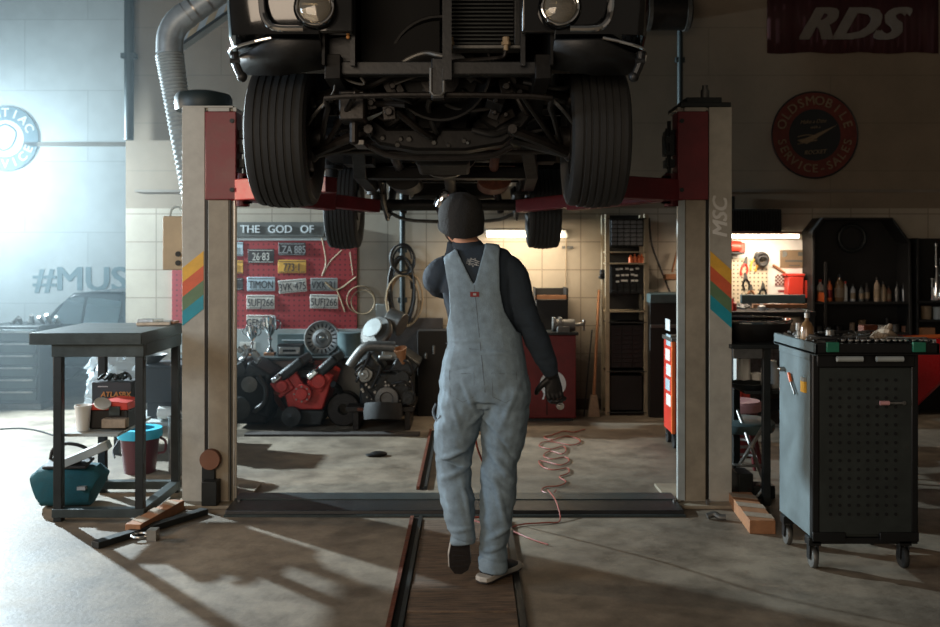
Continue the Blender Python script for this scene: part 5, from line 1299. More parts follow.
def engine_black():
    c = V((X(385,8.1),8.2,0)); f = lambda px,py,Y=7.95: P(px,py,Y)
    t = thing('engine', 'black engine with grey air cleaner and bent pipe on a low stand', 'engine', c, 'engines on the floor along the wall')
    make('stand', B().box(X(346,7.9),X(414,7.9),7.9,8.5,Z(412,7.9),Z(407,7.9)).box(X(352,7.9),X(358,7.9),7.95,8.45,0,Z(412,7.9)).box(X(404,7.9),X(410,7.9),7.95,8.45,0,Z(412,7.9)), 'grease2', t, bevel=.005)
    make('block', B().boxc(f(385,390)+V((0,.3,0)),(.46,.5,.30)), 'engine_dark', t, bevel=.03)
    make('cylinder_head', B().boxc(f(367,370)+V((0,.3,0)),(.20,.5,.20),(0,-35,0)), 'engine_dark', t, bevel=.02)
    make('cylinder_head', B().boxc(f(404,368)+V((0,.3,0)),(.20,.5,.20),(0,35,0)), 'engine_dark', t, bevel=.02)
    ac = f(372,332); make('air_cleaner', B().lathe([(0,0),(.15,0),(.155,.02),(.155,.045),(.14,.06),(0,.07)], f(376,336)+V((0,.2,0)), (-.45,-.75,.6), 32).cyl(f(385,322)+V((0,.35,0)),f(400,328)+V((0,.3,0)),.11,n=24), 'dull_steel', t, bevel=.006)
    make('air_cleaner_lid', B().lathe([(0,.005),(.09,.0),(.095,-.008),(0,-.01)], f(373,334)+V((-.02,.10,.05)), (-.45,-.75,.6), 28), 'grey_board', t)
    make('intake_pipe', B().tube([f(395,347),f(380,346),f(366,347),f(357,356),f(350,366)], S(5.2,7.95), 14, 4), 'dull_steel', t)
    make('funnel', B().lathe([(.01,-.02),(.02,0),(.05,.10),(.06,.13),(.055,.13),(.015,0)], f(403,362), (-.2,-.3,1), 16), 'wood_raw', t)
    q = f(364,374); make('alternator', B().cyl(q+V((0,.14,0)),q,.075,n=24).cyl(q,q-V((0,.03,0)),.045,n=20).cyl(q-V((0,.03,0)),q-V((0,.04,0)),.015,n=10), 'alu', t, bevel=.006)
    q = f(387,398); make('crank_pulley', B().lathe([(0,.02),(.05,.02),(.06,0),(.09,0),(.10,.015),(.09,.03),(.10,.045),(.06,.05),(.05,.03),(0,.03)], q, (0,-1,0), 32), 'dull_steel', t)
    q = f(402,378); make('water_pump', B().cyl(q+V((0,.1,0)),q-V((0,.02,0)),.06,n=22), 'engine_dark', t)
    q = f(408,398); make('compressor', B().cyl(q+V((0,.12,0)),q,.06,n=22).cyl(q,q-V((0,.02,0)),.045,n=20), 'engine_dark', t)
    make('drive_belt', B().tube([f(355,374),f(364,366),f(376,372),f(398,370),f(410,378),f(414,398),f(404,404),f(388,408),f(376,400),f(362,384),f(355,374)], .008, 6, 3), 'rubber_belt', t)
    make('carburetor', B().boxc(f(388,356)+V((0,.25,0)),(.14,.16,.12)).cyl(f(378,358)+V((0,.05,0)),f(392,358)+V((0,.05,0)),.02,n=10), 'alu', t, bevel=.01)
    for a_ in ((370,352,356,382),(398,360,412,372),(380,366,372,388),(392,384,410,388)):
        make('hose', B().tube([f(a_[0],a_[1]),f((a_[0]+a_[2])/2+3,(a_[1]+a_[3])/2-4,7.92),f(a_[2],a_[3])],.012,8,4), 'cable_black', t)
    for k in range(26): p = f(rnd(362,412),rnd(376,404),7.99); make('bolt', B().cyl(p,p-V((0,.03,0)),rnd(.007,.014),n=6), 'steel', t)
    make('exhaust_flange', B().box(X(358,7.9),X(384,7.9),7.86,7.9,Z(410,7.9),Z(407.5,7.9)), 'rusty', t)
    make('tire_skid', B().lathe([(.08,-.06),(.16,-.07),(.17,0),(.16,.07),(.08,.06),(.08,-.06)], f(383,417,7.86)+V((0,0,.045)), (0,.25,1), 28), 'tire', t)
engine_black()
def engine_dark():
    c = V((X(250,8.0),8.15,0)); f = lambda px,py,Y=7.95: P(px,py,Y)
    t = thing('engine', 'dark greasy engine right beside the left lift post under the trophies', 'engine', c, 'engines on the floor along the wall')
    make('block', B().boxc(f(246,395)+V((0,.3,0)),(.38,.5,.38)), 'grease', t, bevel=.03)
    make('oil_pan', B().boxc(f(248,418)+V((0,.3,0)),(.30,.46,.14)), 'grease', t, bevel=.03)
    make('cylinder_head', B().boxc(f(255,376)+V((0,.3,0)),(.24,.5,.14),(0,30,0)), 'engine_dark', t, bevel=.02)
    make('cylinder_head', B().boxc(f(234,374)+V((0,.3,0)),(.22,.5,.14),(0,-30,0)), 'engine_dark', t, bevel=.02)
    make('crank_pulley', B().lathe([(0,.02),(.05,.02),(.07,0),(.10,.0),(.09,.02),(.10,.04),(.04,.05),(0,.04)], f(240,408), (0,-1,0), 28), 'engine_dark', t)
    make('fan_pulley', B().lathe([(0,.02),(.05,.02),(.06,0),(.07,.03),(0,.04)], f(250,384), (0,-1,0), 24), 'dull_steel', t)
    g = B()
    for k in range(12): p = f(rnd(240,262),rnd(352,366),8.1); g.cyl(p,p+V((rnd(-.05,.05),0,rnd(.02,.07))),rnd(.012,.03),n=10)
    make('carburetor_parts', g, 'alu', t)
    make('hose', B().tube([f(258,376),f(266,388),f(264,402),f(254,412)],.022,10,4), 'cable_black', t)
    make('side_cover', B().boxc(f(264,402)+V((0,.25,0)),(.12,.4,.30),(0,12,0)), 'grease', t, bevel=.03)
engine_dark()
# gearbox / tyre between engines
one('brake_drum', 'round dark brake drum on the floor between the red and black engines', 'brake drum', B().lathe([(.05,0),(.14,0),(.155,.02),(.155,.12),(.14,.13),(.10,.13),(.05,.1),(.05,0)], (X(341,7.95),8.1,.155), (0,1,0), 32), 'grease2')
one('floor_plank', 'dark grimy plank on the floor in front of the engines', 'plank', B().box(X(246,7.75),X(420,7.75),7.68,7.80,0,.02), 'dado_dark', bevel=.003)
# hanging coiled cables
Yc = 8.88
def coil(label, cx_, cy_, rx, ry, n, m_, seed):
    random.seed(seed); b = B(); pts = []
    for k in range(n*20+1):
        a = 2*pi*k/20; w_ = 1+.10*sin(a*.37+seed)+.06*sin(a*1.7)
        pts.append(P(cx_+rx*w_*cos(a)+.8*sin(a*.21), cy_+ry*w_*sin(a), Yc-.02-.045*(.5+.5*sin(a*.31+seed))))
    b.tube(pts, .010, 6)
    return one('cable_coil', label, 'cable coil', b, m_, group='cable coils on the dark wall pipe')
coil('small round coil of dark cable hung highest on the wall pipe', 402.5, 259, 11.5, 14, 4, 'cable_black', 1)
coil('long oval coil of dark cable hanging below the small round coil', 402, 289, 12, 32, 4, 'cable_black', 2)
coil('pale brown cable coil hanging lowest on the wall pipe', 404, 300, 16, 26, 3, 'cable_tan', 3)
one('wall_panel', 'dark scuffed metal panel against the wall between black engine and mechanic', 'panel', B().box(X(372,8.9),X(443,8.9),8.9,8.94,0,Z(318,8.9)), 'dado_dark', bevel=.003)
one('steel_cabinet', 'dark steel cabinet by the wall behind the person in overalls', 'cabinet', B().use('shelf_black').box(X(418,8.7),X(474,8.7),8.62,8.89,0,Z(330,8.7)).use('dull_steel').boxc(P(426,356,8.61),(.02,.02,.05)).boxc(P(434,350,8.61),(.02,.02,.08)), None, bevel=.003)

# ================================================================ BACK WALL, MIDDLE RIGHT
tl = thing('tube_light', 'glowing fluorescent tube on the tiled wall behind the person\'s head', 'tube light', P(526,235,8.9))
make('tube', B().cyl(P(487,235.5,8.86),P(564,235.5,8.86),.016,n=14), 'tube_glow', tl)
make('batten', B().box(X(486,8.9),X(566,8.9),8.88,8.98,Z(234,8.9),Z(230,8.9)), 'white_paint', tl, bevel=.003)
make('end_cap', B().boxc(P(566,235.5,8.87),(.02,.04,.05)), 'white_plastic', tl)
make('power_cord', B().tube([P(566,236,8.95),P(566,262,8.96),P(565,300,8.96),P(566,318,8.9)],.006,6,4), 'cable_tan', tl)
one('wall_switch', 'flat metal bracket on the wall tiles below the fluorescent tube', 'bracket', B().box(X(562,8.98),X(573,8.98),8.97,8.998,Z(248.5,8.98),Z(246,8.98)), 'dull_steel')
rc = thing('red_cabinet', 'dark red tool cabinet with a white round emblem behind the person', 'tool cabinet', (X(548,8.5),8.6,0))
rx0, rx1 = X(518,8.35), X(576,8.35)
make('cabinet_body', B().box(rx0,rx1,8.35,8.92,.03,Z(335,8.35)), 'red_cabinet', rc, bevel=.01)
make('worktop', B().box(rx0-.02,rx1+.02,8.32,8.94,Z(335,8.35),Z(332,8.35)), 'bench_dark', rc, bevel=.004)
make('door_gap', B().box(X(547,8.34)-.004,X(547,8.34)+.004,8.346,8.352,.06,Z(338,8.35)), 'hole', rc)
make('plinth', B().box(rx0+.02,rx1-.02,8.4,8.9,0,.03), 'bench_dark', rc)
q = P(553,384,8.34); make('emblem', B().cyl(q+V((0,.012,0)),q-V((0,.002,0)),S(13,8.34),n=36), 'sign_pale', rc)
make('emblem_lettering', B().text('M', .10, at(P(546,396,8.335),0), .02, .3, .001), 'sign_pale', rc)
ob_ = thing('parts_bin', 'open black parts bin with wooden shelf edge on the red cabinet', 'parts bin', P(553,312,8.7))
make('bin_body', B().box(X(536,8.6),X(568,8.6),8.6,8.9,Z(332,8.35)+.002,Z(300,8.6)).box(X(536,8.6),X(568,8.6),8.87,8.9,Z(300,8.6),Z(289,8.6)), 'shelf_black', ob_, bevel=.004)
make('shelf_edge', B().box(X(535,8.58),X(568,8.58),8.57,8.6,Z(299,8.6),Z(295,8.6)), 'wood_raw', ob_)
for a in (535,566): make('side_plate', B().box(X(a,8.6),X(a+2,8.6),8.57,8.9,Z(300,8.6),Z(288,8.6)), 'shelf_black', ob_)
vz = thing('bench_vise', 'grey bench vise on the front corner of the red cabinet', 'vise', P(563,332,8.4))
make('vise_body', B().cyl(P(552,325,8.4),P(575,325,8.4),.055,n=18).boxc(P(563,329,8.4),(.12,.12,.06)), 'dull_steel', vz, bevel=.008)
make('jaw', B().boxc(P(554,320,8.4),(.03,.12,.05)).boxc(P(560,320,8.4),(.03,.12,.05)), 'steel', vz, bevel=.004)
make('screw', B().cyl(P(575,325,8.4),P(584,324,8.4),.016,n=12), 'steel', vz)
make('handle', B().cyl(P(584,321,8.37),P(584,329,8.43),.01,n=8).ball(P(584,321,8.37),.016,10).ball(P(584,329,8.43),.016,10), 'steel', vz)
one('paper_cup', 'pale paper funnel on the red cabinet beside the person\'s elbow', 'funnel', B().lathe([(0,0),(.05,0),(.02,.10),(0,.16)], (X(523,8.5),8.45,Z(332,8.35)+.002), n=16), 'grey_board')
def stick(name, label, cat, pts, r, m_): return one(name, label, cat, B().tube(pts, r, 8, 3), m_)
br_ = thing('broom', 'wooden-handled broom leaning upright left of the drawer rack', 'broom', (X(601,8.6),8.6,0))
make('broom_handle', B().cyl((X(594,8.6),8.62,.16),P(599,290,8.92),.014,n=10), 'wood_raw', br_)
make('broom_head', B().prism([(X(588,8.6),.0),(X(600,8.6),.0),(X(597,8.6),.2),(X(591,8.6),.2)], 8.58, 8.66), 'rag', br_, bevel=.004)
stick('conduit', 'pale vertical conduit on the tiles left of the drawer rack', 'conduit', [P(602.5,216,8.985),P(602.5,300,8.985)], .012, 'elec_box')
one('valve_knob', 'black valve knob on the pale conduit beside the drawer rack', 'valve', B().boxc(P(603,274,8.92),(.06,.06,.09)).cyl(P(603,274,8.9),P(600,278,8.86),.02,n=10), 'cable_black', bevel=.008)
stick('steel_rod', 'thin dark steel rod leaning on the wall right of the red cabinet', 'rod', [(X(584,8.6),8.6,0),P(592,330,8.95)], .007, 'bench_dark')
# drawer rack
rk = thing('storage_rack', 'tall narrow beige-posted rack holding small parts drawers', 'rack', (X(627,8.6),8.75,0))
Yr = 8.66
for px in (607.5, 646.5):
    for yy in (Yr+.02, 8.93): make('post', B().box(X(px,Yr)-.02,X(px,Yr)+.02,yy-.02,yy+.02,0,Z(214,Yr)), 'rack_paint', rk, bevel=.002)
for py in (218,251.5,263,311,322,371,412):
    make('rack_shelf', B().box(X(607,Yr),X(647,Yr),Yr,8.95,Z(py,Yr)-.012,Z(py,Yr)+.0), 'rack_paint' if py in (263,311,251.5) else 'bench_dark', rk, bevel=.001)
make('back_panel', B().box(X(608,Yr),X(646,Yr),8.94,8.95,.05,Z(214,Yr)), 'shelf_black', rk)
def organizer(label, py0, py1, rows, cols, light):
    c = P(627,py1,Yr+.05); t = thing('drawer_organizer', label, 'drawer organizer', c)
    x0,x1 = X(610,Yr+.05),X(644,Yr+.05); z0,z1 = Z(py1,Yr+.05),Z(py0,Yr+.05)
    make('case', B().box(x0,x1,Yr+.06,Yr+.26,z0,z1), 'shelf_black', t, bevel=.003)
    w_ = (x1-x0-.02)/cols; h_ = (z1-z0-.02)/rows; first = None
    for i in range(rows):
        for j in range(cols):
            dx = x0+.01+w_*j; dz = z0+.01+h_*i
            if first is None:
                first = make('drawer', B().box(dx+.004,dx+w_-.004,Yr+.045,Yr+.062,dz+.004,dz+h_-.004).box(dx+w_*.3,dx+w_*.7,Yr+.03,Yr+.045,dz+h_*.4,dz+h_*.55), light, t); f0 = first.location.copy()
            else:
                c_ = first.copy(); COL.objects.link(c_); c_.parent = t; c_.location = f0+V((w_*j,0,h_*i))
    return t
organizer('topmost small-parts drawer organizer with greyish drawers in the rack', 219, 246.5, 6, 5, 'drawer_plastic')
organizer('black drawer organizer on the middle shelf of the rack', 265, 294, 5, 5, 'engine_dark')
organizer('wide-drawered black organizer in the lower part of the rack', 325, 368, 9, 3, 'black_metal')
lb_ = []
random.seed(5)
for i, px in enumerate((617,622,627,632,637)):
    for j in range(3):
        p = P(px+rnd(-1,1), 269+j*6+rnd(-.6,.6), Yr-.02+.05)
        lb_.append(p)
for k, p in enumerate(lb_):
    b = B().box(-.016,.016,-.002,0,-.009,.009)
    o = make('paper_tag', B().add(b.v,b.f,M.Translation(p)), 'white_paint') if k == 0 else None
    if k == 0:
        l0 = tag(o, 'small pale paper tag stuck on the middle drawer organizer front', 'paper tag', 'pale tags on the drawer organizer'); base0 = l0.location.copy(); p0_ = p
    else: place(l0, base0+(p-p0_))
for k,(px,h_) in enumerate(((631,8),(635,9),(639,8),(642,9))):
    o = one('spray_bottle', ['orange bottle lying leftmost on the rack shelf','orange bottle second from left on the rack shelf','orange bottle third from left on the rack shelf','orange bottle nearest the right rack post'][k], 'bottle', B().lathe([(0,0),(.02,0),(.02,.05),(.008,.065),(.008,S(h_,Yr)),(0,S(h_,Yr))], (X(px,Yr+.08),Yr+.1,Z(263,Yr)+.001), n=12), 'orange_plastic', group='orange bottles on the rack shelf')
one('storage_box', 'black crate on the bottom shelf of the drawer rack', 'crate', B().box(X(611,Yr),X(643,Yr),Yr+.03,8.9,Z(411,Yr)+.002,Z(376,Yr)), 'shelf_black', bevel=.004)
# right of the rack
one('air_hose', 'dark air hose hanging down the tiles right of the drawer rack', 'hose', B().tube([P(649,218,8.95),P(652,245,8.95),P(662,272,8.95),P(670,292,8.95),P(676,300,8.95)],.010,8,4), 'cable_black')
bb_ = thing('hand_brush', 'small wooden brush hanging on the tiles right of the drawer rack', 'brush', P(671,277,8.93))
make('brush_head', B().boxc(P(671,277,8.93),(.13,.05,.06)), 'wood_raw', bb_, bevel=.012)
make('brush_handle', B().cyl(P(672,272,8.93),P(677,252,8.95),.010,n=8), 'wood_raw', bb_)
cb_ = thing('low_bench', 'dark green-topped low bench between the drawer rack and right lift post', 'bench', (X(665,8.6),8.7,0))
make('bench_top', B().box(X(650,8.5),X(690,8.5),8.5,8.95,Z(303,8.5),Z(294,8.5)), 'green_panel', cb_, bevel=.006)
make('bench_body', B().box(X(651,8.5),X(689,8.5),8.55,8.93,0,Z(303,8.5)), 'shelf_black', cb_, bevel=.004)
make('bench_shelf', B().box(X(651,8.5),X(689,8.5),8.52,8.56,Z(328,8.5),Z(325,8.5)), 'dull_steel', cb_)
# orange/red tool chest behind the right post
tc_ = thing('tool_chest', 'orange-red rolling tool chest half hidden behind the right lift post', 'tool chest', (X(675,7.4),7.5,0))
x0 = X(672,7.2)
make('chest_body', B().box(x0+.012,x0+.62,7.2,7.5,.12,Z(342,7.2)), 'red_plastic', tc_, bevel=.01)
make('side_sheet', B().box(x0,x0+.014,7.19,7.5,.12,Z(341,7.2)), 'red_plastic', tc_, bevel=.004)
make('corner_trim', B().box(x0-.004,x0+.02,7.18,7.21,.12,Z(341,7.2)), 'orange_plastic', tc_)
for k in range(6): make('sticker', B().box(x0-.003,x0+.001,7.24+.03*(k%2),7.40+.03*(k%2),.32+.12*k,.41+.12*k), ('white_paint','plate_blue','sign_pale')[k%3], tc_)
make('door_panel', B().box(x0+.09,x0+.55,7.19,7.205,.2,Z(355,7.2)), 'red_plastic', tc_, bevel=.004)
make('chest_lid', B().box(x0-.01,x0+.63,7.18,7.52,Z(342,7.2),Z(338,7.2)), 'dull_steel', tc_, bevel=.004)
for (dx,dy) in ((.03,.03),(.57,.03),(.03,.26),(.57,.26)):
    make('caster', B().cyl((x0+dx-.015,7.2+dy,.05),(x0+dx+.015,7.2+dy,.05),.05,n=20).box(x0+dx-.02,x0+dx+.02,7.19+dy,7.22+dy,.05,.125), 'black_rubber', tc_)
# orange extension cord
random.seed(11)
pts = []; 
path = [(585,430),(574,433),(562,432),(552,436),(544,438),(552,441),(566,437),(576,439),(580,443),(570,446),(556,443),(544,443),(541,447),(550,450),(562,447),(568,451),(560,455),(548,452),(543,457),(552,460),(566,458),(571,462),(561,466),(549,463),(540,462),(544,468),(556,471),(567,469),(569,474),(558,478),(566,483),(558,487),(546,488),(541,492),(552,495),(557,491)]
def floor_pt(px,py): 
    Y = F*CH/(py-HY); return V((X(px,Y),Y,.008))
pp = [floor_pt(a+rnd(-2,2),b2) for a,b2 in path]
one('extension_cord', 'tangled thin orange extension cord on the floor right of the person', 'cord', B().tube(pp,.0042,6,4), 'cable_orange')
path = [(548,500),(556,512),(560,522),(545,524),(520,526),(512,531),(530,540),(548,546)]
one('extension_cord', 'thin dark cord crossing the floor cover right of the person', 'cord', B().tube([floor_pt(a,b2)+V((0,0,.056 if b2<519 else 0)) for a,b2 in path],.004,6,4), 'cable_orange')
one('trouble_light_cord', 'orange cord hanging down between the legs from the raised car', 'cord', B().tube([P(476,214,5.0),P(478,300,5.0),P(475,400,5.0),P(476,440,5.0),P(481,458,5.1),P(486,470,5.15),(X(488,5.3),5.3,.04),(X(470,5.25),5.25,.02),(X(500,5.1),5.1,.008),(X(520,5.0),5.0,.008)],.006,6,4), 'cable_orange')
# ================================================================ RIGHT: lit nook, shelf, red car, table, cart
nl = thing('tube_light', 'glowing fluorescent lamp above the white pegboard at the right', 'tube light', P(765,235,8.7))
make('tube', B().box(X(728,8.68),X(797,8.68),8.62,8.68,Z(238,8.68),Z(234.5,8.68)), 'tube_glow', nl, bevel=.006)
make('lamp_housing', B().box(X(726,8.7),X(798,8.7),8.60,8.76,Z(234.5,8.7),Z(232,8.7)), 'cardboard', nl, bevel=.004)
make('hanger', B().box(X(770,8.8),X(772,8.8),8.75,8.99,Z(232,8.8)-.01,Z(232,8.8)+.01), 'bench_dark', nl)
vb = thing('wall_heater', 'black slatted box mounted on the wall above the right fluorescent lamp', 'heater', P(753,220,8.9))
make('heater_case', B().box(X(724,8.8),X(781,8.8),8.78,8.99,Z(232,8.8),Z(209,8.8)), 'shelf_black', vb, bevel=.01)
fl = B()
for i in range(20): x = X(727,8.8)+i*S(2.7,8.8); fl.box(x,x+.006,8.765,8.785,Z(230,8.8),Z(211,8.8))
make('grille', fl, 'black_metal', vb)
one('wall_bracket', 'dark post bracket on the wall left of the black slatted box', 'bracket', B().box(X(728,8.9),X(735,8.9),8.9,8.99,Z(212,8.9),Z(196,8.9)), 'shelf_black', bevel=.004)
one('wall_board', 'white painted backboard behind the hanging tools at the right', 'board', B().box(X(722,8.98),X(808,8.98),8.965,8.995,Z(312,8.98),Z(240,8.98)), 'white_paint')
one('pegboard', 'white pegboard holding hand tools below the right fluorescent lamp', 'pegboard', B().box(X(724,8.96),X(767,8.96),8.94,8.966,Z(303,8.96),Z(258,8.96)), 'pegboard_white', bevel=.002)
one('notice', 'cream notice with faded print on the white backboard', 'notice', B().use('sign_cream').box(X(780,8.96),X(808,8.96),8.958,8.963,Z(268,8.96),Z(250,8.96)).use('sign_dark').box(X(798,8.96),X(806,8.96),8.955,8.958,Z(256,8.96),Z(252,8.96)).box(X(785,8.96),X(804,8.96),8.955,8.958,Z(262,8.96),Z(260,8.96)).box(X(789,8.96),X(800,8.96),8.955,8.958,Z(266,8.96),Z(265,8.96)).cyl(P(784,254,8.957),P(784,254,8.953),.03,n=16), None)
ck = B().use('white_paint').box(X(775,8.955),X(785.5,8.955),8.95,8.957,Z(285,8.955),Z(273,8.955)).use('sign_red')
s_ = S(10.5,8.955)/6
for i in range(6):
    for j in range(6):
        if (i+j)%2 == 0: ck.box(X(775,8.955)+i*s_,X(775,8.955)+(i+1)*s_,8.946,8.95,Z(285,8.955)+j*s_,Z(285,8.955)+(j+1)*s_)
one('checker_card', 'small red checkered card pinned left of the red box', 'card', ck, None)
one('small_label', 'small white label with a red line below the checkered card', 'label', B().use('white_paint').box(X(777,8.955),X(785,8.955),8.95,8.957,Z(296,8.955),Z(287,8.955)).use('red_label').box(X(778,8.955),X(784,8.955),8.947,8.95,Z(292,8.955),Z(290,8.955)), None)
rb_ = thing('red_box', 'bright red plastic case hung on the white backboard', 'case', P(795,300,8.9))
make('case_body', B().box(X(785.5,8.9),X(801,8.9),8.82,8.95,Z(300,8.9),Z(276,8.9)), 'red_plastic', rb_, bevel=.01)
make('case_side', B().box(X(801,8.9),X(806,8.9),8.84,8.95,Z(298,8.9),Z(280,8.9)), 'red_plastic', rb_, bevel=.006)
make('case_lid', B().box(X(784,8.9),X(802,8.9),8.815,8.95,Z(276,8.9),Z(273.5,8.9)), 'red_plastic', rb_, bevel=.004)
dr2 = thing('power_tool', 'red power drill on the tool board next to the right lift post', 'drill', P(735,248,8.9))
make('drill_body', B().cyl(P(728,246,8.88),P(741,247,8.88),.055,n=18).boxc(P(741,248,8.88),(.06,.09,.10)), 'red_plastic', dr2, bevel=.01)
make('drill_base', B().box(X(727,8.88),X(743,8.88),8.82,8.94,Z(254,8.88),Z(252,8.88)), 'bench_dark', dr2, bevel=.003)
def plier(name, label, cat, px, py, l_, mcol, ang=0):
    Y = 8.93; c = P(px,py,Y); t = thing(name, label, cat, c, 'hand tools hung on the white pegboard')
    m_ = at(c, ang); L = S(l_,Y)
    for sg in (-1,1): make('grip', B().tube([m_@V((sg*.006,L*.12,0)),m_@V((sg*.030,-L*.15,.0)),m_@V((sg*.022,-L*.5,0))],.010,8,4), mcol, t)
    make('jaw', B().add([m_@V(p) for p in ((-.022,L*.1,-.01),(.022,L*.1,-.01),(.008,L*.48,-.01),(-.008,L*.48,-.01),(-.022,L*.1,.01),(.022,L*.1,.01),(.008,L*.48,.01),(-.008,L*.48,.01))],[(0,1,2,3),(4,5,6,7),(0,1,5,4),(1,2,6,5),(2,3,7,6),(3,0,4,7)]), 'dull_steel', t, bevel=.003)
plier('pliers', 'red-handled pliers hung leftmost on the white pegboard', 'pliers', 745, 266, 20, 'red_plastic', -10)
plier('pliers', 'yellow-handled pliers hung right of the red-handled pair', 'pliers', 755, 261, 20, 'yellow_stripe', -12)
plier('pliers', 'black-handled pliers hanging lower left on the white pegboard', 'pliers', 746, 281, 18, 'cable_black', 5)
plier('shears', 'orange-brown handled shears low on the white pegboard', 'shears', 751, 292, 16, 'wood_raw', 0)
plier('shears', 'dark steel shears at the lower right of the white pegboard', 'shears', 763, 290, 16, 'bench_dark', 0)
one('wire_roll', 'round black wire roll hung at the upper right of the pegboard', 'wire roll', B().torus(P(762,259,8.9),S(5.5,8.9),.018,(0,1,0),24,8).torus(P(763,261,8.88),S(4.5,8.88),.014,(.1,1,0),24,8), 'cable_black')
one('wood_stick', 'pale wooden stick leaning on the white backboard', 'stick', B().cyl(P(773,265,8.95),P(785,273,8.93),.012,n=8), 'wood_raw')
# bench in nook
nb = thing('nook_bench', 'cluttered dark workbench under the right fluorescent lamp', 'workbench', (X(770,8.3),8.5,0))
make('bench_top', B().box(X(722,8.2),X(812,8.2),8.1,8.9,Z(311,8.2)-.04,Z(311,8.2)), 'shelf_black', nb, bevel=.004)
for px in (724,808):
    for yy in (8.15,8.85): make('leg', B().box(X(px,8.2)-.025,X(px,8.2)+.025,yy-.025,yy+.025,0,Z(311,8.2)-.04), 'bench_dark', nb)
make('bench_shelf', B().box(X(724,8.2),X(810,8.2),8.15,8.85,.3,.33), 'bench_dark', nb)
pn = thing('tool_tray', 'blue-grey steel tray with wooden front on the cluttered bench', 'tray', P(770,306,8.4))
make('tray_back', B().box(X(740,8.6),X(804,8.6),8.56,8.6,Z(303,8.6),Z(294.5,8.6)), 'green_panel', pn, bevel=.004)
make('tray_front', B().box(X(752,8.35),X(806,8.35),8.32,8.36,Z(308,8.35),Z(304,8.35)), 'wood_raw', pn, bevel=.003)
make('tray_base', B().box(X(741,8.5),X(804,8.5),8.36,8.58,Z(309,8.5)-.01,Z(309,8.5)+.0), 'green_panel', pn)
random.seed(3)
g = B()
for i in range(26):
    p = V((rnd(X(740,8.4),X(804,8.4)), rnd(8.38,8.54), Z(309,8.5)+.015)); a = rnd(0,pi); g.cyl(p,p+V((.07*cos(a),.05*sin(a),rnd(0,.03))),rnd(.008,.018),n=8)
one('loose_parts', 'jumble of small metal parts lying in the blue-grey tray', 'parts', g, 'alu', kind='stuff')
for i,(px,py,h_,mc_,lb2) in enumerate(((731,297,12,'red_plastic','small red bottle on the cluttered bench beside the right lift post'),(760,310,7,'white_plastic','little white pot in front of the blue-grey tray'))):
    one('small_bottle', lb2, 'bottle', B().lathe([(0,0),(.035,0),(.035,S(h_,8.3)*.6),(.012,S(h_,8.3)*.8),(.012,S(h_,8.3)),(0,S(h_,8.3))], (X(px,8.3),8.25,Z(311,8.2)+.001), n=16), mc_)
# drum with chrome rim in front of the nook
# octagonal black shelf cabinet
sc1 = thing('shelf_cabinet', 'tall black open shelf with clipped upper corners full of bottles', 'shelf', (X(863,8.6),8.75,0))
Ys = 8.7
outp = [(812.5,231),(823,217.5),(893,217.5),(912,240),(913,262)]
zc = 0
ox = [(X(812.5,Ys),0.02),(X(812.5,Ys),Z(231,Ys)),(X(823,Ys),Z(217.5,Ys)),(X(893,Ys),Z(217.5,Ys)),(X(911,Ys),Z(242,Ys)),(X(914,Ys),0.02)]
ix = [(X(815,Ys),0.02),(X(815,Ys),Z(232,Ys)),(X(824,Ys),Z(219.5,Ys)),(X(892,Ys),Z(219.5,Ys)),(X(908.5,Ys),Z(243,Ys)),(X(911,Ys),0.02)]
for i in range(5):
    q = [ox[i],ox[i+1],ix[i+1],ix[i]]
    make('frame', B().prism(q, Ys, 8.97), 'shelf_black', sc1, bevel=.004)
make('back_panel', B().prism(ox, 8.955, 8.975), 'shelf_black', sc1)
make('inner_post', B().box(X(825,Ys),X(827,Ys),Ys,Ys+.03,.02,Z(262,Ys)), 'shelf_black', sc1)
shel = [302, 333, 362, 392]
for py in shel: make('shelf_board', B().box(X(813.5,Ys),X(912,Ys),Ys+.01,8.955,Z(py,Ys)-.022,Z(py,Ys)), 'shelf_black', sc1, bevel=.002)
make('dark_ring', B().torus(P(852,238,8.93), S(13,8.93), .02, (0,1,0), 36, 8), 'bench_dark', sc1)
bots = [(820.5,22,6.5,'white_plastic','white bottle at the left end of the upper black shelf'),(824.5,19,5,'grey_board','grey bottle second on the upper black shelf'),
 (830.5,23,5,'orange_plastic','orange and blue spray can on the upper black shelf'),(840,27,9,'brown_glass','wide amber flask on the upper black shelf, tallest one'),
 (846,20,4,'white_plastic','slim white tube right of the amber flask'),(853.5,17,5,'grey_print','short grey bottle right of the slim white tube'),
 (862,16,5,'sign_dark','dark grey bottle in the middle of the upper black shelf'),(868,18,5,'dado_dark','brown-black bottle left of the pale narrow-necked bottle'),
 (877.5,24,6,'rag','pale narrow-necked bottle on the upper black shelf'),(884,19,6,'sign_cream','dull cream bottle right of the pale narrow-necked bottle'),
 (890,15,5,'cardboard','short brown bottle near the right of the upper shelf'),(897,19,4,'dull_steel','slim steel can second from the right on the upper shelf'),(904.5,18,3.5,'steel','thin bright cylinder at the right end of the upper shelf')]
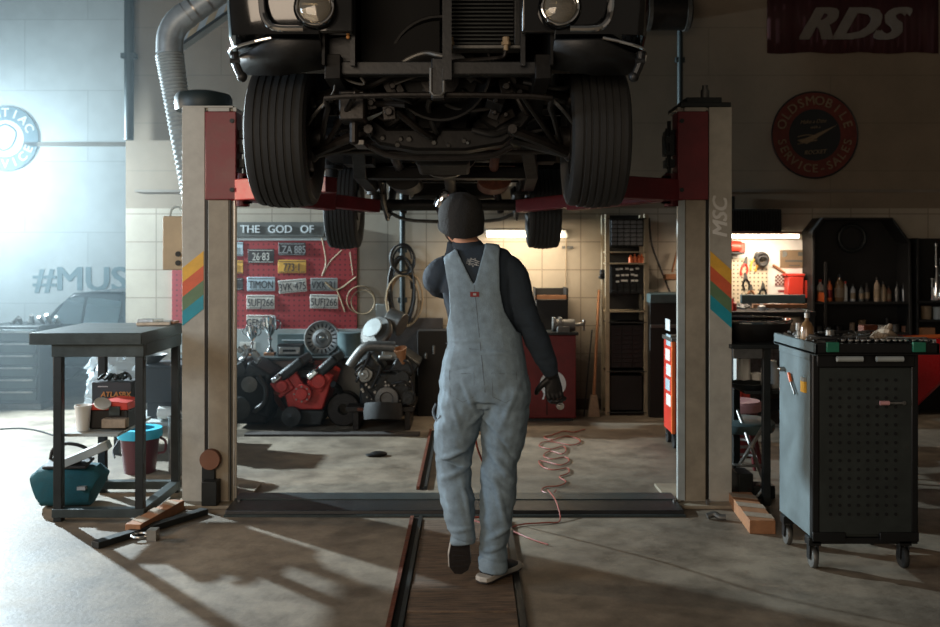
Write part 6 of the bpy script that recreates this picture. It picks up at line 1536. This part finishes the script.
for px,h_,w_,mc_,lb2 in bots:
    Yb2 = Ys+.10; H = S(h_,Yb2); r = S(w_,Yb2)/2; c = V((X(px,Yb2),Yb2+rnd(0,.04),Z(302,Ys)+.001))
    t = thing('bottle', lb2, 'bottle', c, 'bottles and cans on the upper black shelf')
    make('bottle_body', B().lathe([(0,0),(r*.95,0),(r,.01),(r,H*.62),(r*.8,H*.72),(r*.38,H*.80),(r*.36,H*.88),(0,H*.88)], c, n=18), mc_, t)
    make('cap', B().lathe([(0,H*.88),(r*.42,H*.88),(r*.42,H),(0,H)], c, n=14), 'cable_black' if mc_ != 'white_plastic' else 'red_plastic', t)
    if w_ >= 5: make('label_band', B().lathe([(r*1.02,H*.15),(r*1.02,H*.5)], c, n=18), 'red_label' if mc_ == 'orange_plastic' else 'sign_cream', t)
one('leaning_card', 'small orange carton leaning in front of the white bottle on the shelf', 'carton', B().boxc((X(822,Ys+.03),Ys+.04,Z(302,Ys)+.045),(.075,.03,.085),(0,8,0)), 'orange_plastic')
low = [(818,6,7,'dull_steel'),(828,5,5,'alu'),(838,6,8,'grease2'),(852,9,5,'rag'),(862,12,7,'sign_cream'),(871,5,8,'alu'),(880,7,10,'white_plastic'),(887,14,5,'cable_black'),(895,8,8,'dull_steel'),(905,6,7,'cardboard')]
nm_ = ['dull steel lid at the left end','little bright metal cup left','dark oily can','grey-brown jar','tall cream jar','low bright tin','white tub','tall black tin with small cap','dull steel tin','brown tin at the right end']
for k,(px,h_,w_,mc_) in enumerate(low):
    Yb2 = Ys+.12; r = S(w_,Yb2)/2; H = S(h_,Yb2)
    one('tin', nm_[k]+' on the lower black shelf', 'tin', B().lathe([(0,0),(r,0),(r,H*.85),(r*1.05,H*.88),(r*1.05,H*.95),(r*.9,H),(0,H)], (X(px,Yb2),Yb2,Z(333,Ys)+.001), n=18), mc_, group='tins on the lower black shelf')
# second shelf at the right edge
s2 = thing('wall_shelf', 'black open shelf at the right edge holding chrome pieces and tins', 'shelf', (X(935,8.6),8.75,0))
for py in (301,320,352): make('shelf_board', B().box(X(917,Ys),X(965,Ys),Ys,8.96,Z(py,Ys)-.02,Z(py,Ys)), 'shelf_black', s2, bevel=.002)
for px in (917,964): make('side_panel', B().box(X(px,Ys),X(px,Ys)+.02,Ys,8.96,0,Z(238,Ys)), 'shelf_black', s2, bevel=.002)
make('back_panel', B().box(X(917,Ys),X(966,Ys),8.95,8.975,0,Z(238,Ys)), 'shelf_black', s2)
for k,(px,h_,w_,lb2) in enumerate(((932,22,4,'shorter chrome shock absorber standing left on the edge shelf'),(936,57,4.5,'tallest chrome strut standing on the right edge shelf'),(941,42,4,'chrome strut cut by the right picture edge'))):
    Yb2 = Ys+.10; c = V((X(px,Yb2),Yb2,Z(301,Ys)+.001)); H = S(h_,Yb2); r = S(w_,Yb2)/2
    t = thing('strut', lb2, 'strut', c, 'chrome struts on the edge shelf')
    make('tube_body', B().lathe([(0,0),(r,0),(r,H*.55),(r*.8,H*.57),(r*.8,H*.6),(0,H*.6)], c, n=16), 'chrome', t)
    make('rod', B().lathe([(0,H*.6),(r*.45,H*.6),(r*.45,H*.93),(r*.8,H*.94),(r*.8,H),(0,H)], c, n=12), 'steel', t)
for k,(px,h_,w_,mc_,lb2) in enumerate(((926,13,10,'sign_cream','cream paint tin left on the lower edge shelf'),(938,12,10,'grey_board','grey paint tin right on the lower edge shelf'))):
    Yb2 = Ys+.12; r = S(w_,Yb2)/2; H = S(h_,Yb2)
    one('paint_tin', lb2, 'tin', B().lathe([(0,0),(r,0),(r,H*.9),(r*1.05,H*.92),(r*1.05,H),(r*.9,H*.98),(0,H*.95)], (X(px,Yb2),Yb2,Z(320,Ys)+.001), n=20), mc_)
one('wooden_crate', 'brown wooden crate on the bottom board of the edge shelf', 'crate', B().box(X(920,Ys),X(937,Ys),Ys+.03,8.8,Z(352,Ys)+.001,Z(328,Ys)), 'wood_raw', bevel=.004)
# red car at the right
rcx = thing('car_fender', 'bright red car fender with wheel arch standing behind the grey tool cart', 'car fender', (3.4,6.0,0))
Yf = 5.95; zf = Z(338,Yf)
def arcx(c, z, r, a0, a1, n=12): return [(c+r*cos(R(a0+(a1-a0)*i/n)), z+r*sin(R(a0+(a1-a0)*i/n))) for i in range(n+1)]
xf = X(904,Yf)
prof = [(X(930,Yf)-.09,Z(410,Yf)),(xf+.02,.60),(xf-.03,.72),(xf-.02,zf-.05),(xf+.03,zf-.01),(xf+.9,zf),(xf+1.3,zf+.0),(xf+1.3,.45),(xf+1.02,.45)]+arcx(xf+.58,.42,.42,12,140)
make('fender_skin', B().prism(prof, Yf, Yf+.10), 'red_paint', rcx, bevel=.03)
make('top_flange', B().box(xf+.0,xf+1.28,Yf+.02,Yf+.32,zf-.03,zf-.008), 'red_paint', rcx, bevel=.008)
make('fender_highlight', B().tube([(xf-.0,Yf+.02,zf-.004),(xf+.3,Yf+.01,zf+.012),(xf+1.2,Yf+.01,zf+.012)],.014,10,4), 'orange_plastic', rcx)  # orange tube paints the highlight along the fender top
for x in (xf+.12, xf+1.2): make('stand_leg', B().cyl((x,Yf+.16,0),(x,Yf+.16,.7),.018,n=10).box(x-.03,x+.03,Yf+.08,Yf+.2,.66,.7), 'bench_dark', rcx)
# black metal table between post and cart
mt_ = thing('metal_table', 'black angle-iron table between the right lift post and the tool cart', 'table', (X(760,5.7),5.9,0))
zt3 = Z(344,5.6)
make('table_top', B().box(X(731,5.55),X(800,5.55),5.55,6.2,zt3-.025,zt3), 'bench_dark', mt_, bevel=.003)
make('apron', B().box(X(733,5.57),X(762,5.57),5.56,5.575,zt3-.085,zt3-.025), 'dull_steel', mt_, bevel=.002)
for (px,yy) in ((736,5.98+.15),(766,5.60),(797,5.60),(797,6.13)):
    make('leg', B().box(X(px,yy)-.022,X(px,yy)+.022,yy-.022,yy+.022,0,zt3-.025), 'bench_dark', mt_, bevel=.002)
make('shelf', B().box(X(737,5.8),X(800,5.8),5.62,6.15,Z(391,5.62)-.02,Z(391,5.62)), 'bench_dark', mt_, bevel=.002)
make('cross_brace', B().cyl((X(738,6.1),6.12,.1),(X(766,5.62),5.62,.5),.012,n=8).cyl((X(738,6.1),6.12,.5),(X(766,5.62),5.62,.1),.012,n=8), 'steel', mt_)
zs = Z(391,5.62)
one('white_canister', 'white plastic jerrycan standing on the black metal table shelf', 'canister', B().box(X(737,5.9),X(749,5.9),5.85,6.0,zs+.001,Z(354,5.9)), 'white_plastic', bevel=.02)
one('parts_tray', 'dark dish of small tools on the front of the table shelf', 'dish', B().lathe([(0,0),(.09,.0),(.12,.035),(.115,.035),(.085,.01),(0,.01)], (X(750,5.7),5.74,zs+.001), n=28), 'bench_dark')
one('plastic_jar', 'round white jar on the shelf close to the cart side', 'jar', B().lathe([(0,0),(.05,0),(.055,.02),(.055,.12),(.04,.15),(.04,.17),(0,.17)], (X(772,5.72),5.76,zs+.001), n=20), 'white_plastic')
one('plastic_jar', 'small white cup behind the dark dish of tools', 'cup', B().lathe([(0,0),(.03,0),(.04,.07),(.035,.07),(.0,.01)], (X(757,5.9),5.92,zs+.001), n=18), 'white_plastic')
def stool(px, Y, pyseat, r, ms, mf, label, legs=4):
    z = Z(pyseat,Y); c = V((X(px,Y),Y+r,0)); t = thing('stool', label, 'stool', c)
    make('seat', B().lathe([(0,z-.07),(r*.95,z-.07),(r,z-.05),(r,z-.015),(r*.9,z),(0,z+.005)], c, n=36), ms, t)
    for k in range(legs):
        a = 2*pi*k/legs+.5; make('leg', B().cyl(c+V((r*.5*cos(a),r*.5*sin(a),z-.07)),c+V((r*.95*cos(a),r*.95*sin(a),.0)),.013,n=10), mf, t)
    make('foot_ring', B().torus(c+V((0,0,z*.35)), r*.8, .010, (0,0,1), 32, 8), 'steel', t)
    return t
stool(745, 6.45, 404, .17, 'pink_plastic', 'red_cabinet', 'small pink-topped red stool behind the grey round stool')
g_ = stool(752, 5.95, 425, .21, 'green_panel', 'red_cabinet', 'grey padded round stool under the black metal table')
one('red_jack', 'dark red steel drum standing behind the grey padded stool', 'drum', B().lathe([(0,0),(.13,0),(.135,.02),(.135,.16),(.14,.17),(.135,.18),(.135,.36),(.12,.37),(0,.36)], (X(741,6.95),7.0,0), n=32), 'red_cabinet')
one('white_cable', 'pale cable looped on the floor below the grey padded stool', 'cable', B().tube([(X(731,5.7),5.72,.05),(X(740,5.6),5.6,.02),(X(752,5.6),5.6,.03),(X(764,5.66),5.68,.08),(X(770,5.9),5.9,.15)],.008,8,4), 'grey_board')
one('floor_jack_block', 'dark steel block on the floor at the foot of the right lift post', 'block', B().box(X(737,5.75),X(752,5.75),5.72,5.9,0,.16).box(X(752,5.75),X(775,5.75),5.74,5.86,0,.08), 'bench_dark', bevel=.006)

cd = thing('chrome_rimmed_pan', 'wide dark pan with a bright rim lying on the black metal table', 'pan', (X(748,5.92),5.92,zt3))
dc_ = V((X(748,5.92),5.92,zt3+.001)); h_ = Z(320,5.92)-zt3
make('pan_body', B().lathe([(0,0),(.20,0),(.255,h_*.5),(.265,h_-.01),(.25,h_-.01),(.2,h_*.4),(0,.012)], dc_, n=40), 'shelf_black', cd)
make('pan_rim', B().torus(dc_+V((0,0,h_)), .262, .012, (0,0,1), 48, 10), 'chrome', cd)

# ---------------------------------------------------------------- tool cart
cart = thing('tool_cart', 'dark grey rolling tool cart with perforated front and tools on top', 'tool cart', (1.95,4.8,0))
cx0, cx1 = X(812,4.46), X(918,4.46); cy0, cy1 = 4.46, 4.93; zb_ = Z(538,4.46); zt4 = Z(357,4.46)
ztop = Z(343,4.42)
make('cart_body', B().box(cx0+.012,cx1-.012,cy0+.012,cy1-.01,zb_,zt4+.03), 'cart_dark', cart, bevel=.004)
make('side_panel', B().box(cx0,cx0+.014,cy0+.03,cy1,zb_,zt4-.01), 'cart_side', cart, bevel=.003)
make('side_panel', B().box(cx1-.014,cx1,cy0+.03,cy1,zb_,zt4-.01), 'cart_side', cart, bevel=.003)
make('side_strip', B().box(cx0-.003,cx0+.012,cy0+.03,cy1,zt4-.02,ztop-.045), 'cart_side', cart, bevel=.002)
for x in ((cx0,cx0+.035),(cx1-.035,cx1)): make('corner_post', B().box(x[0],x[1],cy0-.006,cy0+.035,zb_-.01,zt4+.03), 'cart_black', cart, bevel=.006)
pp_ = B().use('cart_dark').box(cx0+.035,cx1-.035,cy0-.004,cy0+.014,zb_+.02,Z(368,4.46)).use('hole')
for i in range(8):
    for j in range(16):
        x = X(830.5+i*9.3,4.455); z = Z(380+j*8.95,4.455); pp_.cyl((x,cy0-.0045,z),(x,cy0-.0065,z),.0085,n=10)
make('perforated_panel', pp_, None, cart)
make('lower_lip', B().box(cx0+.0,cx0+.16,cy0-.012,cy0+.01,zb_-.015,zb_+.03).box(cx1-.19,cx1+.0,cy0-.012,cy0+.01,zb_-.015,zb_+.03).box(cx0,cx1,cy0,cy0+.02,zb_-.03,zb_), 'cart_black', cart, bevel=.003)
hd_ = make('handle_recess', B().box(cx0+.02,cx1-.02,cy0-.012,cy0+.02,Z(367,4.46),Z(354,4.46)), 'cart_black', cart, bevel=.006)
for a,b2 in ((837,862.5),(876.5,903)):
    make('handle', B().cyl(P(a,359,4.41),P(b2,359,4.41),.0135,n=16).cyl(P(a+1,359,4.41),P(a+1,359,4.45),.008,n=8).cyl(P(b2-1,359,4.41),P(b2-1,359,4.45),.008,n=8), 'grey_board', cart)
tr_ = B()
tx0,tx1,ty0,ty1 = cx0-.01, X(938,4.42), 4.40, 5.0
tr_.box(tx0,tx1,ty0,ty1,ztop-.055,ztop-.045)
make('top_tray', tr_, 'cart_black', cart)
for a in ((tx0,tx1,ty0,ty0+.02),(tx0,tx1,ty1-.02,ty1),(tx1-.02,tx1,ty0,ty1)): make('tray_edge', B().box(a[0],a[1],a[2],a[3],ztop-.055,ztop), 'cart_black', cart, bevel=.006)
make('tray_edge', B().box(tx0,tx0+.02,ty0,ty1,ztop-.06,ztop), 'cart_side', cart, bevel=.006)
for a,b2 in ((826,838.5),(912,925)): make('green_clip', B().box(X(a,4.4),X(b2,4.4),4.388,4.402,Z(352,4.4),Z(342,4.4)), 'green_plastic', cart, bevel=.003)
for (x,yy) in ((cx0+.015,cy0+.03),(cx1-.06,cy0+.03),(cx0+.015,cy1-.08),(cx1-.06,cy1-.08)):
    c_ = sube('caster', cart, (x,yy,.05)); 
    make('caster_wheel', B().lathe([(0,-.014),(.03,-.014),(.048,-.012),(.052,-.006),(.052,.006),(.048,.012),(.03,.014),(0,.014)], (x,yy,.052),(1,0,0),28), 'black_rubber' if x>2 else 'dull_steel', c_)
    make('fork', B().box(x-.024,x-.018,yy-.02,yy+.02,.045,.12).box(x+.018,x+.024,yy-.02,yy+.02,.045,.12).box(x-.03,x+.03,yy-.03,yy+.03,.115,zb_), 'cart_black', c_, bevel=.002)
# stuck on the side / front
def onside(py_f, yy): return V((cx0-.001, yy, py_f))
Yk = 4.72
one('lighter', 'small yellow lighter clipped to the left side panel of the cart', 'lighter', B().use('yellow_stripe').box(cx0-.012,cx0-.001,4.53,4.585,Z(392,4.56),Z(381,4.56)).use('grey_board').box(cx0-.014,cx0-.001,4.535,4.58,Z(381,4.56),Z(377,4.56)), None)
sd = thing('screwdriver', 'orange-handled screwdriver slanting on the left side panel of the cart', 'screwdriver', (cx0-.01,4.72,Z(380,4.72)))
make('grip', B().cyl((cx0-.012,4.75,Z(373,4.75)),(cx0-.012,4.72,Z(382,4.72)),.009,n=12), 'orange_plastic', sd)
make('shaft', B().cyl((cx0-.012,4.72,Z(382,4.72)),(cx0-.012,4.66,Z(394,4.66)),.006,n=10), 'steel', sd)
one('side_knob', 'small steel hook knob near the top of the cart side panel', 'hook', B().cyl((cx0-.001,4.85,Z(369,4.85)),(cx0-.02,4.85,Z(369,4.85)),.013,n=14).ball((cx0-.022,4.85,Z(369,4.85)),.012,10), 'steel')
sd = thing('screwdriver', 'pale short screwdriver stuck flat on the perforated cart front', 'screwdriver', P(893,403,4.44))
make('grip', B().cyl(P(880,403,4.442),P(889,403,4.442),.011,n=12), 'pink_plastic', sd)
make('shaft', B().cyl(P(889,403,4.442),P(904,403,4.442),.007,n=10), 'steel', sd)
make('tip', B().torus(P(904,403,4.442),.008,.003,(0,1,0),16,6), 'steel', sd)
# tools on the cart top
zc_ = ztop-.045
random.seed(21)
def top_at(px, Y): return V((X(px,Y),Y,zc_))
p = top_at(807,4.66); t = thing('spray_bottle', 'dark glass bottle with a steel cap standing on the cart top', 'bottle', p)
make('bottle_body', B().lathe([(0,0),(.032,0),(.034,.02),(.034,.10),(.022,.125),(.010,.135),(.010,.15),(0,.15)], p, n=20), 'brown_glass', t)
make('cap', B().lathe([(0,.15),(.014,.15),(.014,.175),(.006,.18),(.006,.19),(0,.19)], p, n=14), 'steel', t)
p = top_at(799,4.7); one('socket_stack', 'bright stacked steel sockets left of the dark bottle', 'socket', B().lathe([(0,0),(.02,0),(.02,.05),(.012,.055),(.012,.08),(.017,.085),(.017,.12),(0,.12)], p, n=18), 'steel')
sk0 = None
i = 0
for row in range(2):
    for k in range(15):
        Y = 4.45+.045*row; x = X(845,4.43)+.031*k+rnd(-.006,.006); 
        if sk0 is None:
            h = .06; sk0 = tag(make('socket', B().lathe([(0,0),(.012,0),(.012,h*.5),(.0135,h*.55),(.0135,h),(.009,h),(.009,h*.7),(0,h*.7)], (x,Y,zc_), n=14), 'chrome'), 'small chrome socket standing in the rows at the cart front edge', 'socket', 'chrome sockets on the cart front edge'); sl0 = sk0.location.copy(); x00 = x
        else: place(sk0, sl0+V((x-x00,Y-4.45,0))); 
def wrench(label, px, Y, ang, L=.2, m_='steel', z=0):
    c = top_at(px,Y)+V((0,0,.055+z)); t = thing('wrench', label, 'wrench', c); mx = M.Translation(c)@M.Rotation(R(ang),4,'Z')
    make('shank', B().box(-L/2,L/2,-.008,.008,-.004,.004,mx), m_, t, bevel=.002)
    make('ring_end', B().add(*[(lambda q:(q.v,q.f))(B().torus((L/2+.008,0,0),.013,.005,(0,0,1),20,6))][0], mx), m_, t)
    make('open_end', B().add(*[(lambda q:(q.v,q.f))(B().prism([(-L/2-.02,-.014),(-L/2,-.014),(-L/2+.01,-.006),(-L/2+.01,.006),(-L/2,.014),(-L/2-.02,.014),(-L/2-.006,.004),(-L/2-.006,-.004)],-.004,.004,'XY'))][0], mx), m_, t)
wrench('long bright wrench lying across the cart top behind the left sockets', 850, 4.62, 8, .24, 'steel')
wrench('short dull wrench lying beside the dark bottle on the cart', 826, 4.60, -25, .15, 'dull_steel')
wrench('bright wrench pointing to the rear right on the cart top', 866, 4.85, 35, .2, 'steel', .01)
wrench('dull wrench in the centre of the cart top', 842, 4.82, -10, .2, 'dull_steel', .005)
wrench('bright wrench right of the crumpled rag on the cart top', 898, 4.6, -18, .22, 'steel')
rg = B()
for k in range(5): rg.tube([top_at(872+k*3,4.62)+V((0,0,.05)),top_at(878+k*3,4.66)+V((0,0,.075+.008*k)),top_at(888+k*2,4.6)+V((0,.02*k,.085-.008*k)),top_at(896,4.66)+V((0,.01*k,.05))],.014,8,4)
one('rag', 'crumpled brown-grey rag on the cart top', 'rag', rg, 'rag')
one('wood_block', 'small orange-brown block at the rear of the cart top', 'block', B().boxc(top_at(868,4.9)+V((0,0,.07)),(.09,.05,.05),(0,0,15)), 'rusty', bevel=.005)
rt = thing('ratchet', 'dark ratchet handle with round head among the tools left of centre', 'ratchet', top_at(830,4.75)+V((0,0,.05)))
c = top_at(830,4.75)+V((0,0,.065)); make('head', B().cyl(c-V((0,0,.012)),c+V((0,0,.014)),.022,n=20), 'steel', rt); make('handle', B().cyl(c,c+V((.14,.05,.0)),.009,n=12), 'cable_black', rt)
pl_ = thing('pliers', 'open pliers lying on the cart top near its left edge', 'pliers', top_at(818,4.52)+V((0,0,.06)))
c = top_at(820,4.52)+V((0,0,.06))
for sg in (-1,1): make('grip', B().tube([c,c+V((.05,sg*.02,0)),c+V((.11,sg*.015,0))],.007,8,3), 'cable_black', pl_)
make('jaw', B().boxc(c-V((.025,0,0)),(.05,.022,.012)), 'dull_steel', pl_, bevel=.003)
g = B()
for k in range(46):
    p = V((rnd(tx0+.03,tx1-.05), rnd(4.55,4.92), zc_+rnd(.02,.06))); a = rnd(0,pi); L = rnd(.02,.09); g.cyl(p,p+V((L*cos(a),L*sin(a),rnd(-.01,.02))),rnd(.006,.014),n=8)
one('loose_hardware', 'heap of loose bolts, bits and small tools filling the cart tray', 'hardware', g, 'dull_steel', kind='stuff')
pad = one('tool_mat', 'black foam tool insert lying in the tray of the cart', 'mat', B().box(tx0+.022,tx1-.022,4.53,4.97,zc_+.001,zc_+.02), 'rubber_belt')
# ================================================================ LIGHT, HAZE, CAMERA
def lamp(name, kind, loc, energy, col, size=.1, target=None, spot=None, blend=.5, size_y=None):
    d = bpy.data.lights.new(name, kind); d.energy = energy; d.color = tuple(lin(c) for c in col)
    if kind == 'AREA':
        d.size = size
        if size_y: d.shape = 'RECTANGLE'; d.size_y = size_y
    else: d.shadow_soft_size = size
    if kind == 'SPOT': d.spot_size = R(spot); d.spot_blend = blend
    o = bpy.data.objects.new(name, d); COL.objects.link(o); o.location = loc
    if target is not None:
        o.rotation_euler = (V(target)-V(loc)).to_track_quat('-Z','Y').to_euler()
    return o
lamp('flood_light', 'SPOT', (-5.5,8.7,2.6), 4400, (206,225,234), .06, (-.6,5.6,.2), 112, .5)
lamp('side_light', 'SPOT', (-6.5,5.4,1.9), 560, (255,226,196), .12, (.5,4.1,.3), 60, .6)
lamp('left_fill', 'AREA', (-5.6,2.6,2.3), 150, (206,224,240), 1.6, (.2,4.6,1.1), None, .5, 1.4)  # unseen soft area light added to brighten overalls and posts from the left
lamp('camera_fill', 'AREA', (-2.2,-.8,2.3), 115, (255,232,206), 3.0, (-.3,5,.9), None, .5, 2.0)  # unseen warm fill light added behind the camera
lamp('alcove_wall_fill', 'AREA', (-6.3,10.0,2.6), 100, (200,220,227), .9, (-5.0,11.6,2.1), None, .5, .9)  # unseen area light added to make the glow on the alcove wall
lamp('tube_light_mid', 'AREA', (X(526,8.6), 8.5, 1.70), 17, (255,232,200), .8, (X(526,8.7), 8.9, .6), None, .5, .06)
lamp('tube_light_bench', 'AREA', (X(762,8.6), 8.55, Z(239,8.6)), 11, (255,230,204), .6, (X(762,8.6), 8.8, .9), None, .5, .06)
w = bpy.data.worlds.new('world'); SC.world = w; w.use_nodes = True
w.node_tree.nodes['Background'].inputs[0].default_value = rgb(190,176,160); w.node_tree.nodes['Background'].inputs[1].default_value = .24

# hanging dusty haze on the left, thinning towards the middle of the shop
hm = bpy.data.materials.new('haze'); hm.use_nodes = True; nt = hm.node_tree
for n in list(nt.nodes):
    if n.type == 'BSDF_PRINCIPLED': nt.nodes.remove(n)
out = [n for n in nt.nodes if n.type == 'OUTPUT_MATERIAL'][0]
vs = nt.nodes.new('ShaderNodeVolumePrincipled'); vs.inputs['Color'].default_value = rgb(216,232,238); vs.inputs['Anisotropy'].default_value = .1
g = nt.nodes.new('ShaderNodeNewGeometry'); sp = nt.nodes.new('ShaderNodeSeparateXYZ'); nt.links.new(g.outputs['Position'], sp.inputs[0])
mr = nt.nodes.new('ShaderNodeMapRange'); mr.interpolation_type = 'SMOOTHSTEP'
mr.inputs['From Min'].default_value = -.6; mr.inputs['From Max'].default_value = -5.2; mr.inputs['To Min'].default_value = 0; mr.inputs['To Max'].default_value = .036
nt.links.new(sp.outputs['X'], mr.inputs['Value']); nt.links.new(mr.outputs['Result'], vs.inputs['Density'])
nt.links.new(vs.outputs[0], out.inputs['Volume']); MT['haze'] = hm
one('haze', 'pale bluish haze hanging in the air over the left side of the shop', 'haze', B().box(-9.4,-.6,5.75,11.55,.02,5.2), 'haze', kind='stuff')

cam = bpy.data.cameras.new('camera'); co = bpy.data.objects.new('camera', cam); COL.objects.link(co); SC.camera = co
co.location = (0,0,CH); co.rotation_euler = (R(90),0,0)
cam.sensor_width = 36; cam.lens = F/940*36; cam.shift_y = -(313.5-HY)/940; cam.clip_end = 60
cam.dof.use_dof = True; cam.dof.focus_distance = 4.5; cam.dof.aperture_fstop = 2.8
vs_ = SC.view_settings; vs_.view_transform = 'Standard'; vs_.look = 'None'; vs_.gamma = 1; vs_.exposure = .1; vs_.use_curve_mapping = False
SC.cycles.use_denoising = True
SC.cycles.volume_step_rate = 3; SC.cycles.volume_max_steps = 48
SC.cycles.max_bounces = 8; SC.cycles.volume_bounces = 0; SC.cycles.transparent_max_bounces = 12
SC.cycles.caustics_reflective = False; SC.cycles.caustics_refractive = False; SC.cycles.sample_clamp_indirect = 4
